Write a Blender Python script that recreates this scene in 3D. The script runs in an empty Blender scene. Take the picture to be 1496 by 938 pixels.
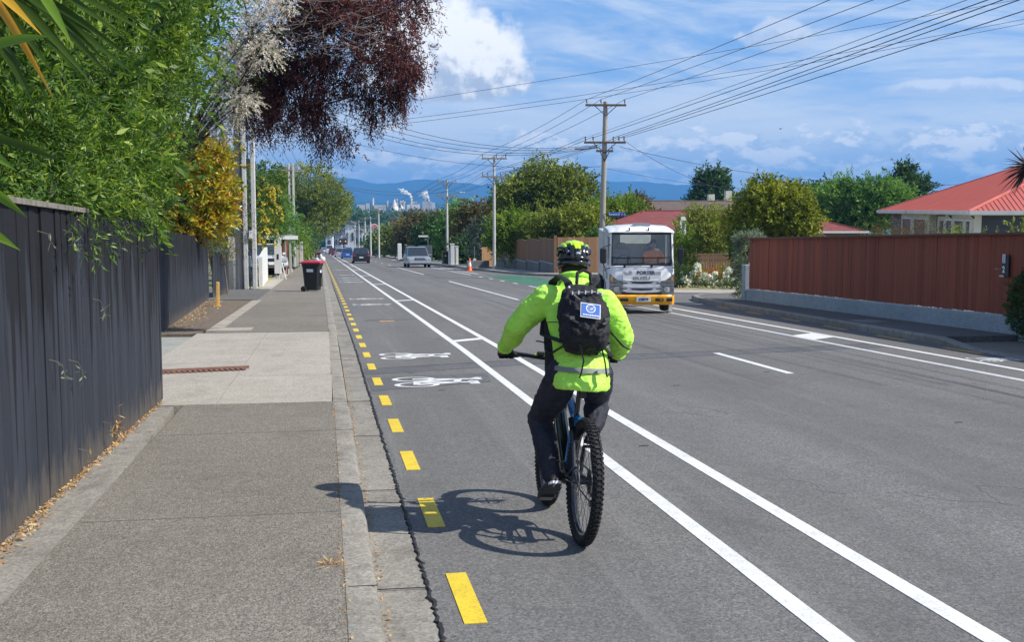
import bpy, bmesh, math, random
import numpy as np
from mathutils import Vector, Matrix
R = math.radians
PI = math.pi
# ------------------------------------------------------------------ camera, world, sun, exposure
scene = bpy.context.scene
COL = scene.collection
EYE = 1.77                      # eye height over the road
FPX = 1700.0                    # focal length in pixels of the 1496 wide photograph
PITCH = math.atan(164 / FPX)
YAW = 0.155649
SLOPE = 0.0317636               # the street falls away from the camera
cam_data = bpy.data.cameras.new("camera")
cam = bpy.data.objects.new("camera", cam_data)
COL.objects.link(cam)
cam.location = (0, 0, EYE)
cam.rotation_euler = (PI / 2 - PITCH, 0, -YAW)
cam_data.sensor_width = 36
cam_data.lens = 36 * FPX / 1496
cam_data.clip_start = 0.1
cam_data.clip_end = 30000
scene.camera = cam

SUN_DIR = Vector((0.95, -0.36, 1.0)).normalized()      # towards the sun
SUN_ELEV = math.asin(SUN_DIR.z)
SUN_AZ = math.atan2(SUN_DIR.x, SUN_DIR.y)
sl = bpy.data.lights.new("sun", 'SUN')
sl.energy = 5.0
sl.angle = R(0.55)
sl.color = (1.0, 0.945, 0.85)
sun = bpy.data.objects.new("sun", sl)
COL.objects.link(sun)
sun.rotation_euler = SUN_DIR.to_track_quat('Z', 'Y').to_euler()
scene.view_settings.view_transform = 'Standard'
scene.view_settings.look = 'None'
scene.view_settings.exposure = 0.3
scene.view_settings.gamma = 1.0
scene.cycles.max_bounces = 8
scene.cycles.transparent_max_bounces = 12
scene.cycles.volume_bounces = 0

def build_world():
    w = bpy.data.worlds.new("World")
    scene.world = w
    w.use_nodes = True
    nt = w.node_tree
    N = nt.nodes; L = nt.links
    N.clear()
    out = N.new('ShaderNodeOutputWorld'); bg = N.new('ShaderNodeBackground')
    bg.inputs['Strength'].default_value = 0.1
    L.new(bg.outputs[0], out.inputs[0])
    sky = N.new('ShaderNodeTexSky'); sky.sky_type = 'NISHITA'; sky.sun_disc = False
    sky.sun_elevation = SUN_ELEV; sky.sun_rotation = SUN_AZ
    sky.air_density = 1.0; sky.dust_density = 0.4; sky.ozone_density = 2.5
    tc = N.new('ShaderNodeTexCoord')
    sep = N.new('ShaderNodeSeparateXYZ'); L.new(tc.outputs['Generated'], sep.inputs[0])
    def M(op, a, b=None, c=None, clamp=False):
        n = N.new('ShaderNodeMath'); n.operation = op; n.use_clamp = clamp
        for i, v in enumerate((a, b, c)):
            if v is None: continue
            if isinstance(v, (int, float)): n.inputs[i].default_value = v
            else: L.new(v, n.inputs[i])
        return n.outputs[0]
    az = M('MULTIPLY', M('ARCTAN2', sep.outputs[0], sep.outputs[1]), 57.2958)
    el = M('MULTIPLY', M('ARCSINE', sep.outputs[2]), 57.2958)
    def vec(x, y, z=0.0):
        c = N.new('ShaderNodeCombineXYZ')
        for i, v in enumerate((x, y, z)):
            if isinstance(v, (int, float)): c.inputs[i].default_value = v
            else: L.new(v, c.inputs[i])
        return c.outputs[0]
    def noise(v, scale, detail=6, rough=0.55, dist=0.0, off=0.0):
        n = N.new('ShaderNodeTexNoise'); n.inputs['Scale'].default_value = scale
        n.inputs['Detail'].default_value = detail; n.inputs['Roughness'].default_value = rough
        n.inputs['Distortion'].default_value = dist
        if off:
            m = N.new('ShaderNodeVectorMath'); m.operation = 'ADD'; m.inputs[1].default_value = (off, off * .7, off * 1.3)
            L.new(v, m.inputs[0]); v = m.outputs[0]
        L.new(v, n.inputs['Vector'])
        return n.outputs['Fac']
    def smooth(v, a, b):
        n = N.new('ShaderNodeMapRange'); n.interpolation_type = 'SMOOTHSTEP'
        n.inputs['From Min'].default_value = a; n.inputs['From Max'].default_value = b
        L.new(v, n.inputs['Value'])
        return n.outputs['Result']
    def mixc(f, a, b):
        n = N.new('ShaderNodeMix'); n.data_type = 'RGBA'
        if isinstance(f, (int, float)): n.inputs[0].default_value = f
        else: L.new(f, n.inputs[0])
        for i, v in ((6, a), (7, b)):
            if isinstance(v, tuple): n.inputs[i].default_value = (*v, 1)
            else: L.new(v, n.inputs[i])
        return n.outputs[2]
    # clear sky, a little deeper blue than the model gives near the horizon
    tint = N.new('ShaderNodeMix'); tint.data_type = 'RGBA'; tint.blend_type = 'MULTIPLY'; tint.inputs[0].default_value = 1
    L.new(sky.outputs[0], tint.inputs[6]); tint.inputs[7].default_value = (0.86, 0.98, 1.22, 1)
    base0 = tint.outputs[2]
    # lift the zenith / lower the horizon so the band in view is an even mid blue
    base = mixc(M('MULTIPLY', smooth(el, 42, 12), 0.66), base0, (1.75, 3.7, 7.3))
    base = mixc(M('MULTIPLY', smooth(el, 9.0, 0.5), 0.42), base, (4.6, 6.2, 8.6))
    # high thin streaks
    st = vec(M('MULTIPLY', az, 0.05), M('MULTIPLY', M('ADD', el, M('MULTIPLY', az, 0.10)), 0.32))
    s1 = noise(st, 1.5, 9, 0.62, 0.6)
    s2 = noise(vec(M('MULTIPLY', az, 0.12), M('MULTIPLY', M('SUBTRACT', el, M('MULTIPLY', az, 0.06)), 0.9)), 1.8, 8, 0.6, 0.8, 7.3)
    fade_hi = smooth(el, 60, 14)
    thin = M('MULTIPLY', smooth(M('ADD', M('MULTIPLY', s1, 0.90), M('MULTIPLY', s2, 0.16)), 0.40, 0.68), 0.85)
    thin = M('MULTIPLY', thin, M('ADD', 0.35, M('MULTIPLY', fade_hi, 0.65)))
    col = mixc(thin, base, (6.2, 7.0, 8.2))
    # pale even sheet low in the sky
    band = M('MULTIPLY', smooth(el, 2.0, 3.4), smooth(el, 6.2, 3.9))
    bn = smooth(noise(vec(M('MULTIPLY', az, 0.07), M('MULTIPLY', el, 0.5)), 2.1, 7, 0.55, 0.4, 3.1), 0.25, 0.5)
    col = mixc(M('MULTIPLY', M('MULTIPLY', band, bn), 0.85), col, (6.6, 7.3, 8.2))
    # cumulus bank along the horizon
    pv = vec(M('MULTIPLY', az, 0.45), M('MULTIPLY', el, 0.95))
    p1 = noise(pv, 1.15, 10, 0.6, 0.2, 11.7)
    prof = M('MULTIPLY', smooth(el, -1.5, 0.5), smooth(el, 4.8, 2.2))
    dens = M('ADD', M('SUBTRACT', M('MULTIPLY', p1, 1.5), 0.30), M('MULTIPLY', prof, 0.46))
    bank = M('MULTIPLY', smooth(dens, 0.60, 0.76), smooth(prof, 0.03, 0.25))
    p2 = noise(pv, 1.15, 10, 0.6, 0.2, 12.0)
    lit = smooth(M('SUBTRACT', p1, p2), -0.07, 0.10)
    bcol = mixc(lit, (4.6, 5.7, 7.4), (9.0, 9.1, 9.2))
    col = mixc(M('MULTIPLY', bank, 0.86), col, bcol)
    # one big heap cloud and two small ones
    def heap(col, a0, e0, ra, re, amp, seed, op=1.0, grey=(4.4, 5.1, 6.3), white=(9.4, 9.5, 9.6), flat=0.55):
        dx = M('DIVIDE', M('SUBTRACT', az, a0), ra)
        dy0 = M('DIVIDE', M('SUBTRACT', el, e0), re)
        dy = M('ADD', M('MULTIPLY', M('MAXIMUM', dy0, 0), 1.0), M('MULTIPLY', M('MINIMUM', dy0, 0), 1.0 / flat))
        r = M('SQRT', M('ADD', M('MULTIPLY', dx, dx), M('MULTIPLY', dy, dy)))
        v = vec(M('SUBTRACT', az, a0), M('SUBTRACT', el, e0))
        n1 = noise(v, 0.75, 6, 0.52, 0.1, seed)
        n2 = noise(v, 0.75, 6, 0.52, 0.1, seed + 0.25)
        bill = noise(v, 1.9, 4, 0.5, 0.0, seed + 5)
        d = M('SUBTRACT', M('ADD', M('ADD', 1.0, M('MULTIPLY', M('SUBTRACT', n1, 0.5), amp)), M('MULTIPLY', M('SUBTRACT', bill, 0.5), amp * 0.4)), r)
        a = M('MULTIPLY', smooth(d, -0.03, 0.22), op)
        up = M('ADD', M('ADD', M('MULTIPLY', dy0, 1.25), M('MULTIPLY', dx, 0.12)), M('MULTIPLY', M('SUBTRACT', n1, n2), 2.8))
        up = M('ADD', up, M('MULTIPLY', M('SUBTRACT', bill, 0.5), 0.6))
        c = mixc(smooth(up, -0.30, 0.50), grey, white)
        return mixc(a, col, c)
    col = heap(col, 5.6, 6.2, 4.6, 4.2, 0.55, 31.4, flat=0.28)
    col = heap(col, 21.6, 8.0, 1.9, 0.9, 1.1, 33.0, 0.55, (5.0, 5.8, 7.2), (7.2, 7.6, 8.4), 0.8)
    col = heap(col, 29.4, 5.4, 3.6, 0.55, 0.5, 45.0, 0.7, (4.6, 5.7, 7.6), (7.2, 7.7, 8.6), 0.8)
    col = heap(col, 6.0, 11.2, 3.0, 1.2, 0.9, 61.0, 0.9, (3.9, 4.9, 6.8), (6.8, 7.3, 8.2), 0.9)
    col = heap(col, -14, 17, 12, 5.5, 0.9, 71.0)
    col = heap(col, 62, 20, 13, 6, 0.9, 81.0)
    col = heap(col, 150, 16, 15, 6, 0.9, 91.0)
    col = heap(col, -100, 18, 15, 6, 0.9, 95.0)
    L.new(col, bg.inputs['Color'])
build_world()

# ------------------------------------------------------------------ small helpers
def gz(x, y):
    """ground height: a plane falling with the street, levelling out in the valley"""
    y0 = 820.0
    if y <= y0: return -SLOPE * y
    z0 = -SLOPE * y0
    k = 700.0
    return z0 - SLOPE * k * (1 - math.exp(-(y - y0) / k)) * 0.25

cP, sP, cY, sY = math.cos(PITCH), math.sin(PITCH), math.cos(YAW), math.sin(YAW)
FWD = Vector((sY * cP, cY * cP, -sP)); RGT = Vector((cY, -sY, 0)); UPV = RGT.cross(FWD)
def at(u, v, t):
    """survey point: the place seen in direction (u, v) at forward distance t metres"""
    d = FWD + RGT * ((u - 748) / FPX) - UPV * ((v - 469) / FPX)
    return Vector((0, 0, EYE)) + d * t
def gx(u, t):
    """ground point seen along column u at forward distance t"""
    p = at(u, 305, t)
    return p.x, p.y, gz(p.x, p.y)

def link(o, parent=None):
    COL.objects.link(o)
    if parent: o.parent = parent
    return o
def tag(o, label=None, cat=None, group=None, kind=None):
    if label: o['label'] = label
    if cat: o['category'] = cat
    if group: o['group'] = group
    if kind: o['kind'] = kind
    return o
def thing(name, label, cat, loc=(0, 0, 0), rot=(0, 0, 0), group=None):
    o = bpy.data.objects.new(name, None)
    o.empty_display_size = 0.2
    link(o); o.location = loc
    o.rotation_euler = rot if isinstance(rot, (tuple, list)) else (0, 0, rot)
    return tag(o, label, cat, group)
def copy_tree(o, parent=None):
    c = o.copy(); COL.objects.link(c)
    if parent: c.parent = parent
    for ch in list(o.children): copy_tree(ch, c)
    return c

class MB:
    def __init__(s): s.v = []; s.f = []; s.m = []; s.mi = 0
    def add(s, vs, fs):
        b = len(s.v); s.v += [tuple(p) for p in vs]
        for f in fs: s.f.append([i + b for i in f]); s.m.append(s.mi)
        return s
    def box(s, c, d, rot=None, ch=0.0):
        hx, hy, hz = d[0] / 2, d[1] / 2, d[2] / 2
        if ch <= 0:
            vs = [Vector((x, y, z)) for x in (-hx, hx) for y in (-hy, hy) for z in (-hz, hz)]
            fs = [(0, 1, 3, 2), (4, 6, 7, 5), (0, 4, 5, 1), (2, 3, 7, 6), (0, 2, 6, 4), (1, 5, 7, 3)]
        else:
            vs = []; ch = min(ch, hx * .9, hy * .9, hz * .9)
            for z, k in ((-hz, ch), (-hz + ch, 0), (hz - ch, 0), (hz, ch)):
                a, b = hx - k, hy - k; q = ch if k == 0 else ch * .4
                vs += [Vector(p) for p in ((-a + q, -b, z), (a - q, -b, z), (a, -b + q, z), (a, b - q, z), (a - q, b, z), (-a + q, b, z), (-a, b - q, z), (-a, -b + q, z))]
            fs = [tuple(range(7, -1, -1)), tuple(range(24, 32))]
            for r in range(3):
                for i in range(8): fs.append((r * 8 + i, r * 8 + (i + 1) % 8, r * 8 + 8 + (i + 1) % 8, r * 8 + 8 + i))
        m = (rot if rot is not None else Matrix.Identity(3))
        c = Vector(c)
        return s.add([m @ p + c for p in vs], fs)
    def tube(s, pts, r, n=8, cap=True, flat=1.0, up=None):
        pts = [Vector(p) for p in pts]; rr = r if isinstance(r, (list, tuple)) else [r] * len(pts)
        vs = []; fs = []; last = None
        for i, p in enumerate(pts):
            t = (pts[min(i + 1, len(pts) - 1)] - pts[max(i - 1, 0)])
            t = t.normalized() if t.length > 1e-9 else Vector((0, 0, 1))
            a = Vector(up) if up is not None else (last if last is not None else (Vector((0, 0, 1)) if abs(t.z) < .9 else Vector((1, 0, 0))))
            a = (a - t * a.dot(t))
            a = a.normalized() if a.length > 1e-6 else t.orthogonal().normalized()
            last = a; b = t.cross(a)
            for k in range(n):
                an = 2 * PI * k / n
                vs.append(p + a * (math.cos(an) * rr[i] * flat) + b * (math.sin(an) * rr[i]))
        for i in range(len(pts) - 1):
            for k in range(n):
                fs.append((i * n + k, i * n + (k + 1) % n, (i + 1) * n + (k + 1) % n, (i + 1) * n + k))
        if cap: fs += [tuple(range(n - 1, -1, -1)), tuple(range((len(pts) - 1) * n, len(pts) * n))]
        return s.add(vs, fs)
    def lathe(s, prof, n=16, axis='Z', c=(0, 0, 0)):
        c = Vector(c); vs = []; fs = []
        for r, h in prof:
            for k in range(n):
                a = 2 * PI * k / n; x, y = r * math.cos(a), r * math.sin(a)
                p = {'Z': (x, y, h), 'X': (h, x, y), 'Y': (x, h, y)}[axis]
                vs.append(Vector(p) + c)
        m = len(prof)
        for i in range(m - 1):
            for k in range(n): fs.append((i * n + k, i * n + (k + 1) % n, (i + 1) * n + (k + 1) % n, (i + 1) * n + k))
        return s.add(vs, fs)
    def loft(s, rings, cap=True):
        n = len(rings[0]); vs = [p for r in rings for p in r]; fs = []
        for i in range(len(rings) - 1):
            for k in range(n): fs.append((i * n + k, i * n + (k + 1) % n, (i + 1) * n + (k + 1) % n, (i + 1) * n + k))
        if cap: fs += [tuple(range(n - 1, -1, -1)), tuple(range((len(rings) - 1) * n, len(rings) * n))]
        return s.add(vs, fs)
    def ell(s, c, r, nu=14, nv=9, rot=None):
        c = Vector(c); vs = []; fs = []
        r = r if isinstance(r, (tuple, list)) else (r, r, r)
        m = rot if rot is not None else Matrix.Identity(3)
        for j in range(nv + 1):
            th = PI * j / nv
            for k in range(nu):
                a = 2 * PI * k / nu
                vs.append(m @ Vector((r[0] * math.sin(th) * math.cos(a), r[1] * math.sin(th) * math.sin(a), r[2] * math.cos(th))) + c)
        for j in range(nv):
            for k in range(nu): fs.append((j * nu + k, (j + 1) * nu + k, (j + 1) * nu + (k + 1) % nu, j * nu + (k + 1) % nu))
        return s.add(vs, fs)
    def prism(s, poly, a, b, axis='X'):
        """polygon in the other two axes pushed from a to b along axis"""
        n = len(poly)
        def P(q, h): return {'X': (h, q[0], q[1]), 'Y': (q[0], h, q[1]), 'Z': (q[0], q[1], h)}[axis]
        vs = [P(q, a) for q in poly] + [P(q, b) for q in poly]
        fs = [tuple(range(n)), tuple(range(2 * n - 1, n - 1, -1))]
        for k in range(n): fs.append((k, k + n, (k + 1) % n + n, (k + 1) % n))
        return s.add(vs, fs)
    def quad(s, *p): return s.add(p, [tuple(range(len(p)))])
    def sheet(s, poly, top, thick):
        """flat slab with outline poly (x, y), upper face at top above the ground"""
        n = len(poly)
        vs = [(x, y, gz(x, y) + top) for x, y in poly] + [(x, y, gz(x, y) + top - thick) for x, y in poly]
        fs = [tuple(range(n)), tuple(range(2 * n - 1, n - 1, -1))]
        for k in range(n): fs.append((k, k + n, (k + 1) % n + n, (k + 1) % n))
        return s.add(vs, fs)
    def mesh(s, name, mats, smooth=False, fix=True):
        me = bpy.data.meshes.new(name)
        me.from_pydata(s.v, [], s.f)
        mats = mats if isinstance(mats, (list, tuple)) else [mats]
        for m in mats: me.materials.append(m)
        if len(mats) > 1: me.polygons.foreach_set('material_index', s.m)
        if fix:
            bm = bmesh.new(); bm.from_mesh(me)
            bmesh.ops.remove_doubles(bm, verts=bm.verts, dist=1e-5)
            bmesh.ops.recalc_face_normals(bm, faces=bm.faces)
            bm.to_mesh(me); bm.free()
        if smooth:
            me.polygons.foreach_set('use_smooth', [True] * len(me.polygons))
            if smooth != 'all':
                try: me.set_sharp_from_angle(angle=R(40))
                except Exception: pass
        me.update()
        return me
    def build(s, name, mats, parent=None, smooth=False, fix=True, loc=None, rot=None):
        o = bpy.data.objects.new(name, s.mesh(name, mats, smooth, fix))
        link(o, parent)
        if loc is not None: o.location = loc
        if rot is not None: o.rotation_euler = rot
        return o
def inst(name, me, parent=None, loc=(0, 0, 0), rot=(0, 0, 0), sc=None):
    o = bpy.data.objects.new(name, me); link(o, parent); o.location = loc; o.rotation_euler = rot
    if sc: o.scale = sc
    return o

# ------------------------------------------------------------------ materials
class NT:
    def __init__(s, name):
        s.m = bpy.data.materials.new(name); s.m.use_nodes = True
        s.N = s.m.node_tree.nodes; s.L = s.m.node_tree.links
        s.b = s.N['Principled BSDF']; s.out = s.N['Material Output']
    def put(s, v, sock):
        if isinstance(v, (int, float)): sock.default_value = v
        elif isinstance(v, tuple): sock.default_value = (*v, 1) if (len(v) == 3 and sock.type == 'RGBA') else v
        else: s.L.new(v, sock)
    def coords(s, scale=(1, 1, 1), kind='Object', rot=(0, 0, 0)):
        if kind == 'World':
            g = s.N.new('ShaderNodeNewGeometry'); src = g.outputs['Position']
        else:
            t = s.N.new('ShaderNodeTexCoord'); src = t.outputs[kind]
        mp = s.N.new('ShaderNodeMapping'); mp.inputs['Scale'].default_value = scale; mp.inputs['Rotation'].default_value = rot
        s.L.new(src, mp.inputs[0]); return mp.outputs[0]
    def noise(s, v, scale, detail=5, rough=.6, dist=0.):
        n = s.N.new('ShaderNodeTexNoise'); n.inputs['Scale'].default_value = scale; n.inputs['Detail'].default_value = detail
        n.inputs['Roughness'].default_value = rough; n.inputs['Distortion'].default_value = dist
        s.L.new(v, n.inputs['Vector']); return n.outputs['Fac']
    def voro(s, v, scale, feat='F1', out='Distance', rnd=1.0):
        n = s.N.new('ShaderNodeTexVoronoi'); n.feature = feat; n.inputs['Scale'].default_value = scale; n.inputs['Randomness'].default_value = rnd
        s.L.new(v, n.inputs['Vector']); return n.outputs[out]
    def ramp(s, f, stops, interp='LINEAR'):
        n = s.N.new('ShaderNodeValToRGB'); n.color_ramp.interpolation = interp
        e = n.color_ramp.elements
        while len(e) < len(stops): e.new(0.5)
        for i, (p, c) in enumerate(stops):
            e[i].position = p; e[i].color = (*c, 1) if isinstance(c, tuple) else (c, c, c, 1)
        s.L.new(f, n.inputs[0]); return n.outputs[0]
    def mix(s, f, a, b, mode='MIX'):
        n = s.N.new('ShaderNodeMix'); n.data_type = 'RGBA'; n.blend_type = mode
        s.put(f, n.inputs[0]); s.put(a, n.inputs[6]); s.put(b, n.inputs[7]); return n.outputs[2]
    def math(s, op, a, b=0.0, clamp=False):
        n = s.N.new('ShaderNodeMath'); n.operation = op; n.use_clamp = clamp
        s.put(a, n.inputs[0]); s.put(b, n.inputs[1]); return n.outputs[0]
    def bump(s, h, strength=.3, dist=.01):
        n = s.N.new('ShaderNodeBump'); n.inputs['Strength'].default_value = strength; n.inputs['Distance'].default_value = dist
        s.L.new(h, n.inputs['Height']); s.L.new(n.outputs[0], s.b.inputs['Normal'])
    def objrand(s):
        return s.N.new('ShaderNodeObjectInfo').outputs['Random']
    def island(s):
        return s.N.new('ShaderNodeNewGeometry').outputs['Random Per Island']

def simple(name, col, rough=.6, metal=0., var=.12, scale=6., bump=0., spec=.5, coat=0., kind='Object', dirt=None):
    t = NT(name)
    v = t.coords(kind=kind)
    n = t.noise(v, scale, 6, .62)
    lo = tuple(c * (1 - var) for c in col); hi = tuple(min(1, c * (1 + var)) for c in col)
    c = t.ramp(n, [(.3, lo), (.7, hi)])
    if dirt:
        n2 = t.noise(v, scale * .35, 7, .7)
        c = t.mix(t.ramp(n2, [(.48, 0.), (.72, dirt[1])]), c, dirt[0])
    t.L.new(c, t.b.inputs['Base Color'])
    t.b.inputs['Roughness'].default_value = rough; t.b.inputs['Metallic'].default_value = metal
    t.b.inputs['Specular IOR Level'].default_value = spec; t.b.inputs['Coat Weight'].default_value = coat
    if bump: t.bump(t.noise(v, scale * 6, 4, .6), bump, .01)
    return t.m

def asphalt(name, c0, c1, grain=55., kind='World', spec=(.42, .40, .37), amt=.5, big=.35, tracks=False, bmp=.5):
    t = NT(name); v = t.coords(kind=kind)
    big1 = t.noise(v, .35, 6, .6); mid = t.noise(v, 3.2, 5, .65)
    c = t.ramp(big1, [(.3, c0), (.7, c1)])
    c = t.mix(t.math('MULTIPLY', t.ramp(mid, [(.35, 0.), (.75, 1.)]), big), c, tuple(a * 1.25 for a in c1))
    g1 = t.noise(v, grain, 3, .75); g2 = t.voro(v, grain * 1.35)
    c = t.mix(t.ramp(g1, [(.30, .85), (.48, 0.)]), c, tuple(a * .38 for a in c0))
    c = t.mix(t.math('MULTIPLY', t.ramp(g2, [(.08, 1.), (.26, 0.)]), amt), c, spec)
    cell = t.voro(v, grain * 1.1, out='Color')
    c = t.mix(1.0, c, t.ramp(cell, [(.15, .74), (.55, 1.0), (.92, 1.34)]), 'MULTIPLY')
    blot = t.noise(t.coords((1, .5, 1), kind=kind), 1.3, 8, .7)
    c = t.mix(t.ramp(blot, [(.56, 0.), (.72, .42)]), c, tuple(a * .62 for a in c0))
    if tracks:
        vx = t.coords((1, .012, 1), kind='World', rot=(0, 0, -.0085))
        tr = t.noise(vx, 1.1, 4, .6)
        c = t.mix(t.ramp(tr, [(.40, .0), (.66, .38)]), c, tuple(a * .66 for a in c0))
        tr2 = t.noise(t.coords((2.2, .05, 1), kind='World', rot=(0, 0, .02)), 1.6, 6, .7)
        c = t.mix(t.ramp(tr2, [(.56, .0), (.70, .35)]), c, tuple(a * 1.35 for a in c1))
    t.L.new(c, t.b.inputs['Base Color'])
    t.b.inputs['Roughness'].default_value = .88; t.b.inputs['Specular IOR Level'].default_value = .25
    t.bump(t.math('ADD', g1, t.math('MULTIPLY', g2, -.8)), bmp, .006)
    return t.m

def concrete(name, c0, c1, kind='World', rough=.85, stain=(.16, .14, .12), st=.5, grain=40.):
    t = NT(name); v = t.coords(kind=kind)
    c = t.ramp(t.noise(v, 1.1, 7, .65), [(.28, c0), (.72, c1)])
    c = t.mix(t.math('MULTIPLY', t.ramp(t.noise(v, 5.5, 8, .75), [(.50, 0.), (.72, 1.)]), st), c, stain)
    c = t.mix(t.math('MULTIPLY', t.ramp(t.noise(v, grain, 3, .7), [(.34, 1.), (.5, 0.)]), .35), c, tuple(a * .5 for a in c0))
    cell = t.voro(v, grain * 1.6, out='Color')
    c = t.mix(1.0, c, t.ramp(cell, [(.15, .78), (.55, 1.0), (.92, 1.22)]), 'MULTIPLY')
    sm = t.noise(t.coords((1, .35, 1), kind=kind), 2.3, 8, .72)
    c = t.mix(t.ramp(sm, [(.54, 0.), (.68, st * .8)]), c, tuple(a * .8 for a in stain))
    t.L.new(c, t.b.inputs['Base Color']); t.b.inputs['Roughness'].default_value = rough
    t.b.inputs['Specular IOR Level'].default_value = .25
    t.bump(t.noise(v, grain, 4, .7), .5, .008)
    return t.m

def paint_line(name, col, wear=.35):
    t = NT(name); v = t.coords(kind='World')
    n = t.noise(v, 60, 3, .8); n2 = t.noise(v, 6, 6, .7)
    f = t.math('MULTIPLY', t.ramp(t.math('ADD', n, t.math('MULTIPLY', n2, .6)), [(.68, 1.), (.88, 0.)]), wear)
    c = t.mix(f, col, tuple(a * .35 for a in col))
    t.L.new(c, t.b.inputs['Base Color']); t.b.inputs['Roughness'].default_value = .6
    t.bump(n, .3, .003)
    return t.m

def wood_paint(name, c0, c1, streak, wear, base=None, fibre=60.):
    """upright boards: long grain, run marks, bare feet of the boards"""
    t = NT(name); v = t.coords((1, 1, .06), kind='World'); vw = t.coords(kind='World'); vo = t.coords(kind='Object')
    n = t.noise(v, fibre, 5, .65); big = t.noise(v, 6, 5, .6)
    c = t.ramp(t.math('ADD', t.math('MULTIPLY', n, .5), t.math('MULTIPLY', big, .5)), [(.36, c0), (.66, c1)])
    rnd = t.objrand()
    c = t.mix(t.math('MULTIPLY', rnd, .45), c, tuple(min(1, a * 1.5) for a in c1))
    if wear:
        w = t.noise(t.coords((1, 1, .10), kind='World'), 24, 6, .75)
        c = t.mix(t.math('MULTIPLY', t.ramp(w, [(.62, 0.), (.72, 1.)]), wear[1]), c, wear[0])
    if streak:
        s1 = t.noise(t.coords((1, 1, .07), kind='World'), 5.2, 5, .62)
        sx = t.N.new('ShaderNodeSeparateXYZ'); t.L.new(vo, sx.inputs[0])
        hz = t.math('ADD', t.math('MULTIPLY', sx.outputs[2], .23), s1)
        c = t.mix(t.ramp(hz, [(.74, 0.), (.80, .9)]), c, streak)
    if base:
        sx = t.N.new('ShaderNodeSeparateXYZ'); t.L.new(vo, sx.inputs[0])
        nb = t.noise(t.coords((1, 1, .3), kind='World'), 9, 6, .7)
        h = t.math('ADD', t.math('MULTIPLY', sx.outputs[2], 1.9), t.math('MULTIPLY', t.math('SUBTRACT', nb, .5), 1.7))
        c = t.mix(t.ramp(h, [(.10, .8), (.50, 0.)]), c, base)
    t.L.new(c, t.b.inputs['Base Color']); t.b.inputs['Roughness'].default_value = .75; t.b.inputs['Specular IOR Level'].default_value = .3
    t.bump(n, .6, .004)
    return t.m

def leaf(name, stops, trans=.35, rough=.55, spec=.3, scale=.9, tcol=None):
    """stops: colours from dark to light, picked per leaf and per bough"""
    t = NT(name); isl = t.island(); v = t.coords(kind='World')
    n = t.noise(v, scale, 4, .6)
    f = t.math('ADD', t.math('MULTIPLY', isl, .55), t.math('MULTIPLY', t.ramp(n, [(.3, 0.), (.7, 1.)]), .45))
    k = len(stops)
    c = t.ramp(f, [(.12 + .76 * i / (k - 1), s) for i, s in enumerate(stops)])
    t.L.new(c, t.b.inputs['Base Color'])
    t.b.inputs['Roughness'].default_value = rough; t.b.inputs['Specular IOR Level'].default_value = spec
    tr = t.N.new('ShaderNodeBsdfTranslucent')
    t.L.new(t.mix(1.0, c, tcol or (1.15, 1.25, .6), 'MULTIPLY'), tr.inputs[0])
    ms = t.N.new('ShaderNodeMixShader'); ms.inputs[0].default_value = trans
    t.L.new(t.b.outputs[0], ms.inputs[1]); t.L.new(tr.outputs[0], ms.inputs[2]); t.L.new(ms.outputs[0], t.out.inputs[0])
    return t.m

def glass(name, tint=(.55, .62, .62), refl=1.0, dark=.0):
    t = NT(name); t.N.remove(t.b)
    tr = t.N.new('ShaderNodeBsdfTransparent'); tr.inputs[0].default_value = (*tint, 1)
    gl = t.N.new('ShaderNodeBsdfGlossy'); gl.inputs['Roughness'].default_value = .03; gl.inputs[0].default_value = (refl, refl, refl, 1)
    fr = t.N.new('ShaderNodeFresnel'); fr.inputs[0].default_value = 1.55
    ms = t.N.new('ShaderNodeMixShader'); t.L.new(fr.outputs[0], ms.inputs[0]); t.L.new(tr.outputs[0], ms.inputs[1]); t.L.new(gl.outputs[0], ms.inputs[2])
    t.L.new(ms.outputs[0], t.out.inputs[0])
    return t.m

M = {}
M['road'] = asphalt('road_asphalt', (.142, .139, .134), (.176, .172, .165), 60., spec=(.40, .40, .38), amt=.45, tracks=True, bmp=.35)
M['road_patch'] = asphalt('road_patch', (.105, .106, .110), (.130, .132, .136), 55., spec=(.25, .25, .25), amt=.35)
M['path'] = asphalt('footpath_asphalt', (.172, .155, .128), (.226, .205, .172), 62., spec=(.55, .51, .44), amt=.6, big=.4, bmp=.9)
M['path_dark'] = asphalt('driveway_asphalt', (.115, .11, .105), (.15, .145, .135), 45., spec=(.3, .3, .28), amt=.4)
M['concrete'] = concrete('driveway_concrete', (.35, .318, .268), (.44, .405, .345), st=.45, stain=(.27, .24, .2))
M['concrete_old'] = concrete('old_concrete', (.27, .27, .24), (.37, .38, .34), st=.55)
M['kerb'] = concrete('kerb_concrete', (.22, .205, .175), (.33, .31, .27), st=.75, stain=(.12, .105, .09), grain=45.)
M['kerb_edge'] = concrete('kerb_lip', (.34, .325, .30), (.46, .44, .40), st=.5)
M['tar'] = simple('tar_seam', (.012, .012, .013), .7, scale=20, bump=.6, kind='World')
M['white_line'] = paint_line('white_road_paint', (.78, .78, .76), .45)
M['worn_line'] = paint_line('worn_white_paint', (.66, .67, .67), .75)
M['yellow_line'] = paint_line('yellow_road_paint', (.78, .57, .03), .4)
M['amber_line'] = paint_line('amber_road_paint', (.62, .36, .06), .5)
M['green_surface'] = paint_line('green_lane_surface', (.055, .19, .10), .85)
M['soil'] = simple('bare_soil', (.15, .12, .09), .95, scale=9, var=.4, bump=1., kind='World')
M['ground'] = simple('ground_cover', (.13, .14, .06), .95, scale=.5, var=.5, bump=.5, kind='World', dirt=((.20, .17, .09), .7))
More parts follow.
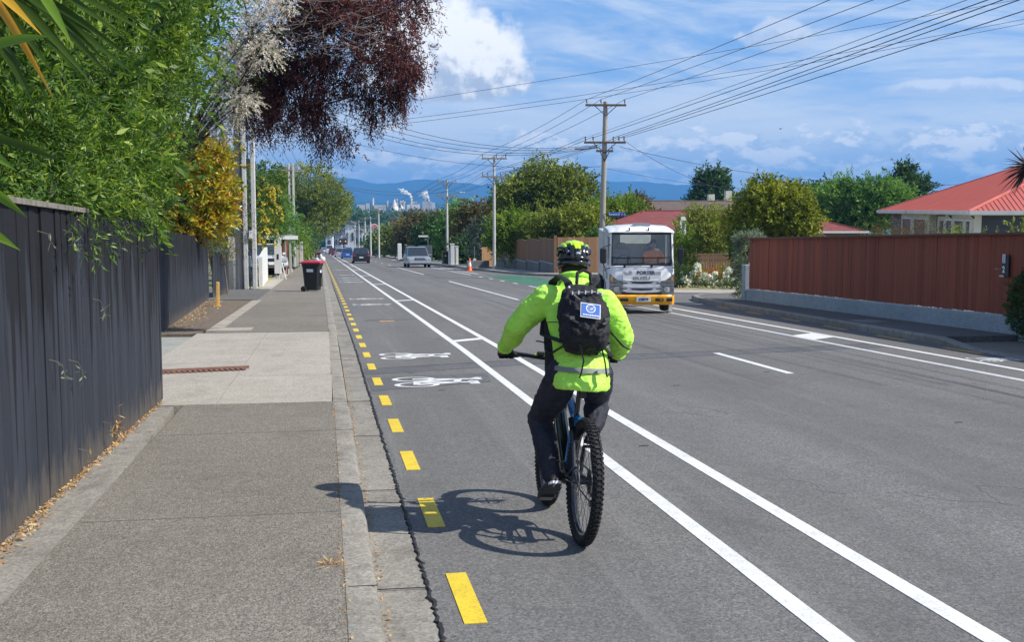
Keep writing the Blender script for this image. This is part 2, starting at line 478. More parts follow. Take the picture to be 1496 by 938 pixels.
M['dry_grass'] = simple('dry_lawn', (.34, .30, .14), .95, scale=4, var=.35, bump=1., kind='World', dirt=((.24, .25, .09), .7))
M['valley'] = simple('valley_cover', (.05, .085, .045), .95, scale=.012, var=.6, kind='World', dirt=((.16, .17, .10), .6))
M['fence_black'] = wood_paint('black_stained_timber', (.015, .018, .026), (.028, .033, .044), (.006, .006, .008), ((.11, .115, .125), .45), base=(.10, .085, .07))
M['fence_cap'] = simple('grey_timber', (.20, .185, .16), .85, scale=14, var=.35, bump=.6, kind='World', dirt=((.08, .07, .06), .7))
M['fence_red'] = wood_paint('red_stained_timber', (.17, .044, .023), (.245, .066, .034), None, ((.34, .11, .06), .45), fibre=45.)
M['fence_red_cap'] = simple('red_cap_timber', (.12, .06, .04), .8, scale=10, kind='World')
M['plinth'] = concrete('blue_grey_plinth', (.27, .33, .36), (.36, .42, .44), st=.35, stain=(.2, .22, .22))
M['fence_brown'] = wood_paint('brown_fence_timber', (.14, .075, .04), (.24, .135, .075), None, ((.3, .2, .13), .3))
M['fence_tan'] = wood_paint('tan_fence_timber', (.38, .21, .10), (.52, .30, .15), None, ((.3, .2, .13), .3))
M['fence_grey'] = wood_paint('grey_fence_timber', (.17, .155, .13), (.29, .27, .23), None, None)
M['block'] = concrete('grey_block', (.14, .145, .14), (.22, .225, .22), st=.5)
M['pole_wood'] = wood_paint('pole_timber', (.20, .18, .15), (.33, .30, .26), None, ((.12, .10, .08), .5), fibre=25)
M['pole_conc'] = concrete('pole_concrete', (.52, .51, .48), (.64, .63, .60), st=.35, stain=(.3, .29, .27))
M['insulator'] = simple('insulator', (.09, .07, .06), .4)
M['wire'] = simple('wire_sheath', (.03, .03, .035), .6)
M['rust'] = simple('rusty_steel', (.17, .075, .045), .85, scale=12, var=.5, bump=.6, kind='World')
M['peg'] = simple('yellow_wood_peg', (.72, .44, .12), .8, scale=20, var=.25)
M['white'] = simple('white_paint', (.72, .72, .70), .5, scale=3, var=.05, dirt=((.5, .48, .44), .4))
M['cream'] = simple('cream_paint', (.62, .60, .52), .6, scale=3, var=.06)
M['black_plastic'] = simple('black_plastic', (.018, .018, .020), .45, scale=8)
M['red_plastic'] = simple('red_bin_plastic', (.44, .022, .045), .42, scale=5)
M['dkred'] = simple('dark_red_plastic', (.30, .02, .03), .5)
M['green_plastic'] = simple('green_bin_plastic', (.03, .11, .06), .5)
M['rubber'] = simple('rubber', (.016, .016, .017), .82, scale=30, var=.3, bump=.3)
M['metal'] = simple('bare_metal', (.55, .56, .58), .3, 1.)
M['dark_metal'] = simple('dark_metal', (.05, .05, .055), .35, .6)
M['black_gloss'] = simple('black_gloss_paint', (.012, .012, .014), .18, coat=.5)
M['chrome'] = simple('chrome', (.8, .8, .82), .12, 1.)
M['bark'] = simple('bark', (.13, .10, .075), .9, scale=12, var=.4, bump=1.)
M['bark_dark'] = simple('dark_bark', (.05, .04, .035), .9, scale=12, var=.4, bump=1.)
M['twig'] = simple('pale_twigs', (.17, .135, .11), .9, scale=12, var=.3)
M['glass_dark'] = simple('dark_window', (.05, .06, .07), .35, spec=.4)
M['glass_car'] = simple('car_glass', (.03, .04, .05), .05, spec=.9)
M['screen'] = glass('windscreen_glass', (.95, .97, .96), 1.0)
M['lamp_clear'] = simple('lamp_lens', (.62, .64, .66), .12, .5, spec=.9)
M['lamp_red'] = simple('red_lens', (.45, .01, .01), .2)
M['lamp_amber'] = simple('amber_lens', (.8, .3, .02), .2)
M['truck_white'] = simple('truck_white_paint', (.86, .86, .86), .28, scale=2, var=.03, coat=.4)
M['truck_yellow'] = simple('truck_yellow_paint', (.83, .40, .02), .4, scale=3)
M['plate'] = simple('number_plate', (.70, .71, .72), .4)
M['ink'] = simple('black_ink', (.02, .02, .025), .5)
M['ink_grey'] = simple('grey_ink', (.28, .29, .30), .5)
M['ink_white'] = simple('white_ink', (.78, .80, .82), .5, var=.02)
M['roof_red'] = simple('red_iron_roof', (.50, .125, .095), .5, scale=1.2, var=.08, kind='World', spec=.35)
M['roof_red2'] = simple('red_iron_hip', (.62, .17, .13), .5, scale=2)
M['roof_maroon'] = simple('maroon_tile_roof', (.20, .05, .045), .7, scale=2, var=.2)
M['roof_brown'] = simple('brown_grey_roof', (.12, .085, .07), .8, scale=2, var=.2)
M['roof_grey'] = simple('grey_slate_roof', (.12, .12, .13), .7, scale=2, var=.2)
M['wall_blue'] = simple('blue_grey_weatherboard', (.062, .070, .095), .6, scale=2)
M['wall_brick'] = simple('dull_brick', (.22, .14, .10), .8, scale=4, var=.2)
M['orange'] = simple('orange_plastic', (.85, .13, .015), .45)
M['hivis_orange'] = simple('orange_vest_cloth', (.90, .17, .03), .7)
M['sign_blue'] = simple('blue_sign', (.01, .08, .42), .35)
M['sign_purple'] = simple('purple_sign_end', (.10, .05, .38), .35)
M['petal_white'] = leaf('white_petals', [(.78, .78, .70), (.88, .88, .82)], .15)
M['petal_yellow'] = leaf('yellow_flowers', [(.62, .45, .04), (.80, .62, .10)], .3)
M['petal_orange'] = leaf('orange_flowers', [(.40, .12, .03), (.65, .25, .05)], .3)

# ------------------------------------------------------------------ foliage
def rs(seed): return np.random.default_rng(seed)
def leaf_mesh(name, mat, lobes, n_twigs, per=10, tl=.35, ll=.07, lw=.02, seed=1, droop=.3, shell=(.55, 1.04), out=.6, spread=.9, jitter=.12, clip=None, up=.0, fold=.25, wave=0.18):
    """a crown of twigs, every twig carrying its own leaves (two triangles each)"""
    g = rs(seed); lob = np.array(lobes, float)
    w = (lob[:, 3] * lob[:, 4] + lob[:, 4] * lob[:, 5] + lob[:, 3] * lob[:, 5]); w /= w.sum()
    idx = g.choice(len(lob), n_twigs, p=w)
    d = g.normal(size=(n_twigs, 3)); d /= np.linalg.norm(d, axis=1)[:, None]
    # uneven outline: boughs pushed in and out
    ph = g.uniform(0, 6.28, (len(lob), 3))
    bump = 1 + wave * (np.sin(d[:, 0] * 4 + ph[idx, 0]) * np.sin(d[:, 1] * 5 + ph[idx, 1]) + .7 * np.sin(d[:, 2] * 7 + ph[idx, 2]))
    rad = (shell[0] + (shell[1] - shell[0]) * g.random(n_twigs) ** .6) * bump
    c = lob[idx, :3] + d * lob[idx, 3:6] * rad[:, None] + g.normal(size=(n_twigs, 3)) * jitter
    td = d * out + g.normal(size=(n_twigs, 3)) * spread * .6; td[:, 2] += up - droop * .6
    td /= np.linalg.norm(td, axis=1)[:, None]
    if clip is not None:
        k = clip(c); c = c[k]; td = td[k]; d = d[k]; n_twigs = len(c)
    L = tl * g.uniform(.6, 1.3, n_twigs)
    s = np.linspace(.05, 1, per)[None, :]
    pos = c[:, None, :] + td[:, None, :] * (L[:, None] * s)[..., None]
    pos[..., 2] -= droop * (L[:, None] * s * s)
    n = n_twigs * per
    pos = pos.reshape(-1, 3); tdr = np.repeat(td, per, 0)
    side = g.normal(size=(n, 3)); side -= (side * tdr).sum(1)[:, None] * tdr; side /= np.linalg.norm(side, axis=1)[:, None] + 1e-9
    ld = tdr * .75 + side * .8; ld[:, 2] -= droop * .5; ld /= np.linalg.norm(ld, axis=1)[:, None]
    nn = g.normal(size=(n, 3)); nn -= (nn * ld).sum(1)[:, None] * ld; nn /= np.linalg.norm(nn, axis=1)[:, None] + 1e-9
    ll_ = ll * g.uniform(.6, 1.25, n)[:, None]; lw_ = lw * g.uniform(.7, 1.2, n)[:, None]
    bn = np.cross(ld, nn)
    a = pos; b = pos + ld * ll_ * .45 + nn * lw_ * .5 + bn * lw_ * fold; cc = pos + ld * ll_; e = pos + ld * ll_ * .45 - nn * lw_ * .5 + bn * lw_ * fold
    V = np.stack([a, b, cc, e], 1).reshape(-1, 3)
    me = bpy.data.meshes.new(name)
    me.vertices.add(len(V)); me.vertices.foreach_set('co', V.ravel().astype(np.float32))
    me.loops.add(len(V)); me.loops.foreach_set('vertex_index', np.arange(len(V), dtype=np.int32))
    me.polygons.add(n); me.polygons.foreach_set('loop_start', np.arange(0, len(V), 4, dtype=np.int32))
    me.polygons.foreach_set('loop_total', np.full(n, 4, np.int32))
    me.materials.append(mat); me.update(calc_edges=True)
    return me
def sublobes(lobes, n, r0, r1, seed):
    """break a crown into many small leafy clumps with gaps between"""
    g = rs(seed); lo = np.array(lobes, float); w = lo[:, 3] * lo[:, 4] * lo[:, 5]; w = w ** .8; w /= w.sum(); out = []
    for i in g.choice(len(lo), n, p=w):
        d = g.normal(size=3); d /= np.linalg.norm(d); c = lo[i, :3] + d * lo[i, 3:6] * g.uniform(.35, 1.0); r_ = g.uniform(r0, r1)
        out.append((c[0], c[1], c[2], r_ * 1.15, r_, r_ * g.uniform(.7, 1.3)))
    return out
def limbs(name, base, lobes, r, parent, mat, seed=0, extra=1):
    g = random.Random(seed); m = MB()
    base = Vector(base); top = Vector((sum(l[0] for l in lobes) / len(lobes), sum(l[1] for l in lobes) / len(lobes), sum(l[2] for l in lobes) / len(lobes)))
    fork = base.lerp(top, .62); fork.x += g.uniform(-.1, .1) * r * 6
    pts = [base + (fork - base) * (k / 4) + Vector((g.uniform(-.5, .5) * r, g.uniform(-.5, .5) * r, 0)) * (k > 0) for k in range(5)]
    m.tube(pts, [r * 1.25, r, r * .9, r * .82, r * .75], 9)
    for l in lobes:
        c = Vector(l[:3])
        for e in range(extra + 1):
            tgt = c + Vector((g.uniform(-.7, .7) * l[3], g.uniform(-.7, .7) * l[4], g.uniform(-.3, .7) * l[5])) if e else c
            s = pts[g.choice((3, 4))] if e else pts[4]
            mid = s.lerp(tgt, .5) + Vector((g.uniform(-.15, .15), g.uniform(-.15, .15), .1)) * (tgt - s).length * .6
            m.tube([s, s.lerp(mid, .5), mid, mid.lerp(tgt, .5), tgt], [r * .5, r * .42, r * .32, r * .2, r * .07], 6)
    return m.build(name, mat, parent, smooth=True)
def tree(name, label, loc, lobes, mat, n, group=None, cat='tree', r=.2, bark=None, seed=1, extra=1, **kw):
    t = thing(name, label, cat, loc, 0, group)
    limbs('trunk', (0, 0, -.05), lobes, r, t, bark or M['bark'], seed, extra)
    me = leaf_mesh('crown', mat, lobes, n, seed=seed, **kw)
    inst('crown', me, t)
    return t

LEAF = {}
LEAF['willow'] = leaf('narrow_green_leaves', [(.013, .038, .008), (.045, .105, .018), (.13, .23, .035), (.38, .48, .07)], .40, .42, scale=1.5)
LEAF['grey'] = leaf('grey_green_leaves', [(.10, .13, .09), (.20, .24, .17), (.30, .34, .25)], .25)
LEAF['gold'] = leaf('golden_leaves', [(.05, .09, .012), (.17, .25, .02), (.34, .38, .03), (.50, .42, .03), (.52, .22, .025), (.60, .56, .06), (.80, .76, .34)], .38, .35, scale=2.2, tcol=(1.15, 1.05, .5))
LEAF['purple'] = leaf('purple_leaves', [(.022, .014, .013), (.062, .028, .027), (.13, .052, .050), (.27, .125, .115)], .22, .75, .12, tcol=(1.3, .8, .9))
LEAF['blossom'] = leaf('cream_blossom', [(.55, .47, .38), (.76, .69, .60), (.88, .85, .78)], .3, .7, tcol=(1, 1, .9))
LEAF['dark'] = leaf('dark_green_leaves', [(.018, .042, .014), (.045, .10, .026), (.10, .18, .045)], .25, scale=.4)
LEAF['mid'] = leaf('mid_green_leaves', [(.035, .075, .016), (.09, .17, .03), (.19, .28, .045)], .32, scale=.4)
LEAF['olive'] = leaf('olive_green_leaves', [(.055, .085, .015), (.18, .23, .032), (.42, .44, .07)], .32, scale=.35)
LEAF['lime'] = leaf('lime_green_leaves', [(.07, .12, .015), (.18, .28, .03), (.36, .42, .05)], .4, scale=.5)
LEAF['russet'] = leaf('russet_leaves', [(.05, .055, .02), (.13, .11, .035), (.24, .15, .06)], .3, scale=.4)
LEAF['fresh'] = leaf('fresh_green_leaves', [(.045, .115, .028), (.14, .29, .055), (.30, .46, .10)], .35, scale=.3)
LEAF['yellowgreen'] = leaf('yellow_green_leaves', [(.055, .085, .012), (.20, .24, .026), (.48, .47, .05)], .35, scale=.8)
LEAF['darkpurple'] = leaf('dusky_spear_leaves', [(.035, .025, .025), (.07, .045, .045)], .1)
LEAF['litter'] = leaf('fallen_leaves', [(.24, .12, .04), (.45, .25, .09), (.60, .42, .2), (.30, .10, .05)], .1)
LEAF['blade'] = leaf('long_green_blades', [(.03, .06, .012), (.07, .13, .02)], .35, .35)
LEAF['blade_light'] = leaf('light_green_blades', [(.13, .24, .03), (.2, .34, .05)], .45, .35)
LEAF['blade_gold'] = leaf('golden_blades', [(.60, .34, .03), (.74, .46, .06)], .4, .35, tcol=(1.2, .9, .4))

# ------------------------------------------------------------------ the setting
def drift(y): return -.0085 * max(0., y - 20) if y < 260 else -.0085 * 240 - .0085 * (y - 260)
def kf(y): return .205 - .004 * (min(y, 20) - 6.7) + drift(y)          # face of the near kerb
YS = [-12, -5, 0, 4, 8, 12.4, 17, 20, 22.8, 26, 30, 36, 42, 50, 60, 72, 85, 100, 125, 150, 180, 220, 260, 320, 400, 520, 680, 820]
def strip(name, mat, xa, xb, top, thick, ys, parent=None, kind=None):
    m = MB(); rings = []
    for y in ys:
        a, b = xa(y), xb(y)
        rings.append([(a, y, gz(a, y) + top), (b, y, gz(b, y) + top), (b, y, gz(b, y) + top - thick), (a, y, gz(a, y) + top - thick)])
    m.loft(rings)
    o = m.build(name, mat, parent)
    if kind: o['kind'] = kind
    return o
def yr(a, b): return [a] + [y for y in YS if a < y < b] + [b]

def ground_sheet():
    xs = [-6000, -3000, -1200, -500, -200, -80, -40, -15, 0, 15, 40, 80, 200, 500, 1200, 3000, 6000, 9000]
    ys = [-400, -100, -12, 60, 120, 200, 300, 400, 560, 820, 900, 1050, 1300, 1700, 2300, 3200, 4500, 6500, 9000]
    m = MB()
    for y in ys:
        for x in xs: m.v.append((x, y, gz(x, y) - .16))
    n = len(xs)
    for j in range(len(ys) - 1):
        for i in range(n - 1):
            m.f.append((j * n + i, j * n + i + 1, (j + 1) * n + i + 1, (j + 1) * n + i)); m.m.append(0 if ys[j] < 400 else 1)
    o = m.build('ground', [M['ground'], M['valley']]); o['kind'] = 'structure'
ground_sheet()

def right_edge(y):
    pts = [(-12, 10.05), (8, 10.2), (18.6, 10.46), (29, 10.92), (33, 11.1), (36, 11.5)]
    for (a, xa), (b, xb) in zip(pts, pts[1:]):
        if a <= y <= b: return xa + (xb - xa) * (y - a) / (b - a)
    return 10.1
FARK = [(66, 11.9), (68, 11.6), (72, 11.05), (85, 10.35), (110, 9.6), (150, 9.1), (260, 8.3), (820, 3.6)]
def far_edge(y):
    for (a, xa), (b, xb) in zip(FARK, FARK[1:]):
        if a <= y <= b: return xa + (xb - xa) * (y - a) / (b - a)
    return 11.9
# road: carriageway with the side street mouth
m = MB()
left = [(kf(y) + .27, y) for y in yr(-12, 820)]
rightp = [(right_edge(y), y) for y in (-12, 8, 18.6, 29, 33, 36)] + [(12.6, 37.6), (15, 38.3), (46, 40), (46, 62), (15, 64.3), (12.6, 65)] + [(x, y) for y, x in FARK]
rings = []
def road_right(y):
    if y <= 36: return right_edge(y)
    if y < 66: return 12.2
    return far_edge(y)
road = strip('road', M['road'], lambda y: kf(y) + .27, road_right, 0, .12, sorted(set(yr(-12, 820) + [8, 18.6, 29, 33, 36, 36.01, 65.9, 66, 68])))
tag(road, 'grey chip sealed two way road running downhill', None, None, 'structure')
m = MB().sheet([(12.2, 37.3), (13.5, 38), (60, 40), (60, 62), (13.5, 64.6), (12.2, 65.4)], -.001, .1)
tag(m.build('side_street', M['road']), 'grey side street joining from the right', None, None, 'structure')
# kerb, gutter, footpath on the near side
def lip(y): return kf(y)
gut = strip('gutter', M['kerb'], lambda y: kf(y) + .006, lambda y: kf(y) + .268, -.003, .14, yr(-12, 260), None, 'structure')
tag(gut, 'pale concrete gutter channel along the left kerb')
# kerb stones: separate casts on the near stretch
kerb = MB(); kerb_root = None
def kerb_ring(y, h=.12, w=.16):
    k = kf(y); z = gz(k, y)
    return [(k - w, y, z + h), (k - .035, y, z + h), (k - .012, y, z + h - .012), (k, y, z + h - .045), (k + .003, y, z - .12), (k - w, y, z - .12)]
rings = [kerb_ring(y) for y in yr(-12, 12.1)] + [kerb_ring(12.5, .05), kerb_ring(22.6, .05), kerb_ring(23.0, .12)] + [kerb_ring(y) for y in yr(23.4, 260)]
kerb.loft(rings)
ko = kerb.build('kerb', M['kerb'], smooth=True); tag(ko, 'worn concrete kerb beside the left footpath', None, None, 'structure')
for k in range(12):
    y = 3.1 + k * 2.45; x = kf(y); z = gz(x, y)
    MB().box((x - .075, y, z + .1202 - (.07 if 12.4 < y < 22.8 else 0)), (.15, .008, .003)).build('kerb_joint', M['tar'], ko)
    MB().box((x + .135, y + .3, z - .0022), (.262, .008, .003)).build('gutter_joint', M['tar'], gut)
# tar seam between gutter and road: a ragged ridge
g = random.Random(5); m = MB(); rings = []
y = -2.0
while y < 60:
    k = kf(y) + .272 + g.gauss(0, .006); z = gz(k, y); w = .010 + abs(g.gauss(0, .007)); h = .003 + g.random() * .008
    rings.append([(k - w, y, z - .006), (k - w * .4, y + g.uniform(-.01, .01), z + h), (k + w * .5, y, z + h * .6), (k + w, y, z - .004)])
    y += .035 if y < 20 else .12
m.loft(rings); m.build('tar_seam', M['tar'], road)
# footpath
fp = strip('footpath', M['path'], lambda y: -1.52, lambda y: kf(y) - .155, .12, .12, yr(-12, 12.38), None, 'structure')
tag(fp, 'speckled asphalt footpath between black fence and kerb')
# cut joints across the footpath are real recesses: separate bays
fp2 = strip('path_bay', M['path'], lambda y: -2.2 + drift(y) * .2, lambda y: kf(y) - .165, .12, .12, yr(22.85, 60), fp)
fp3 = strip('path_bay', M['path'], lambda y: -2.3 + drift(y) * .2, lambda y: kf(y) - .165, .118, .12, yr(60.02, 260), fp)
st = strip('edging_strip', M['kerb'], lambda y: -1.86, lambda y: -1.524 - .09 * (y > 11) , .123, .12, [-6, -2, 2, 6, 9, 12.3], fp)
jm = MB()
for y in (3.2, 7.15, 10.4):
    jm.sheet([(-1.5, y), (kf(y) - .17, y + .03), (kf(y) - .17, y + .039), (-1.5, y + .009)], .1215, .004)
o = jm.build('path_joint', M['road_patch'], fp)
dw = MB()
slabs = []
xs_ = [-2.52, -1.2, .02]; ys_ = [12.42, 15.1, 16.95, 19.0, 20.9, 22.78]
for j in range(5):
    for i in range(2):
        a, b = xs_[i], xs_[i + 1] if i == 0 else kf(ys_[j]) - .17
        s = MB().sheet([(a + .004, ys_[j] + .006), (b - .004, ys_[j] + .006), (b - .004, ys_[j + 1] - .006), (a + .004, ys_[j + 1] - .006)], .119 - .001 * ((i + j) % 2), .12)
        s.build('driveway_slab', M['concrete'], fp)
s = MB().sheet([(-9, 13.2), (-2.53, 12.44), (-2.53, 22.0), (-9, 22.6)], .112, .12)
tag(s.build('driveway', M['concrete_old']), 'old pale concrete driveway behind the end of the black fence', None, None, 'structure')
s = MB().sheet([(-2.9, 15.4), (-1.10, 16.02), (-1.12, 16.42), (-2.9, 15.95)], .1225, .05)
t = thing('drain_channel', 'rusty steel drain channel set across the concrete driveway', 'drain', (0, 0, 0))
s.build('frame', M['rust'], t)
for k in range(26):
    x = -2.85 + k * .067
    MB().box((x, 15.69 + (x + 2) * .26, gz(0, 15.7) + .127), (.045, .25, .008), Matrix.Rotation(.26, 3, 'Z')).build('bar', M['rust'], t)
MB().sheet([(-2.5, 13.35), (-2.0, 13.45), (-2.0, 13.5), (-2.5, 13.4)], .1225, .004).build('path_joint', M['tar'], fp)
# pale edging tiles, dirt and the second drive
for k in range(15):
    y = 23.4 + k * .88; x = -2.42 + .004 * k
    w = .42 if k else .95
    MB().sheet([(x, y), (x + w * (.62 if k else .9), y), (x + w * (.62 if k else .9) + .02, y + .80), (x + .02, y + .80)], .126 + .002 * (k % 3), .1).build('edging_tile', M['concrete'], fp)
s = MB().sheet([(-9, 22.62), (-2.50, 22.9), (-2.4, 37.0), (-9, 38.6)], .105, .1)
tag(s.build('bare_verge', M['soil']), 'bare dark verge beside the second black fence', None, None, 'structure')
s = MB().sheet([(-12, 38.8), (-2.24, 37.2), (-2.24, 46.2), (-12, 47)], .117, .1)
tag(s.build('asphalt_driveway', M['path_dark']), 'dark asphalt driveway crossing to the left', None, None, 'structure')
s = MB().sheet([(-3.7, 47), (-2.72, 46.4), (-2.9, 62), (-3.7, 74)], .13, .12)
tag(s.build('grass_verge', M['dry_grass']), 'patch of dry grass beside the left footpath', None, None, 'structure')
s = MB().sheet([(-2.72, 46.3), (-2.26, 46.3), (-2.30, 60.8), (-3.0, 62)], .127, .1)
s.build('edging_strip', M['concrete'], fp)
s = MB().sheet([(-3.0, 62.1), (-2.40, 61), (-2.4, 80), (-3.0, 95)], .124, .1)
s.build('edging_strip', M['concrete'], fp)
s = MB().sheet([(-30, -12), (-1.87, -12), (-1.87, 12.6), (-9, 13.1), (-30, 13.1)], .06, .1)
tag(s.build('garden_soil', M['soil']), 'garden soil behind the black fence', None, None, 'structure')

# road markings
def mark(name, poly, mat=None, parent=road, top=.004):
    return MB().sheet(poly, top, .0035).build(name, mat or M['white_line'], parent)
def long_line(name, xf, w, a, b, mat=None, top=.004):
    ys = [a + (b - a) * k / max(1, int((b - a) / 8)) for k in range(max(1, int((b - a) / 8)) + 1)]
    return strip(name, mat or M['white_line'], lambda y: xf(y) - w / 2, lambda y: xf(y) + w / 2, top, .0035, ys, road)
L1 = lambda y: 2.225 + drift(y)
L2 = lambda y: 2.90 + drift(y)
CL = lambda y: 6.21 + drift(y)
R1 = lambda y: 8.80 + drift(y) * .8
R2 = lambda y: 9.50 + drift(y) * .6
yl = lambda y: .655 - .0055 * (min(y, 20) - 5) + drift(y)
long_line('lane_line', L1, .115, -5, 255); long_line('lane_line', L2, .115, -5, 255)
for y in (-2, 21.2, 37.5, 54, 70, 87, 104, 121, 138):
    mark('buffer_bar', [(L1(y) + .05, y), (L2(y) - .05, y + .5), (L2(y) - .05, y + .86), (L1(y) + .05, y + .36)])
y = 1.45
k = 0
while y < 200:
    l = .85
    mark('yellow_dash', [(yl(y) - .055, y), (yl(y) + .055, y), (yl(y + l) + .055, y + l), (yl(y + l) - .055, y + l)], M['yellow_line'])
    y += 1.9; k += 1
for a, b in ((5.2, 8.1), (15.0, 18.1), (25.2, 28.2), (37.3, 57.8), (72, 99)): long_line('centre_dash', CL, .11, a, b)
for k in range(6): long_line('centre_dash', CL, .11, 106 + k * 13, 109 + k * 13)
long_line('lane_line', R1, .115, -5, 50); long_line('lane_line', R2, .115, -5, 36)
for a in (53, 57, 61, 65): long_line('lane_dash', R1, .11, a, a + 1.2)
long_line('lane_line', R1, .11, 70, 150); long_line('lane_line', lambda y: R1(y) + .7, .11, 72, 140)
y = 20.3; mark('buffer_bar', [(R1(y) + .04, y), (R2(y) - .04, y + .5), (R2(y) - .04, y + 1.5), (R1(y) + .04, y + 1.0)])
for y in (-3, 50): mark('buffer_bar', [(R1(y) + .05, y), (R2(y) - .05, y + .5), (R2(y) - .05, y + .9), (R1(y) + .05, y + .4)]) if y < 40 else None
for k in range(9):
    y = 9 + k * 2.7; x = right_edge(y) - .13; x2 = right_edge(y + 1.2) - .13
    mark('yellow_dash', [(x - .05, y), (x + .05, y), (x2 + .05, y + 1.2), (x2 - .05, y + 1.2)], M['amber_line'])
mark('green_patch', [(R1(46) + .35, 46), (11.0, 46), (11.4, 66), (R1(60) + .75, 70), (R1(52) + .2, 56)], M['green_surface'])
for k in range(5):
    y = 47 + k * 4
    mark('lane_dash', [(10.6, y), (10.75, y), (10.75, y + 1), (10.6, y + 1)])

def bike_mark(x, y, sc=1.0, mat=None, flip=1):
    """cycle symbol, wheels to the kerb, bars to the right"""
    root = bpy.data.objects.new('cycle_symbol', None); link(root, road)
    mat = mat or M['white_line']
    def bar(p, q, w, nm='stroke'):
        p = Vector((x + p[0] * sc, y + p[1] * .50 * sc)); q = Vector((x + q[0] * sc, y + q[1] * .50 * sc)); d = (q - p).normalized() * w / 2; n = Vector((-d.y, d.x))
        poly = [p - n - d * .3, q - n + d * .3, q + n + d * .3, p + n - d * .3]
        MB().sheet([(a.x, a.y) for a in poly], .0052, .003).build(nm, mat, root)
    q_ = .62
    for cy in (-.62, .62):
        m = MB(); n = 24
        for k in range(n):
            a, b = 2 * PI * k / n, 2 * PI * (k + 1) / n
            ro, ri = (.29, .50), (.215, .40)
            P = [(x + (.28 + ro[0] * math.cos(a)) * sc, y + .50 * (cy + ro[1] * math.sin(a)) * sc), (x + (.28 + ro[0] * math.cos(b)) * sc, y + .50 * (cy + ro[1] * math.sin(b)) * sc),
                 (x + (.28 + ri[0] * math.cos(b)) * sc, y + .50 * (cy + ri[1] * math.sin(b)) * sc), (x + (.28 + ri[0] * math.cos(a)) * sc, y + .50 * (cy + ri[1] * math.sin(a)) * sc)]
            m.quad(*[(p[0], p[1], gz(p[0], p[1]) + .0045) for p in P])
        m.build('wheel_ring', mat, root)
    bar((.28, -.62), (.80, -.25), .09); bar((.28, -.62), (.30, .0), .09); bar((.30, .0), (.85, -.25), .09)
    bar((.30, .0), (.86, .48), .09); bar((.80, -.25), (.88, .48), .09); bar((.28, .62), (1.02, .44), .09)
    bar((.85, -.25), (1.03, -.32), .09); bar((1.03, -.62), (1.03, -.08), .13); bar((1.03, .36), (1.15, .72), .09); bar((1.02, .36), (1.16, .40), .1)
    return root
bike_mark(.80, 15.0); bike_mark(.78, 18.6, .98)
for i, y in enumerate((35.4, 39.3, 58, 62, 66, 72, 88)):
    bike_mark(.80 + drift(y), y, 1.0, M['worn_line'])
bike_mark(R2(15) + .12, 16.2, .62, M['worn_line'])
# trench patch and small scars in the road
mark('trench_patch', [(.49, 14.2), (2.05, 14.85), (2.15, 15.9), (.47, 15.6)], M['road_patch'], top=.0018)
mark('trench_patch', [(.47, 16.0), (3.2, 17.0), (9.6, 18.6), (9.6, 19.3), (3.2, 17.75), (.47, 16.7)], M['road_patch'], top=.0014)
for pts in ([(.47, 16.0), (3.2, 17.0), (6, 17.7), (9.6, 18.6)], [(.47, 16.72), (3.2, 17.77), (6, 18.4), (9.6, 19.32)], [(.5, 14.18), (2.05, 14.83)], [(1.72, 15.0), (1.62, 15.8)]):
    m = MB(); w = .014
    for (x0, y0), (x1, y1) in zip(pts, pts[1:]):
        m.sheet([(x0, y0), (x1, y1), (x1, y1 + w), (x0, y0 + w)], .003, .002)
    m.build('tar_joint', M['tar'], road)
mark('scar', [(.8, 27.5), (2.0, 27.9), (2.0, 28.2), (.8, 27.8)], M['road_patch'], top=.002)
mark('spray_mark', [(1.15, 27.3), (1.5, 27.4), (1.5, 27.6), (1.15, 27.55)], M['amber_line'], top=.0045)
g = random.Random(9)
for k in range(9):
    x, y = g.uniform(1, 8), g.uniform(8, 24)
    mark('spot', [(x, y), (x + .09, y + .01), (x + .10, y + .05), (x + .01, y + .04)], M['tar'], top=.002)

g = random.Random(77)
for k in range(16):      # hairline cracks wandering through the seal
    x, y = g.uniform(1.2, 9), g.uniform(5, 24); a = g.uniform(-.5, .5) + (PI / 2 if k % 2 else 0); m = MB(); p = Vector((x, y))
    for q in range(g.randint(8, 22)):
        a += g.gauss(0, .45); n_ = p + Vector((math.cos(a), math.sin(a))) * .085; w = Vector((-math.sin(a), math.cos(a))) * g.uniform(.0015, .004)
        if kf(p.y) + .35 < n_.x < 9.8: m.sheet([(p.x - w.x, p.y - w.y), (n_.x - w.x, n_.y - w.y), (n_.x + w.x, n_.y + w.y), (p.x + w.x, p.y + w.y)], .0012, .001)
        p = n_
    if m.v: m.build('crack', M['road_patch'], road)
# right hand kerb and footpath
def kerb_run(name, pts, inward, h=.13, w=.14, mat=None, label=None):
    m = MB(); rings = []
    for i, (x, y) in enumerate(pts):
        a = Vector(pts[max(0, i - 1)]); b = Vector(pts[min(len(pts) - 1, i + 1)]); d = (b - a).normalized(); n = Vector((-d.y, d.x)) * inward
        hh = h[i] if isinstance(h, list) else h
        z = gz(x, y)
        rings.append([(x, y, z - .1), (x, y, z + hh - .03), (x + n.x * .03, y + n.y * .03, z + hh), (x + n.x * w, y + n.y * w, z + hh), (x + n.x * w, y + n.y * w, z - .1)])
    m.loft(rings)
    o = m.build(name, mat or M['kerb'], smooth=True); tag(o, label, None, None, 'structure'); return o
kp = [(right_edge(y), y) for y in (-12, 8, 17.6, 18.8, 22, 26, 29, 33)] + [(11.2, 34.6), (11.5, 36), (12.2, 37.2), (13.6, 37.9), (60, 39.8)]
kerb_run('kerb', kp, -1, [.03, .03, .03, .14] + [.14] * 9, .15, M['kerb'], 'dark concrete kerb in front of the red fence')
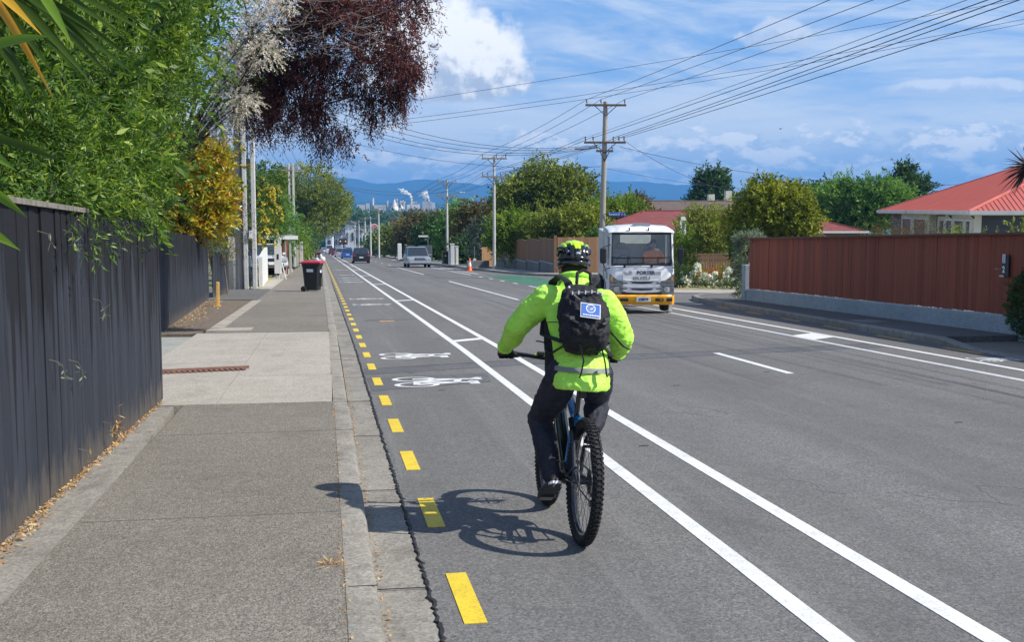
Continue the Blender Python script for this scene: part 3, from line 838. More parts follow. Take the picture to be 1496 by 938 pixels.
s = MB().sheet([(right_edge(y) + .15, y) for y in (18.9, 22, 26, 29, 33)] + [(11.37, 34.7), (11.65, 35.9), (12.3, 37.0), (13.65, 37.7), (13.65, 33.2), (12.3, 33.0), (12.3, 18.9)], .135, .12)
tag(s.build('footpath', M['path_dark']), 'dark asphalt footpath in front of the red fence', None, None, 'structure')
MB().sheet([(10.95, 22.6), (11.55, 22.8), (11.55, 23.6), (10.97, 23.4)], .139, .1).build('pale_patch', M['kerb'], bpy.data.objects['footpath.001'] if 'footpath.001' in bpy.data.objects else None)
s = MB().sheet([(right_edge(-12) + .15, -12), (right_edge(18) + .15, 18.85), (16, 18.85), (16, -12)], .03, .12)
tag(s.build('vehicle_crossing', M['path']), 'pale worn vehicle crossing at the right edge', None, None, 'structure')
# far side of the side street
kp = [(60, 62.2), (14, 64.5), (12.7, 65.4), (11.95, 66.6), (11.4, 69), (10.95, 73)] + [(far_edge(y), y) for y in (85, 110, 150, 260, 400)]
kerb_run('kerb', kp, -1, .13, .15, M['kerb'], 'kerb curving round the far corner of the side street')
s = MB().sheet([(60, 62.4), (14.1, 64.7), (12.8, 65.6), (12.1, 66.7), (11.55, 69), (11.1, 73), (10.5, 85), (9.75, 110), (9.25, 150), (8.45, 260), (11.4, 260), (12.2, 150), (12.6, 110), (12.9, 90), (13.1, 70), (14, 67.9), (60, 66)], .125, .12)
tag(s.build('footpath', M['concrete_old']), 'pale footpath round the far corner below the brown fence', None, None, 'structure')
# yards across the side street
A = at(960, 305, 44.5)
def yard(pts, mat, top, name, label):
    poly = []
    for u, t in pts:
        x, y, _ = gx(u, t); poly.append((x, y))
    s = MB().sheet(poly, top, .1); o = s.build(name, mat); tag(o, label, None, None, 'structure'); return o
yard([(975, 42.5), (1560, 37.5), (1560, 41.5), (985, 45.5)], M['concrete'], .02, 'pale_driveway', 'pale concrete strip beside the corner lawn')
yard([(965, 45.7), (1560, 41.6), (1560, 54), (975, 54)], M['dry_grass'], .03, 'lawn', 'dry front lawn in front of the white roses')
yard([(960, 54.2), (1560, 54.2), (1560, 90), (960, 66)], M['path_dark'], .02, 'courtyard', 'paved yard behind the rose beds')

# ------------------------------------------------------------------ far country, haze
def ridge(name, label, dist, az0, az1, prof, base_el, n, mat, depth, seed, rough=.12):
    """a range with real depth: front slope, crest, back slope; prof gives the crest height in pixels over the eye line"""
    g = rs(seed); rows = []
    m = MB()
    fr = [0, .3, .6, .85, 1.0, 1.25]
    hs = [0, .30, .62, .88, 1.0, .4]
    ph = g.uniform(0, 6, 8)
    for j, (f, hh) in enumerate(zip(fr, hs)):
        for i in range(n + 1):
            a = az0 + (az1 - az0) * i / n
            u = 748 + FPX * math.tan(R(a) - YAW)
            hpx = np.interp(u, [p[0] for p in prof], [p[1] for p in prof])
            wob = sum(math.sin(a * (1.3 * k + .8) * 2.2 + ph[k] + j * .6 * (j < 4)) / (k + 1.2) for k in range(8))
            H = (hpx + rough * hpx * wob * .35) / FPX * dist
            d = dist + (f - 1) * depth
            zb = gz(0, 3000) - .2
            m.v.append((d * math.sin(R(a)), d * math.cos(R(a)), zb + (EYE + H - zb) * hh + (0 if j in (0,) else g.normal() * depth * .006 * (hh < 1))))
    for j in range(len(fr) - 1):
        for i in range(n): m.f.append((j * (n + 1) + i, j * (n + 1) + i + 1, (j + 1) * (n + 1) + i + 1, (j + 1) * (n + 1) + i)); m.m.append(0)
    o = m.build(name, mat, smooth='all', fix=False); tag(o, label, None, None, 'structure'); return o
M['hill'] = simple('hazed_forest_hill', (.030, .060, .055), 1., scale=.004, var=.35, kind='World', spec=.1)  # forest green shifted toward haze blue in the base colour
M['hill_far'] = simple('hazed_forest_mountain', (.022, .055, .085), 1., scale=.002, var=.25, kind='World', spec=.1)  # blue of distant haze painted into the forest colour, besides the haze volume
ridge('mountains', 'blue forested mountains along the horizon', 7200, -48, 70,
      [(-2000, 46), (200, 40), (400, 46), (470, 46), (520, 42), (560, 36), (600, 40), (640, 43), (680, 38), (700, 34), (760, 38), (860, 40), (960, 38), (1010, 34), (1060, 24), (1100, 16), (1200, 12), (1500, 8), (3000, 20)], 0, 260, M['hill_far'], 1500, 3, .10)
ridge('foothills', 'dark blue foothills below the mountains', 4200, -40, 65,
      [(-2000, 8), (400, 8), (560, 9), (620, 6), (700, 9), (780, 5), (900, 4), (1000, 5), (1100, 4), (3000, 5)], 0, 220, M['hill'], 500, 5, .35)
def haze():
    o = MB().box((1500, 4300, 100), (17600, 9300, 500)).build('haze', simple('tmp', (1, 1, 1)))
    mt = bpy.data.materials.new('haze'); mt.use_nodes = True; nt = mt.node_tree; nt.nodes.clear()
    out = nt.nodes.new('ShaderNodeOutputMaterial'); pv = nt.nodes.new('ShaderNodeVolumePrincipled')
    pv.inputs['Color'].default_value = (.16, .49, 1.0, 1); pv.inputs['Density'].default_value = .0002; pv.inputs['Anisotropy'].default_value = .1
    nt.links.new(pv.outputs[0], out.inputs['Volume'])
    o.data.materials.clear(); o.data.materials.append(mt); o['kind'] = 'stuff'
    # bottom a metre under the lowest ground, top above the highest crest
    zlo = gz(0, 9000) - 1.2; zhi = 250.
    o.location = (1500, 4300, (zlo + zhi) / 2)
    me = o.data; c = Vector((1500, 4300, 100))
    for v in me.vertices:
        v.co = (v.co.x - 1500, v.co.y - 4300, (zhi - zlo) / 2 * (1 if v.co.z > 100 else -1))
    tag(o, 'thin blue haze over the valley and hills')
haze()
#@@PART2
# ------------------------------------------------------------------ poles and wires
def wire_curve(m, a, b, sag, r, n=14):
    a = Vector(a); b = Vector(b)
    m.tube([a.lerp(b, k / n) - Vector((0, 0, sag * 4 * (k / n) * (1 - k / n))) for k in range(n + 1)], r, 5, cap=False)
def power_pole(label, x, y, h, r, arms, mat, lean=(0, 0), group=None, transformer=False):
    t = thing('power_pole', label, 'power pole', (x, y, gz(x, y)), 0, group)
    top = Vector((lean[0], lean[1], h))
    MB().tube([(0, 0, -.1), top * .5, top], [r, r * .85, r * .68], 12).build('pole', mat, t, smooth=True)
    heads = {}
    for ai, (z, w, ang, offs, stem) in enumerate(arms):
        c = top * (z / h); rot = Matrix.Rotation(ang, 3, 'Z')
        arm = MB().box(c + rot @ Vector((0, -r * .9, 0)), (w, .10, .11), rot).build('crossarm', M['pole_wood'] if mat is not M['pole_wood'] else M['bark'], t)
        b = MB()
        for s in (-1, 1): b.tube([c + rot @ Vector((s * w * .28, -r * .9, -.02)), c + rot @ Vector((0, -r * .9, -.55))], .022, 5)
        b.build('brace', M['dark_metal'], arm)
        ins = MB().lathe([(.0, 0), (.02, 0), (.02, .09), (.055, .10), (.03, .14), (.06, .16), (.035, .21), (.045, .24), (0, .27)], 8).mesh('insulator', M['insulator'], True)
        for o in offs:
            p = c + rot @ Vector((o, -r * .9, .05))
            inst('insulator', ins, arm, p)
            heads[(ai, o)] = t.location + p + Vector((0, 0, .25))
    return t, heads
T1 = 62.
x, y, _ = gx(879, T1)
PA, HA = power_pole('tall timber power pole with two crossarms and a blue street sign behind the truck', x, y, 9.35, .175,
    [(9.15, 2.15, -.13, (-1.0, -.25, 1.0), 0), (7.2, 2.2, -.13, (-1.02, -.62, .45, .75, 1.02), 0), (6.75, .9, -.13, (-.4, .4), 0)], M['pole_wood'], (.17, 0))
sx_ = bpy.data.objects.new('street_sign', None)
def text_obj(name, s, size, mat, parent, loc, rot, sx=1., ext=.002, align='CENTER', bold=0.):
    cu = bpy.data.curves.new(name, 'FONT'); cu.body = s; cu.size = size; cu.align_x = align; cu.align_y = 'CENTER'; cu.extrude = ext; cu.offset = bold; cu.resolution_u = 3
    tmp = bpy.data.objects.new(name, cu); COL.objects.link(tmp)
    dg = bpy.context.evaluated_depsgraph_get()
    me = bpy.data.meshes.new_from_object(tmp.evaluated_get(dg))
    bpy.data.objects.remove(tmp)
    me.materials.clear(); me.materials.append(mat)
    o = bpy.data.objects.new(name, me); link(o, parent); o.location = loc; o.rotation_euler = rot; o.scale = (sx, 1, 1)
    return o
bpy.data.objects.remove(sx_)
x0 = PA.location.x; y0 = PA.location.y
st_ = thing('street_sign', 'blue street name sign fixed to the tall timber pole above the truck', 'street sign', (x0 + .2, y0 - .2, at(898, 313, T1).z), R(-8))
MB().box((.58, 0, 0), (.92, .03, .215), ch=.008).build('blade', M['sign_blue'], st_)
MB().box((.86, -.004, 0), (.22, .03, .19), ch=.008).build('end_panel', M['sign_purple'], st_)
MB().box((.02, 0, 0), (.24, .05, .05)).build('bracket', M['dark_metal'], st_)
text_obj('lettering', 'Renwick', .155, M['ink_white'], st_, (.36, -.02, 0), (PI / 2, 0, 0), .82, bold=.002)
text_obj('lettering', 'D', .17, M['ink_white'], st_, (.665, -.02, 0), (PI / 2, 0, 0), .9, bold=.002)
text_obj('lettering', '0', .13, M['ink_white'], st_, (.84, -.024, 0), (PI / 2, 0, 0), .9)
text_obj('lettering', ')', .17, M['ink_white'], st_, (.99, -.02, 0), (PI / 2, 0, 0), .9, bold=.002)
x, y, _ = gx(722, 81); PB, HB = power_pole('concrete power pole with two crossarms beside the brown fence', x, y, 7.95, .115,
    [(7.8, 1.75, -.1, (-.8, .15, .8), 0), (6.55, 1.8, -.1, (-.8, -.45, .45, .8), 0)], M['pole_conc'])
x, y, _ = gx(653, 105); PC, HC = power_pole('concrete power pole beside the red lidded bin across the road', x, y, 7.6, .125,
    [(7.45, 1.75, -.1, (-.8, 0, .8), 0), (6.2, 1.9, -.1, (-.85, -.5, .5, .85), 0)], M['pole_conc'])
px_, py_, _ = gx(553, 175); PD, HD = power_pole('slim power pole beside the russet roadside trees', px_, py_, 7.4, .15, [(7.2, 1.7, -.1, (-.8, 0, .8), 0)], M['pole_conc'])
far_poles = []
for u, t_, h in ((533, 250, 8.0), (524, 300, 8.4), (518, 345, 9.0), (541, 215, 7.2), (508, 420, 9.5), (494, 500, 10.)):
    x, y, _ = gx(u, t_)
    lab = {533: 'thin far pole nearest the round red sign', 524: 'thin far pole in front of the long white building', 518: 'dark thin far pole at the corner of the white building',
           541: 'short pale pole just left of the round sign', 508: 'distant pole among the far cars', 494: 'most distant pole at the bottom of the road'}[u]
    p, hh = power_pole(lab, x, y, h, .17, [(h - .3, 2.2, -.1, (-1., 1.), 0)], M['pole_conc'], group='far poles along the road'); far_poles.append(hh)
# street lamp arm on a pole between
x, y, _ = gx(694, 118)
t = thing('street_lamp', 'long street lamp arm reaching left over the road', 'street lamp', (x + 1.2, y, gz(x, y)))
MB().tube([(0, 0, 0), (0, 0, 6.6)], [.07, .05], 8).build('post', M['metal'], t, True)
MB().tube([(0, 0, 6.4), (-1.0, -.1, 6.9), (-2.3, -.2, 7.15)], .035, 6).build('arm', M['metal'], t, True)
MB().box((-2.55, -.22, 7.17), (.6, .2, .09), ch=.03).build('lamp_head', M['white'], t)
# double concrete posts on the left
def left_pole(label, u, t_, h, top_lean=0):
    x, y, _ = gx(u, t_)
    t = thing('concrete_pole', label, 'power pole', (x, y, gz(x, y) + .1), 0, 'concrete poles on the left footpath')
    w = 0.0
    m = MB()
    m.box((-.16, 0, h / 2), (.17, .26, h), ch=.02); m.build('post', M['pole_conc'], t)
    m = MB(); m.box((.17, -.05, h / 2), (.17, .26, h), ch=.02); m.build('post', M['pole_conc'], t)
    m = MB()
    for z in [k * .9 + .5 for k in range(int(h / .9))]: m.box((0.0, 0.02, z), (.20, .16, .16))
    m.box((-.02, .02, h / 2), (.035, .06, h)); m.build('web', M['block'], t)
    MB().box((.04, -.17, 2.15), (.12, .07, .32), ch=.01).build('meter_box', M['white'], t)
    MB().box((0, -.1, h - .5), (2.2, .1, .11)).build('crossarm', M['pole_wood'], t)
    for o in (-1, -.5, .5, 1): MB().lathe([(0, 0), (.03, 0), (.05, .1), (.02, .2), (0, .22)], 8, c=(o, -.1, h - .45)).build('insulator', M['insulator'], t)
    return t, t.location + Vector((0, -.1, h - .3))
PL1, HL1 = left_pole('twin posted pale concrete pole by the white fence', 364, 45.4, 8.6)
MB().tube([(-.42, .1, 0), (-.40, .1, 8.4)], [.16, .12], 10).build('timber_post', M['pole_wood'], PL1, True)
PL2, HL2 = left_pole('twin posted concrete pole beyond the carport', 426, 95, 8.4)

wires = []
def wire(label, a, b, sag=.3, r=.013, over=0.0, group='overhead wires', n=14):
    a = Vector(a); b = Vector(b)
    if over: b = a + (b - a) * (1 + over)
    m = MB(); mid = Vector((0, 0, 0)); wire_curve(m, a, b, sag, r, n)
    o = m.build('overhead_wire', M['wire'], None, smooth='all', fix=False); tag(o, label, 'power line', group)
    wires.append(o)
ks = list(HA.keys())
h0 = [HA[k] for k in ks if k[0] == 0]; h1 = [HA[k] for k in ks if k[0] == 1]; h2 = [HA[k] for k in ks if k[0] == 2]
# top three rise over the camera side of the street
ends = [(1200, -2), (1262, -2), (1315, -2)]
for h, e_, w_ in zip(h0, ends, ('left', 'middle', 'right')):
    wire('wire from the %s insulator of the top crossarm rising to the upper right' % w_, h, at(e_[0], e_[1], 31), .12, .0105, .62)
for h, e_, w_ in zip(h1, [(1400, -2), (1430, -2), (1452, -2), (1476, -2), (1497, 9)], ('first', 'second', 'third', 'fourth', 'lowest')):
    wire('%s cable of the bundle rising steeply to the upper right corner from the lower crossarm' % w_, h + Vector((0, 0, -.05)), at(e_[0], e_[1], 26), .1, .0125 if w_ != 'first' else .008, .5)
# lines crossing the street from the left over the top arm
for (a, b, t0, t1, lab, sg) in (((555, 156), (1540, -14), 75, 62, 'highest wire crossing the whole sky from left to right', .35), ((555, 173), (1540, 12), 75, 60, 'upper wire of the pair crossing the sky at the timber pole head', .75), ((560, 178), (1540, 18), 76, 61, 'lower wire of the pair crossing the sky at the timber pole head', .8)):
    wire(lab, at(a[0] - 250, a[1] + (a[1] - b[1]) * .20, t0), at(b[0], b[1], t1), sg, .012, .1)
# from the lower arm to the left, to a pole behind the purple tree
for i, (v, w_) in enumerate(((166, 'top'), (174, 'second'), (184, 'third'), (190, 'lowest'))):
    wire('%s wire sagging from the lower crossarm left to the purple tree' % w_, h2[0] + Vector((0, 0, -.04 * i)), at(470, v - 22 + i * 2, 60), 1.0, .013)
wire('thick grey cable splice running left from the timber pole', h2[0] + Vector((0, 0, -.12)), at(840, 218, 61), .02, .035)
wire('service wire dropping left behind the big green tree', at(880, 243, T1), at(470, 196, 66), .7, .011)
wire('service wire falling right toward the dark conifer', h1[-1] + Vector((0, 0, -.2)), at(1085, 281, 75), .5, .011)
wire('long low wire running right to the red roofed house', at(905, 214, T1), at(1500, 264, 60), .9, .012)
wire('thin faint wire falling right behind the bushy tree', at(882, 245, T1), at(1100, 276, 80), .2, .009)
# down the street from pole to pole
kb = list(HB.values()); kc = list(HC.values()); kd = list(HD.values())
for i, (a, b) in enumerate(((h0[0], kb[0]), (h0[1], kb[1]), (h0[2], kb[2]), (h1[0], kb[3]), (h1[1], kb[4]), (h1[3], kb[5]), (h1[4], kb[6]))):
    wire('%s street wire between the tall timber pole and the next concrete pole' % ('first', 'second', 'third', 'fourth', 'fifth', 'sixth', 'seventh')[i], a, b, .18, .012)
for i, (a, b) in enumerate(zip(kb, kc)):
    wire('%s street wire between the two concrete poles over the shrubs' % ('first', 'second', 'third', 'fourth', 'fifth', 'sixth', 'seventh')[i], a, b, .25, .012)
for i, (a, b) in enumerate(zip(kc[:3], kd)):
    wire('%s street wire leaving the third concrete pole down the hill' % ('first', 'second', 'third')[i], a, b, .5, .016)
prev = kd
for hi, hh in enumerate(far_poles[:3]):
    hv = list(hh.values())
    for wi, (a, b) in enumerate(zip((prev[0], prev[-1]), hv)): wire('%s fine wire of the %s far span above the town' % (('left', 'right')[wi], ('nearest', 'middle', 'farthest')[hi]), a, b, .5, .02, group='fine wires between far poles')
    prev = hv
for i, (v0, v1) in enumerate(((252, 274), (256, 279))):
    wire('%s wire crossing the mountains from the left pole' % ('upper', 'lower')[i], HL2 + Vector((-.5 + i, 0, -.1 - .3 * i)), at(653, v1, 105), 1.0, .014)
for o_ in (-.9, -.4, .4, .9):
    wire('%s wire between the two left concrete poles' % {-.9: 'leftmost', -.4: 'second', .4: 'third', .9: 'rightmost'}[o_], HL1 + Vector((o_, 0, 0)), HL2 + Vector((o_, 0, 0)), .8, .011, group='wires between the left poles')

# ------------------------------------------------------------------ black fences on the left
def paling_meshes(h, w, mat, n=5, th=.019, seed=3, slope=SLOPE, point=False):
    g = random.Random(seed); out = []
    for k in range(n):
        ww = w * g.uniform(.965, .99); dh = g.uniform(-.006, .006)
        m = MB(); b0 = g.uniform(0, .02)
        y0, y1 = -ww / 2, ww / 2; c = .003
        # plan outline with eased front arrises; top cut to the fall of the street
        pl = [(-th / 2, y0), (th / 2 - c, y0), (th / 2, y0 + c), (th / 2, y1 - c), (th / 2 - c, y1), (-th / 2, y1)]
        vs = [(x, y, b0 - slope * y) for x, y in pl] + [(x, y, h + dh - slope * y) for x, y in pl]
        nn = len(pl); fs = [tuple(range(nn - 1, -1, -1)), tuple(range(nn, 2 * nn))] + [(i, (i + 1) % nn, nn + (i + 1) % nn, nn + i) for i in range(nn)]
        m.add(vs, fs); out.append(m.mesh('paling', mat))
    return out
def paling_run(parent, meshes, p0, p1, w, z, name='paling', jit=.0018, seed=1, flip=False):
    """boards from p0 to p1, foot at ground + z; parent sits at the origin"""
    g = random.Random(seed); a = Vector((*p0, 0)); b = Vector((*p1, 0)); L = (b - a).length; n = int(L / w)
    d = (b - a) / L; ang = math.atan2(-d.x, d.y)
    for k in range(n):
        p = a + d * (k + .5) * w
        inst(name, meshes[g.randrange(len(meshes))], parent, (p.x + g.gauss(0, jit), p.y, gz(p.x, p.y) + z), (g.gauss(0, .002), g.gauss(0, .0015), ang + g.gauss(0, .0025)))
F1 = thing('black_fence', 'tall black stained paling fence with a grey capping board in the left foreground', 'fence')
pm = paling_meshes(1.90, .094, M['fence_black'], 6)
paling_run(F1, pm, (-1.84, 5.0), (-1.80, 12.88), .094, .125, seed=4)
m = MB(); rr_ = [[( -1.96, y, gz(0, y) + 2.03), (-1.785, y, gz(0, y) + 2.03), (-1.785, y, gz(0, y) + 2.065), (-1.96, y, gz(0, y) + 2.068)] for y in (4.8, 6.5, 7.7, 9.2)]
m.loft(rr_); m.build('capping', M['fence_cap'], F1)
m = MB(); rr_ = [[( -1.84, y, gz(0, y) + 1.93), (-1.812, y, gz(0, y) + 1.93), (-1.812, y, gz(0, y) + 2.03), (-1.84, y, gz(0, y) + 2.03)] for y in (4.8, 6.5, 9.2)]
for zr in (.45, 1.15, 1.8):
    r2 = MB(); r2.loft([[(-1.90, y, gz(0, y) + zr), (-1.855, y, gz(0, y) + zr), (-1.855, y, gz(0, y) + zr + .09), (-1.90, y, gz(0, y) + zr + .09)] for y in (4.8, 8, 12.86)]); r2.build('rail', M['fence_black'], F1)
for y in (6.2, 8.4, 10.6, 12.8): MB().box((-1.93, y, gz(0, y) + 1.05), (.09, .09, 1.95)).build('post', M['fence_black'], F1)
F2 = thing('black_fence', 'second black paling fence beyond the concrete driveway', 'fence')
pm2 = paling_meshes(2.02, .094, M['fence_black'], 5, seed=8)
paling_run(F2, pm2, (-3.28, 23.2), (-3.86, 38.6), .094, .06, seed=6)
for zr in (.45, 1.85):
    r2 = MB(); r2.loft([[(x - .09, y, gz(0, y) + zr), (x - .04, y, gz(0, y) + zr), (x - .04, y, gz(0, y) + zr + .09), (x - .09, y, gz(0, y) + zr + .09)] for x, y in ((-3.29, 23.3), (-3.86, 38.6))]); r2.build('rail', M['fence_black'], F2)
F3 = thing('low_gate', 'low black board gate panel at the end of the second black fence', 'gate')
pm3 = paling_meshes(1.38, .12, M['fence_black'], 3, seed=9)
paling_run(F3, pm3, (-3.78, 39.0), (-3.62, 43.2), .12, .12, seed=2)
MB().loft([[(x - .08, y, gz(0, y) + 1.25), (x - .03, y, gz(0, y) + 1.25), (x - .03, y, gz(0, y) + 1.34), (x - .08, y, gz(0, y) + 1.34)] for x, y in ((-3.78, 39), (-3.62, 43.2))]).build('rail', M['fence_black'], F3)
# peg, litter, sprigs on the fence
x, y, _ = gx(315, 32.4)
pg = MB().box((0, 0, .36), (.085, .085, .74), Matrix.Rotation(.02, 3, 'Y'), .008).box((-.02, 0, .04), (.2, .12, .06)).build('survey_peg', M['peg'], loc=(x, y, gz(x, y) + .06))
tag(pg, 'yellow wooden peg standing against the second black fence', 'peg')
g = rs(12)
n = 1700
yy = g.random(n) ** 1.2 * 7.6 + 5.0; xx = -1.81 + np.abs(g.normal(0, .026, n)) * np.where(yy < 7.5, 1.9, 1.0)
zz = -SLOPE * yy + .128 + g.random(n) * .014
def scatter(name, mat, P, ln, wd, seed=0, kind='stuff', label=None, flat=.35, parent=None):
    g = rs(seed); n = len(P)
    d = g.normal(size=(n, 3)); d[:, 2] *= flat; d /= np.linalg.norm(d, axis=1)[:, None]
    s = np.cross(d, np.array([0, 0, 1.]) + g.normal(size=(n, 3)) * .4); s /= np.linalg.norm(s, axis=1)[:, None]
    l = ln * g.uniform(.5, 1.3, n)[:, None]; w = wd * g.uniform(.5, 1.3, n)[:, None]
    V = np.stack([P, P + d * l * .5 + s * w * .5, P + d * l, P + d * l * .5 - s * w * .5], 1).reshape(-1, 3)
    me = bpy.data.meshes.new(name); me.from_pydata(V.tolist(), [], [(4 * i, 4 * i + 1, 4 * i + 2, 4 * i + 3) for i in range(n)]); me.materials.append(mat); me.update()
    o = inst(name, me, parent)
    if kind: o['kind'] = kind
    if label: o['label'] = label
    return o
scatter('leaf_litter', LEAF['litter'], np.stack([xx, yy, zz], 1), .035, .014, 2, label='orange brown fallen leaves along the foot of the black fence')
n = 420; yy = g.random(n) * 12 + 4.5; xx = .205 - .004 * (yy - 6.7) + g.normal(.03, .012, n)
scatter('gutter_leaves', LEAF['litter'], np.stack([xx, yy, -SLOPE * yy + .004 + g.random(n) * .008], 1), .022, .012, 3, label='small reddish leaves caught in the gutter')
n = 260; yy = g.random(n) * 8 + 4.5; xx = .045 - .004 * (yy - 6.7) + g.normal(0, .008, n)
scatter('crack_moss', LEAF['litter'], np.stack([xx, yy, -SLOPE * yy + .124], 1), .02, .01, 4, label='dry moss in the crack behind the kerb')
n = 900; yy = g.random(n) * 14 + 23.5; xx = -3.2 + np.abs(g.normal(0, .25, n)) - (yy - 23) * .036
scatter('leaf_litter', LEAF['litter'], np.stack([xx, yy, -SLOPE * yy + .11], 1), .05, .03, 6, label='dead leaves along the second black fence')
n = 60; P = np.stack([g.normal(-.005, .035, n), g.normal(5.95, .05, n), np.full(n, -SLOPE * 5.95 + .125)], 1)
wd = scatter('weed', LEAF['litter'], P, .075, .008, 5, kind=None, flat=.6)
tag(wd, 'small straggly weed growing in the kerb crack', 'weed')
g2 = random.Random(4)
SP = [(62, 342, 7.3, .3, 'tiny dry sprig poking through the fence nearest the left edge'), (98, 340, 7.75, .5, 'forked leafy sprig hanging high on the black fence'), (140, 440, 8.3, .5, 'bent bare stalk with a leaf high on the fence middle'), (78, 530, 7.5, .45, 'drooping leafy sprig in the middle of the black fence'),
      (106, 530, 7.8, .5, 'second drooping sprig just right of the mid fence sprig'), (155, 620, 8.6, .5, 'dry grassy tuft low on the fence near its far end'), (120, 660, 8.1, .4, 'dry twig low on the black fence'), (170, 625, 9.3, .6, 'straw coloured tuft at the foot of the fence')]
for i, (u, v, t_, s, lab) in enumerate(SP):
    p = at(u, v, t_); 
    k = (-1.80 - p.x); d_ = Vector(p) - Vector((0, 0, EYE)); p = Vector((0, 0, EYE)) + d_ * ((-1.785) / d_.x)
    t = thing('leaf_sprig', lab, 'sprig', p)
    m = MB(); pts = [Vector((-.03, 0, .02)), Vector((.03, .02, 0)), Vector((.05, .05 * g2.choice((-1, 1)), -.05 * s * 2)), Vector((.055, .07, -.14 * s * 2))]
    m.tube(pts, [.003, .0026, .002, .0012], 5); m.build('stalk', M['twig'], t)
    n = int(12 * s * 2); P = np.array([list(pts[2].lerp(pts[3], g2.random())) for _ in range(n)]) if i != 7 else np.array([[.01, g2.gauss(0, .08), g2.gauss(0, .05)] for _ in range(60)])
    o = scatter('leaves', LEAF['grey'] if i < 5 else LEAF['litter'], P, .06, .013, i + 20, kind=None, flat=1.2, parent=t)

# ------------------------------------------------------------------ trees and shrubs on the left
def pxl(u, v, t_, r, rz=None, ry=None):
    p = at(u, v, t_); return (p.x, p.y, p.z, r, ry or r, rz or r)
lob = [pxl(40, 225, 9.6, .85, .55), pxl(125, 235, 10.8, .75, .6), pxl(165, 240, 12.8, .55, .6), pxl(195, 255, 14.0, .30, .55), pxl(95, 130, 11, .9, .8), pxl(175, 130, 13.4, .80, .9), pxl(225, 100, 15.4, .62, .6), pxl(60, 30, 11.5, 1.2, .9), pxl(180, 30, 14, 1.2, 1.1), pxl(262, 40, 16.0, .66, .8), pxl(10, 130, 9.4, .7, .8), pxl(300, -30, 16.8, .6, .5), pxl(120, -70, 14, 1.6, .8), pxl(210, -70, 16, 1.2, .8), pxl(-60, 60, 10.5, 1.2, 1.6), pxl(205, 190, 15.2, .35, .5), pxl(120, 185, 12.4, 1.0, .8), pxl(60, 285, 8.8, .45, .22), pxl(150, 290, 11.2, .42, .3), pxl(190, 300, 13.0, .28, .22)]
t = thing('willowy_tree', 'big narrow leaved green tree spilling over the black fence at the left', 'tree')
limbs('trunk', (-3.6, 12.0, gz(0, 12)), lob, .13, t, M['bark_dark'], 3, 1)
def clipL(c): return ((c[:, 2] > 1.72 - SLOPE * c[:, 1] + .12) & ((c[:, 0] < -1.83) | (c[:, 2] > 2.15 - SLOPE * c[:, 1]))) & (c[:, 1] > 5)
sub = sublobes(lob, 420, .20, .42, 91)
me = leaf_mesh('crown', LEAF['willow'], sub, 14000, per=10, tl=.22, ll=.080, lw=.0165, seed=2, droop=.15, shell=(.3, 1.08), out=.9, spread=.8, jitter=.03, clip=clipL, up=.25, wave=.25)
inst('crown', me, t)
me = leaf_mesh('young_shoots', LEAF['lime'], sub[::5], 900, per=9, tl=.20, ll=.055, lw=.012, seed=4, droop=.1, shell=(.8, 1.15), out=.9, clip=clipL, up=.4)
inst('young_shoots', me, t)
me = leaf_mesh('inner_crown', LEAF['willow'], [(a, b + .35, c, d * .9, e * .9, f * .9) for a, b, c, d, e, f in lob], 2300, per=9, tl=.35, ll=.15, lw=.05, seed=3, droop=.15, shell=(.1, .85), jitter=.1, clip=clipL)
inst('inner_crown', me, t)
lob2 = [(-1.98, 8.6 + k * .62, gz(0, 8.6 + k * .62) + 2.12, .20, .42, .20) for k in range(8)]
me = leaf_mesh('fringe', LEAF['willow'], lob2, 620, per=9, tl=.22, ll=.07, lw=.016, seed=5, droop=.3, shell=(.2, 1.0), out=.8)
inst('fringe', me, t)
lobg = [pxl(282, 235, 33, 0.79, 0.70), pxl(259, 285, 33, 0.70, 0.70), pxl(305, 275, 33, 0.64, 0.76), pxl(277, 325, 33, 0.79, 0.44), pxl(249, 225, 33, 0.48, 0.44), pxl(315, 228, 33, 0.44, 0.38), pxl(305, 315, 33, 0.53, 0.48), pxl(327, 300, 33, 0.28, 0.51)]
t = thing('golden_shrub', 'golden and orange leaved magnolia like shrub above the second black fence', 'shrub')
limbs('trunk', (-4.9, 33.5, gz(0, 33.5)), lobg, .05, t, M['bark_dark'], 5, 2)
me = leaf_mesh('crown', LEAF['gold'], lobg, 1500, per=9, tl=.26, ll=.18, lw=.070, seed=7, droop=.05, shell=(.35, 1.04), out=.9, up=.35, jitter=.1)
inst('crown', me, t)
# twiggy reddish bush beside the pole
x, y, _ = gx(352, 40)
tree('twiggy_shrub', 'sparse reddish twiggy shrub behind the twin posted pole', (x - .5, y, gz(x, y)), [(0, 0, 2.3, .8, 1.1, .9), (-.7, .5, 1.8, .8, 1, .8), (.1, 0, 3.1, .5, .8, .5)], LEAF['russet'], 620, None, 'shrub', .025, M['twig'], 9, 3, per=8, tl=.35, ll=.09, lw=.02, droop=.1, shell=(.3, 1.05))
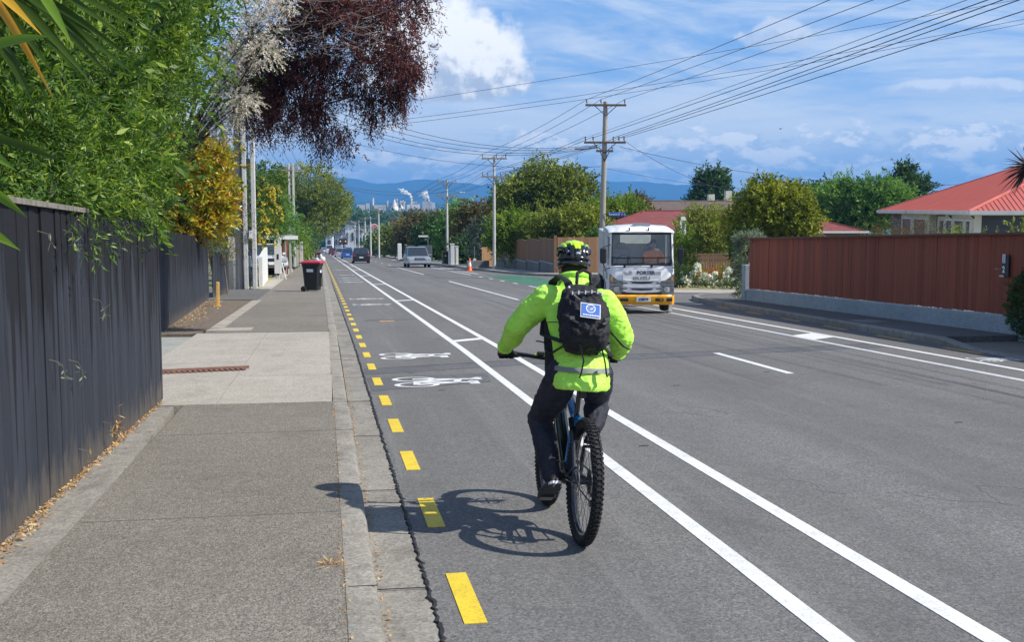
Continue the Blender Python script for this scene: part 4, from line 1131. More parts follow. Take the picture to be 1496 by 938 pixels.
# yellow flowering tree
x, y, _ = gx(392, 58)
t = tree('flowering_tree', 'leafy tree with yellow flower heads behind the carport', (x - .6, y, gz(x, y)), [(0, 0, 3.3, 1.3, 1.6, 1.3), (.3, .3, 4.9, 1.1, 1.4, 1.1), (-.9, 0, 4.6, 1.4, 1.6, 1.4), (-1.6, -1, 3.4, 1.3, 1.4, 1.3)], LEAF['mid'], 1700, None, 'tree', .12, None, 11, 1, per=9, tl=.35, ll=.20, lw=.06, droop=.25)
me = leaf_mesh('flowers', LEAF['gold'], [(.4, -.9, 3.4, .8, .8, 1.3), (-.3, -1.2, 2.6, .8, .5, .5), (.5, -.8, 4.6, .5, .6, .6)], 110, per=14, tl=.22, ll=.12, lw=.06, seed=4, droop=.6, shell=(.6, 1.1)); me.materials[0] = M['petal_yellow']
inst('flowers', me, t)
x, y, _ = gx(345, 52)
tree('broad_shrub', 'dense green shrub rising behind the golden shrub', (x - 1, y, gz(x, y)), [(0, 0, 3.0, 1.8, 1.6, 1.6), (.4, 0, 4.9, 1.3, 1.3, 1.2), (-1.2, 0, 5.2, 1.4, 1.4, 1.4)], LEAF['mid'], 1300, None, 'tree', .12, None, 13, 1, per=9, tl=.4, ll=.16, lw=.05, droop=.1)
x, y, _ = gx(416, 78)
tree('garden_tree', 'bright leafed garden tree between the two left poles', (x - .6, y, gz(x, y)), [(0, 0, 2.6, 1.6, 1.6, 1.3), (-.6, .5, 4.2, 1.5, 1.8, 1.3), (.3, 0, 3.9, 1.2, 1.4, 1.0)], LEAF['fresh'], 1300, None, 'tree', .12, None, 15, 1, per=9, tl=.4, ll=.19, lw=.06, droop=.2)
x, y, _ = gx(436, 108)
tree('roadside_shrub', 'lime leaved shrub beside the far left pole', (x - .3, y, gz(x, y)), [(0, 0, 1.6, 1.3, 1.7, 1.3), (.1, 0, 2.7, .9, 1.3, .9)], LEAF['lime'], 600, None, 'shrub', .1, None, 16, 1, per=9, tl=.4, ll=.17, lw=.07, droop=.1)
x, y, _ = gx(462, 150)
tree('spreading_tree', 'wide domed olive green tree at the far end of the left footpath', (x - 1.2, y, gz(x, y)), [(0, 0, 9.6, 4.0, 4.5, 2.4), (2.7, 0, 8.0, 2.8, 3.5, 2.2), (-3.4, 0, 8.8, 3.2, 3.6, 2.6), (1.6, -1, 5.2, 2.5, 3.0, 2.0), (3.9, 1, 6.4, 1.6, 2.5, 1.5), (-2.6, 0, 5.2, 2.8, 3, 2.2)], LEAF['olive'], 4200, None, 'tree', .4, None, 17, 1, per=9, tl=.75, ll=.30, lw=.12, droop=.12, up=.2, shell=(.55, 1.03))
x, y, _ = gx(452, 118)
tree('roadside_shrub', 'dark hedge bush under the domed tree at the path edge', (x - .8, y, gz(x, y)), [(0, 0, 1.7, 1.5, 2.5, 1.6), (.3, 3, 2.4, 1.4, 2.4, 1.7)], LEAF['mid'], 800, None, 'shrub', .1, None, 18, 1, per=9, tl=.4, ll=.17, lw=.07, droop=.1)
# purple tree hanging over the footpath
lobp = [pxl(545, 20, 22, .95, .8, 1.3), pxl(580, 65, 22, .5, .5, 1), pxl(500, 20, 22, 1.0, .8, 1.6), pxl(440, 15, 22.5, .9, .8, 1.5), pxl(530, 90, 22, .85, .6, 1.1), pxl(470, 95, 22.3, .6, .5, 1.1), pxl(415, 90, 22.6, .75, .5, 1), pxl(500, 145, 22, .5, .38, .8), pxl(560, 110, 22, .5, .5, .8),
        pxl(545, -60, 22, 1.4, .9, 1.6), pxl(450, -60, 22.5, 1.4, .9, 1.6), pxl(375, 70, 23, .6, .6, 1), pxl(610, 10, 22, .35, .4, .7)]
lobh = [pxl(430, 140, 22.4, .20, .8), pxl(400, 150, 22.4, .18, .7), pxl(470, 175, 22.2, .25, .7), pxl(432, 215, 22.3, .10, .35), pxl(425, 180, 22.3, .12, .3), pxl(370, 140, 22.8, .3, .8), pxl(500, 195, 22, .22, .32), pxl(540, 150, 22, .25, .45), pxl(575, 125, 22, .2, .4), pxl(600, 95, 22, .22, .4), pxl(455, 120, 22, .5, .7), pxl(390, 110, 22.6, .4, .7)]
x, y = -5.4, 24.0; t = thing('purple_tree', 'dark purple leaved weeping tree hanging over the footpath', 'tree')
base = Vector((x, y, gz(x, y)))
m = MB(); hub = at(325, -60, 23.2)
m.tube([base, base.lerp(hub, .45) + Vector((-.5, 0, 0)), hub], [.16, .12, .09], 9)
g = random.Random(8)
for l in lobp:
    c = Vector(l[:3]); mid = hub.lerp(c, .55) + Vector((0, 0, .35)); m.tube([hub, hub.lerp(mid, .5) + Vector((0, 0, .1)), mid, c], [.045, .035, .022, .008], 6)
m.build('trunk', M['bark_dark'], t, smooth=True)
m = MB()
for k in range(120):      # bare pale twigs in the top middle of the crown
    p = at(g.uniform(400, 545), g.uniform(-10, 80), 20.5 + g.uniform(-.2, .3)); q = p + Vector((g.uniform(-.2, .6), g.uniform(-.3, .3), g.uniform(-.25, .40)))
    m.tube([p, p.lerp(q, .5) + Vector((0, 0, g.uniform(-.05, .06))), q], [.006, .004, .002], 3, cap=False)
m.build('bare_twigs', M['twig'], t)
sub = sublobes(lobp + lobh[:3] + lobh[5:], 300, .16, .32, 77)
m = MB()
for c in sub[::2]:
    q = Vector(c[:3]); a = min((Vector(l[:3]) for l in lobp), key=lambda v: (v - q).length); mid = a.lerp(q, .5) + Vector((0, 0, .08))
    m.tube([a, mid, q, q + Vector((0, 0, -.12))], [.016, .012, .007, .003], 4, cap=False)
m.build('branchlets', M['bark_dark'], t)['kind'] = 'stuff'
me = leaf_mesh('crown', LEAF['purple'], sub, 6600, per=11, tl=.20, ll=.085, lw=.021, seed=21, droop=.45, shell=(.15, 1.1), out=.8, spread=1.0, jitter=.02, wave=.2)
inst('crown', me, t)
me = leaf_mesh('hanging_sprays', LEAF['purple'], sublobes(lobh, 120, .10, .19, 78), 2300, per=10, tl=.22, ll=.085, lw=.020, seed=23, droop=1.1, shell=(.1, 1.05), out=.2, spread=.6, jitter=.05)
inst('hanging_sprays', me, t)
# cream blossom tree between
lobb = [pxl(378, 10, 20.5, .28, .26), pxl(358, 60, 20.5, .28, .20), pxl(385, 78, 20.3, .30, .16), pxl(335, 140, 20.6, .36, .28), pxl(318, 175, 20.8, .30, .22), pxl(402, 50, 20.2, .13, .12), pxl(355, 150, 20.5, .22, .12), pxl(420, 5, 20.4, .2, .12), pxl(330, 95, 20.5, .3, .3)]
t = thing('blossom_tree', 'cream blossomed tree between the green and the purple tree', 'tree')
limbs('trunk', (-4.9, 21.5, gz(0, 21.5)), lobb, .045, t, M['bark_dark'], 31, 2)
me = leaf_mesh('blossom', LEAF['blossom'], lobb, 1000, per=16, tl=.20, ll=.035, lw=.024, seed=31, droop=.2, shell=(.2, 1.05), out=.8, spread=.6, jitter=.04); inst('blossom', me, t)
me = leaf_mesh('crown', LEAF['dark'], lobb + [pxl(330, 180, 20.8, .4, .5), pxl(350, 110, 20.8, .4, .3)], 420, per=9, tl=.25, ll=.06, lw=.014, seed=32, droop=.2, shell=(.1, 1.15)); inst('crown', me, t)
# cabbage tree with long blades at the upper left corner
t = thing('cabbage_tree', 'long bladed cabbage tree hanging in from the upper left corner', 'tree')
MB().tube([(-2.75, 5.9, gz(0, 6)), (-2.7, 6.0, 2.0), (-2.5, 6.1, 3.1)], [.11, .10, .09], 10).build('trunk', M['bark'], t, True)
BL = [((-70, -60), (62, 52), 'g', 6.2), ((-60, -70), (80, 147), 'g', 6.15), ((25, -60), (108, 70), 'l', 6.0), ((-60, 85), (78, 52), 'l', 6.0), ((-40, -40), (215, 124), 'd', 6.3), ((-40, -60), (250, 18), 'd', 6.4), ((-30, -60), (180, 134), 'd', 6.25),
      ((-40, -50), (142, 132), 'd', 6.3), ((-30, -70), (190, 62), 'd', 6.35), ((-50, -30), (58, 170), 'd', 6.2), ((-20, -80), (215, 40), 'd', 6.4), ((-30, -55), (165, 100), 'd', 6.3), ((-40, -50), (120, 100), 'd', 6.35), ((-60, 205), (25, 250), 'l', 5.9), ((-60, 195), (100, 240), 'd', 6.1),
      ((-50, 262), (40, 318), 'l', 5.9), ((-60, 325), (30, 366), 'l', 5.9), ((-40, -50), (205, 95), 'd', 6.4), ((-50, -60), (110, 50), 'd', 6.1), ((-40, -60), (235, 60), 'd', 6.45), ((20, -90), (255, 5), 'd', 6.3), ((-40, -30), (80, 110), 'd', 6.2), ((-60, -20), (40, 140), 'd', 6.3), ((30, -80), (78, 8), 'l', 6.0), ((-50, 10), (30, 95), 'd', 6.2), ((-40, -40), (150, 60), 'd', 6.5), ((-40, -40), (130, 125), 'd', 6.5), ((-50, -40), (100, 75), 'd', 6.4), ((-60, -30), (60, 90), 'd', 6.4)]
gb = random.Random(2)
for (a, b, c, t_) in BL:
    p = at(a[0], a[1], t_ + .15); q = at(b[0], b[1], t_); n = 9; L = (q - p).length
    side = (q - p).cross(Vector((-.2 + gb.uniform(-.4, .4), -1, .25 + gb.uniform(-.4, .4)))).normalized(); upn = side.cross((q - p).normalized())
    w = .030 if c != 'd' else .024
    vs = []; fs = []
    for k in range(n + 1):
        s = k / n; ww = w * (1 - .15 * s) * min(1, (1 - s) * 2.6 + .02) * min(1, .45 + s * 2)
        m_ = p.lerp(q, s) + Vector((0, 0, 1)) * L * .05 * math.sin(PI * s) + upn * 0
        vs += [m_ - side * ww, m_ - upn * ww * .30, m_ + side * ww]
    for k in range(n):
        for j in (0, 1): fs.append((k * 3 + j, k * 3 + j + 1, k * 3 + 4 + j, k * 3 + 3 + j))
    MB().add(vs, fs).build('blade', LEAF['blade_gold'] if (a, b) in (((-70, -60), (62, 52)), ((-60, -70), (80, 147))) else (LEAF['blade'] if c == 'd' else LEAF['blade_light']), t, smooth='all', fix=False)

# ------------------------------------------------------------------ left side street furniture
def wheelie_bin(label, x, y, z, rot, lid, body=None, group='wheelie bins', h=1.02, w=.56, d=.66, name='wheelie_bin'):
    t = thing(name, label, 'bin', (x, y, z), rot, group)
    body = body or M['black_plastic']
    rings = []
    for zz_, k in ((.05, .76), (.10, .78), (h * .55, .88), (h - .12, .97), (h - .12, 1.03), (h - .02, 1.04)):
        a, b = w / 2 * k, d / 2 * k; c = .05
        rings.append([(-a + c, -b, zz_), (a - c, -b, zz_), (a, -b + c, zz_), (a, b - c, zz_), (a - c, b, zz_), (-a + c, b, zz_), (-a, b - c, zz_), (-a, -b + c, zz_)])
    MB().loft(rings).build('body', body, t, True)
    m = MB()
    for k in (-.18, -.06, .06, .18): m.box((k, -d / 2 * .93, h * .42), (.014, .02, h * .5))
    m.build('ribs', body, t)
    A, B = w / 2 * 1.12, d / 2 * 1.12
    rings = [[(-A, -B - .02, h - .025), (A, -B - .02, h - .025), (A, B, h - .025), (-A, B, h - .025)], [(-A, -B - .02, h + .02), (A, -B - .02, h + .02), (A, B, h + .02), (-A, B, h + .02)], [(-A * .75, -B * .7, h + .075), (A * .75, -B * .7, h + .075), (A * .75, B * .8, h + .065), (-A * .75, B * .8, h + .065)]]
    MB().loft(rings).build('lid', lid, t, False)
    MB().tube([(-A * .8, B + .06, h - .02), (A * .8, B + .06, h - .02)], .018, 8).build('handle', body, t, True)
    wm = MB().lathe([(0, -.03), (.06, -.035), (.095, -.03), (.105, -.015), (.105, .015), (.095, .03), (.06, .035), (0, .03)], 18, 'X').mesh('wheel', M['rubber'], True)
    for s in (-1, 1): inst('wheel', wm, t, (s * w / 2 * .92, d / 2 * .82, .105))
    MB().box((-w * .05, -d / 2 * .955 - .008, h * .70), (w * .36, .004, h * .09)).build('sticker', M['ink_white'], t)
    m = MB()
    for k, (a, b) in enumerate(((-.07, .02), (.0, .014), (.06, .018))): m.box((-w * .05 + a, -d / 2 * .955 - .011, h * .70 + .01), (b * 2, .003, .03))
    m.box((0, -d / 2 * .97 - .008, h * .80), (w * .12, .004, .018))
    m.build('print', M['ink_grey'], t)
    return t
x, y, _ = gx(455, 42.6)
wheelie_bin('black wheelie bin with a bright red lid on the left footpath', x, y, gz(x, y) + .12, R(74), M['red_plastic'], h=1.06)
MB().box((0, 0, 0), (.012, .24, .11)).build('sticker', M['ink_white'], bpy.data.objects['wheelie_bin'], loc=(-.27, .02, .78))
x, y, _ = gx(463, 120)
wheelie_bin('small far black bin with red lid standing on the left footpath', x, y, gz(x, y) + .12, 0, M['dkred'])
b = MB(); 
for c, r in (((0, 0, .2), (.3, .3, .28)), ((.25, .1, .5), (.26, .28, .26)), ((-.2, .15, .45), (.22, .25, .25)), ((.1, 0, .78), (.12, .12, .2))): b.ell(c, r, 10, 7)
x, y, _ = gx(466, 104); o = b.build('rubbish_bag', M['white'], smooth=True, loc=(x, y, gz(x, y) + .12)); tag(o, 'white rubbish bag slumped on the left footpath', 'rubbish bag')
x, y, _ = gx(323, 47.5)
wheelie_bin('green wheelie bin behind the low black gate panel', x, y, gz(x, y) + .55, 0, M['green_plastic'], M['green_plastic'], name='green_bin')
x, y, _ = gx(651, 103.5)
wheelie_bin('black bin with a dark red lid across the road by the white gate posts', x, y, gz(x, y) + .13, 0, M['dkred'], h=1.1, w=.62)
# white low fence boards beside the pole
def board_fence(name, label, cat, p0, p1, h, w, mat, z=.1, group=None, gap=0.0, th=.02, top=None, seed=1, joined=False, rails=(.3, .8)):
    t = thing(name, label, cat, (0, 0, 0), 0, group)
    ms = paling_meshes(h, w - gap, mat, 3, th, seed, slope=SLOPE if abs(p1[1] - p0[1]) > 1 else 0)
    paling_run(t, ms, p0, p1, w, z, 'board', .002, seed)
    for r_ in rails:
        (xa, ya), (xb, yb) = p0, p1; d = Vector((xb - xa, yb - ya)).normalized(); n = Vector((-d.y, d.x)) * .04
        MB().loft([[(x + n.x * .6, y + n.y * .6, gz(x, y) + z + h * r_), (x + n.x * 1.6, y + n.y * 1.6, gz(x, y) + z + h * r_), (x + n.x * 1.6, y + n.y * 1.6, gz(x, y) + z + h * r_ + .08), (x + n.x * .6, y + n.y * .6, gz(x, y) + z + h * r_ + .08)] for x, y in (p0, p1)]).build('rail', mat, t)
    return t
def gp(u, t_): x, y, _ = gx(u, t_); return (x, y)
board_fence('white_fence', 'low white board fence left of the twin posted pole', 'fence', gp(341, 45.6), gp(356, 46.6), 1.15, .16, M['white'], .1, seed=3)
x, y, _ = gx(331, 47.2)
tag(MB().box((0, 0, .6), (.5, .25, 1.3), ch=.02).build('gate_pillar', M['block'], loc=(x, y, gz(x, y))), 'grey block pillar beside the green bin', 'pillar')
board_fence('timber_fence', 'grey upright board fence behind the white boards', 'fence', gp(332, 49), gp(362, 50.5), 2.15, .17, M['fence_grey'], .05, seed=5)
w0 = at(377, 370, 47.5); w1 = at(384, 370, 52)
t = MB(); (xa, ya) = gp(376, 47.5); (xb, yb) = gp(385, 57.5)
t.loft([[(xa, ya, gz(xa, ya)), (xa + .15, ya, gz(xa, ya)), (xa + .15, ya, gz(xa, ya) + 1.35), (xa, ya, gz(xa, ya) + 1.35)], [(xb, yb, gz(xb, yb)), (xb + .15, yb, gz(xb, yb)), (xb + .15, yb, gz(xb, yb) + 1.75), (xb, yb, gz(xb, yb) + 1.75)]])
tag(t.build('white_wall', M['white']), 'low white garden wall leading to the carport', 'wall')
# carport
x, y, _ = gx(398, 66)
t = thing('carport', 'open carport with a white edged flat roof and dark red back wall', 'carport', (x, y, gz(x, y)), R(8))
MB().box((-.15, .3, 2.33), (2.5, 5, .1)).build('roof', M['roof_grey'], t)
MB().box((-.15, -2.24, 2.34), (2.6, .05, .2)).build('fascia', M['white'], t)
MB().box((1.12, .3, 2.31), (.05, 5, .2)).build('fascia', M['white'], t)
MB().box((-.1, 2.7, 1.15), (2.4, .08, 2.25)).build('back_wall', M['roof_maroon'], t)
for k in range(11): MB().box((-1.2 + k * .22, 2.64, 1.15), (.03, .03, 2.25)).build('batten', M['wall_brick'], t)
for a, b in ((-1.2, -2.1), (.72, -2.1), (.95, 2.5)): MB().box((a, b, 1.14), (.10, .10, 2.28)).build('post', M['pole_wood'], t)
MB().box((-1.28, .2, 1.15), (.06, 4.6, 2.2)).build('side_wall', M['fence_grey'], t)
x, y, _ = gx(404.5, 60.0)
t = thing('notice_board', 'tall white board leaning at the carport corner', 'board', (x, y, gz(x, y)))
MB().box((0, 0, 1.25), (.36, .05, 1.75), ch=.01).build('panel', M['white'], t); MB().box((0, -.03, 1.25), (.1, .012, .28)).build('label_plate', M['ink'], t)
for s in (-.1, .12): MB().box((s, .04, .5), (.06, .05, 1.0)).build('leg', M['fence_grey'], t)
x, y, _ = gx(410, 58.5)
t = thing('trestle', 'small white folding trestle sign on the grass edge', 'trestle', (x, y, gz(x, y) + .12))
MB().tube([(-.12, 0, .0), (-.04, 0, .85)], .022, 6).build('leg', M['white'], t); MB().tube([(.2, 0, .0), (0, 0, .85)], .03, 6).build('leg', M['white'], t); MB().box((.02, -.01, .3), (.22, .02, .04)).build('stretcher', M['white'], t)
board_fence('concrete_fence', 'weathered pale board fence beyond the carport', 'fence', gp(407.5, 66), gp(419, 80), 2.15, .4, M['concrete_old'], .05, th=.05, seed=7)
board_fence('timber_fence', 'grey paling fence just past the far left pole', 'fence', gp(430, 96), gp(437.5, 112), 1.9, .45, M['fence_grey'], .05, seed=8)
x, y, _ = gx(439, 104)
tag(MB().box((0, 0, 1.1), (.3, .3, 2.2), ch=.02).build('gate_post', M['pole_conc'], loc=(x, y, gz(x, y))), 'tall pale gate post on the left beyond the grey palings', 'post')
x, y, _ = gx(450, 140)
board_fence('picket_fence', 'low white picket fence far along the left footpath', 'fence', (x, y), (x - .2, y + 26), 1.0, .5, M['white'], .1, gap=.15, seed=9)
# ------------------------------------------------------------------ red fence and its garden
RF = thing('red_fence', 'long red stained board fence on a blue grey plinth on the right', 'fence')
mp = paling_meshes(1.46, .15, M['fence_red'], 6, .022, 31)
paling_run(RF, mp, (12.13, 32.5), (12.08, 13.0), .15, .475, 'board', .003, 12)
m = MB(); m.loft([[(12.06, y, gz(0, y) + .02), (12.26, y, gz(0, y) + .02), (12.26, y, gz(0, y) + .47), (12.085, y, gz(0, y) + .47), (12.06, y, gz(0, y) + .44)] for y in (12.5, 16, 20, 24, 28, 32.9)])
m.build('plinth', M['plinth'], RF)
MB().box((12.17, 32.72, gz(0, 32.7) + .62), (.30, .30, 1.1), ch=.01).build('end_pillar', M['plinth'], RF)
m = MB(); m.loft([[(12.0, y, gz(0, y) + 1.925), (12.22, y, gz(0, y) + 1.925), (12.22, y, gz(0, y) + 1.965), (12.0, y, gz(0, y) + 1.965)] for y in (12.5, 20, 32.6)])
m.build('capping', M['fence_red_cap'], RF)
for k in range(8):
    y = 13.5 + k * 2.7; MB().box((12.2, y, gz(0, y) + 1.2), (.1, .1, 1.4)).build('post', M['fence_red'], RF)
# number plate by the gate
p = at(1468, 400, 20.9); yy = p.y * 12.03 / p.x
t = thing('house_number', 'dark plaque with white figures fixed to the red fence', 'house number', (12.04, yy, gz(0, yy)))
MB().box((0, 0, 1.37), (.03, .34, .62), ch=.008).build('plaque', M['ink'], t)
m = MB()
for c, d in (((-.02, 0, 1.56), (.02, .035, .26)), ((-.02, .09, 1.56), (.02, .035, .26)), ((-.02, .045, 1.68), (.02, .12, .035)), ((-.02, .045, 1.45), (.02, .12, .035))): m.box(c, d)
m.build('figure', M['ink_white'], t)
t.scale = (1, .62, .62); t.location.z += .52
text_obj('figure', '2', .26, M['ink_white'], t, (-.022, .045, 1.24), (PI / 2, 0, -PI / 2), 1., .004, bold=.008)
MB().box((-.04, .02, 1.06), (.06, .22, .05)).build('letter_slot', M['metal'], t)
MB().tube([(-.03, .18, 1.26), (-.09, .2, 1.26), (-.09, .28, 1.26)], .018, 6).build('latch', M['metal'], t)
def shrub(name, label, u, t_, lobes, mat, n, cat='shrub', z=0., group=None, seed=1, **kw):
    x, y, _ = gx(u, t_)
    kk = dict(per=9, tl=.28, ll=.11, lw=.045, droop=.05, up=.15); kk.update(kw)
    return tree(name, label, (x, y, gz(x, y) + z), lobes, mat, n, group, cat, kw.pop('r', .05), None, seed, 1, **{k: v for k, v in kk.items() if k != 'r'})
# trimmed hedge at the right edge and the tall one closing the fence
x, y = 12.25, 17.7
tree('clipped_hedge', 'dark clipped hedge block at the right edge in front of the red fence', (x, y, gz(x, y)), [(0, .0, .62, .42, 1.0, .72), (.05, -1.5, .62, .42, 1.2, .75), (0, 1.0, .60, .35, .45, .66)], LEAF['dark'], 5200, None, 'hedge', .05, None, 41, 1, per=9, tl=.13, ll=.06, lw=.026, droop=0, up=.3, shell=(.75, 1.02), wave=.06, jitter=.03)
x, y = 12.55, 33.4
tree('tall_hedge', 'grey green hedge topping and closing the far end of the red fence', (x, y, gz(x, y)), [(-.42, 0, 1.0, .11, .14, .85), (-.36, 0, 1.86, .17, .22, .11), (-.28, -.8, 1.96, .10, .6, .05)], LEAF['grey'], 700, None, 'hedge', .05, None, 42, 1, per=9, tl=.16, ll=.07, lw=.026, droop=0, up=.5, shell=(.6, 1.05), wave=.12, jitter=.04)
x, y = 13.2, 24.0
tree('grassy_shrub', 'pale feathery grass tops showing over the red fence', (x, y, gz(x, y)), [(0, 1.2, 1.72, .4, 1.9, .34)], LEAF['russet'], 420, None, 'shrub', .03, None, 43, 1, per=9, tl=.25, ll=.14, lw=.008, droop=.1, up=.9)
x, y = 13.6, 24.1
tree('lime_shrub', 'bright lime shrub peeping over the red fence below the house windows', (x, y, gz(x, y)), [(.0, -.5, 1.50, .4, .6, .42)], LEAF['lime'], 330, None, 'shrub', .03, None, 44, 1, per=8, tl=.18, ll=.08, lw=.02, droop=0, up=.6)
x, y = 13.4, 18.6
tree('mottled_hedge', 'mottled low hedge along the top of the red fence at the right edge', (x, y, gz(x, y)), [(0, 1.6, 1.60, .45, 1.2, .50), (0, -.6, 1.66, .45, 1.6, .50)], LEAF['olive'], 1500, None, 'hedge', .05, None, 45, 1, per=9, tl=.13, ll=.05, lw=.035, droop=0, shell=(.75, 1.03), wave=.08)
# dusky cordyline head at the right edge
p = at(1503, 245, 24); t = thing('cordyline', 'dusky spear leaved cordyline at the right edge before the red roof', 'tree', (p.x, p.y, gz(p.x, p.y)))
H = p.z - gz(p.x, p.y)
MB().tube([(0, 0, 0), (.03, 0, H * .5), (0, 0, H - .02)], [.09, .07, .07], 8).build('trunk', M['bark'], t, True)
g = random.Random(6)
for k in range(150):
    th = math.acos(g.uniform(-.75, 1)); ph = g.uniform(0, 2 * PI); d = Vector((math.sin(th) * math.cos(ph), math.sin(th) * math.sin(ph), math.cos(th)))
    L = g.uniform(.48, .68); s = d.cross(Vector((g.gauss(0, 1), g.gauss(0, 1), g.gauss(0, 1)))).normalized(); vs = []; fs = []
    for j in range(5):
        q = j / 4; c = Vector((0, 0, H)) + d * L * q - Vector((0, 0, .16 * q * q * (1 if d.z < .7 else .2))); w = .020 * (1 - q ** 3) * min(1, .5 + q * 2)
        vs += [c - s * w, c + s * w]
    for j in range(4): fs.append((2 * j, 2 * j + 1, 2 * j + 3, 2 * j + 2))
    MB().add(vs, fs).build('blade', LEAF['darkpurple'], t, fix=False)
# ------------------------------------------------------------------ house with the red iron roof
def hip_house(label, c2, ang, L, W, eave, rise, walls, roofm, name='house', cat='house', over=.55, group=None, hipm=None, ribs=False):
    """corner c2 nearest the road; local x runs away to the right, local y along the street"""
    t = thing(name, label, cat, (c2[0], c2[1], gz(*c2)), ang, group)
    o = over; E = eave
    if L <= W:
        a = L / 2 + o; r0 = (a - o, L / 2); r1 = (W - L / 2, L / 2)
        A, B, C, D = (-o, -o, E), (W + o, -o, E), (W + o, L + o, E), (-o, L + o, E)
        P, Q = (L / 2, L / 2, E + rise), (W - L / 2, L / 2, E + rise)
        faces = [('roof', (A, B, Q, P)), ('roof', (B, C, Q)), ('roof', (C, D, P, Q)), ('roof', (D, A, P))]
    else:
        A, B, C, D = (-o, -o, E), (W + o, -o, E), (W + o, L + o, E), (-o, L + o, E)
        P, Q = (W / 2, W / 2, E + rise), (W / 2, L - W / 2, E + rise)
        faces = [('roof', (A, B, P)), ('roof', (B, C, Q, P)), ('roof', (C, D, Q)), ('roof', (D, A, P, Q))]
    for nm, f in faces:
        vs = [Vector(p) for p in f]; n = len(vs)
        m = MB(); m.add(vs + [v - Vector((0, 0, .07)) for v in vs], [tuple(range(n)), tuple(range(2 * n - 1, n - 1, -1))] + [(i, (i + 1) % n, n + (i + 1) % n, n + i) for i in range(n)])
        ro = m.build('roof', roofm, t)
        if ribs:
            e0, e1 = vs[0], vs[1]; ed = (e1 - e0); Le = ed.length; ed.normalize()
            nrm = (vs[1] - vs[0]).cross(vs[-1] - vs[0]).normalized()
            if nrm.z < 0: nrm = -nrm
            upd = nrm.cross(ed); upd = upd if upd.z > 0 else -upd
            apex = [(v - e0) for v in vs[2:]]
            rb = MB(); sp = .19; k = 1
            while k * sp < Le:
                s = k * sp; h = 1e9
                # height of the roof face above the eave at distance s
                pts = [(0., 0.)] + sorted([((v - e0).dot(ed), (v - e0).dot(upd)) for v in vs[2:]]) + [(Le, 0.)]
                for (xa, ya), (xb, yb) in zip(pts, pts[1:]):
                    if xa <= s <= xb and xb > xa: h = ya + (yb - ya) * (s - xa) / (xb - xa)
                if h < 1e8 and h > .15:
                    p0 = e0 + ed * s; p1 = p0 + upd * (h - .08); w = ed * .03; u = nrm * .028
                    rb.add([p0 - w, p0 + u, p0 + w, p1 - w, p1 + u, p1 + w], [(0, 1, 4, 3), (1, 2, 5, 4), (0, 2, 1), (3, 4, 5)])
                k += 1
            rb.build('rib', roofm, ro, fix=False)
    hp = [(A, P), (B, P if L > W else Q), (C, Q), (D, Q if L > W else P), (P, Q)]
    for a_, b_ in hp:
        MB().tube([Vector(a_) + Vector((0, 0, .02)), Vector(b_) + Vector((0, 0, .02))], .10, 6, flat=.45).build('ridge_cap', hipm or roofm, t)
    for a_, b_ in ((A, B), (B, C), (C, D), (D, A)):
        a_, b_ = Vector(a_), Vector(b_); d = (b_ - a_).normalized(); n = Vector((d.y, -d.x, 0))
        MB().add([a_ + n * q + Vector((0, 0, z)) for q, z in ((0, -.10), (.11, -.10), (.11, .04), (0, .04))] + [b_ + n * q + Vector((0, 0, z)) for q, z in ((0, -.10), (.11, -.10), (.11, .04), (0, .04))],
                 [(0, 1, 2, 3), (7, 6, 5, 4), (0, 4, 5, 1), (1, 5, 6, 2), (2, 6, 7, 3), (3, 7, 4, 0)]).build('gutter', M['white'], t)
    MB().box((W / 2, L / 2, E - .11), (W + 2 * o - .05, L + 2 * o - .05, .05)).build('soffit', M['white'], t)
    MB().box((W / 2, L / 2, E / 2 - .3), (W, L, E + .3)).build('wall', walls, t)
    return t
def window(parent, c, w, h, axis, mat=None, panes=(1, 1), fr=None, proud=.03):
    """axis 'x': window faces -x of the parent; 'y': faces -y"""
    fr = fr or M['white']
    R_ = Matrix.Identity(3) if axis == 'y' else Matrix.Rotation(-PI / 2, 3, 'Z')
    o = bpy.data.objects.new('window', None)
    m = MB()
    for s in (-1, 1): m.box(R_ @ Vector((s * w / 2, 0, 0)), (.07, .10, h + .07), R_); m.box(R_ @ Vector((0, -.001, s * h / 2)), (w, .098, .07), R_)
    for k in range(1, panes[0]): m.box(R_ @ Vector((-w / 2 + w * k / panes[0], -.002, 0)), (.05, .094, h), R_)
    for k in range(1, panes[1]): m.box(R_ @ Vector((0, -.003, -h / 2 + h * k / panes[1])), (w, .09, .05), R_)
    wo = m.build('window', fr, parent, loc=c)
    MB().box((0, 0, 0), (w, .02, h), R_).build('pane', M['glass_dark'], wo)
    MB().box(R_ @ Vector((0, -.04, -h / 2 - .06)), (w + .2, .12, .05), R_).build('sill', fr, wo)
    return wo
c1 = gx(1290, 61); c2 = gx(1425, 43)
ang = math.atan2(-(c1[0] - c2[0]), c1[1] - c2[1]); Lh = math.hypot(c1[0] - c2[0], c1[1] - c2[1])
HZ = hip_house('house with bright red iron hip roof and white window bays behind the red fence', (c2[0] + .5, c2[1] + .5), ang, Lh - 1.1, 16, 2.95, 3.3, M['wall_blue'], M['roof_red'], hipm=M['roof_red2'], ribs=True)
LH = Lh - 1.1
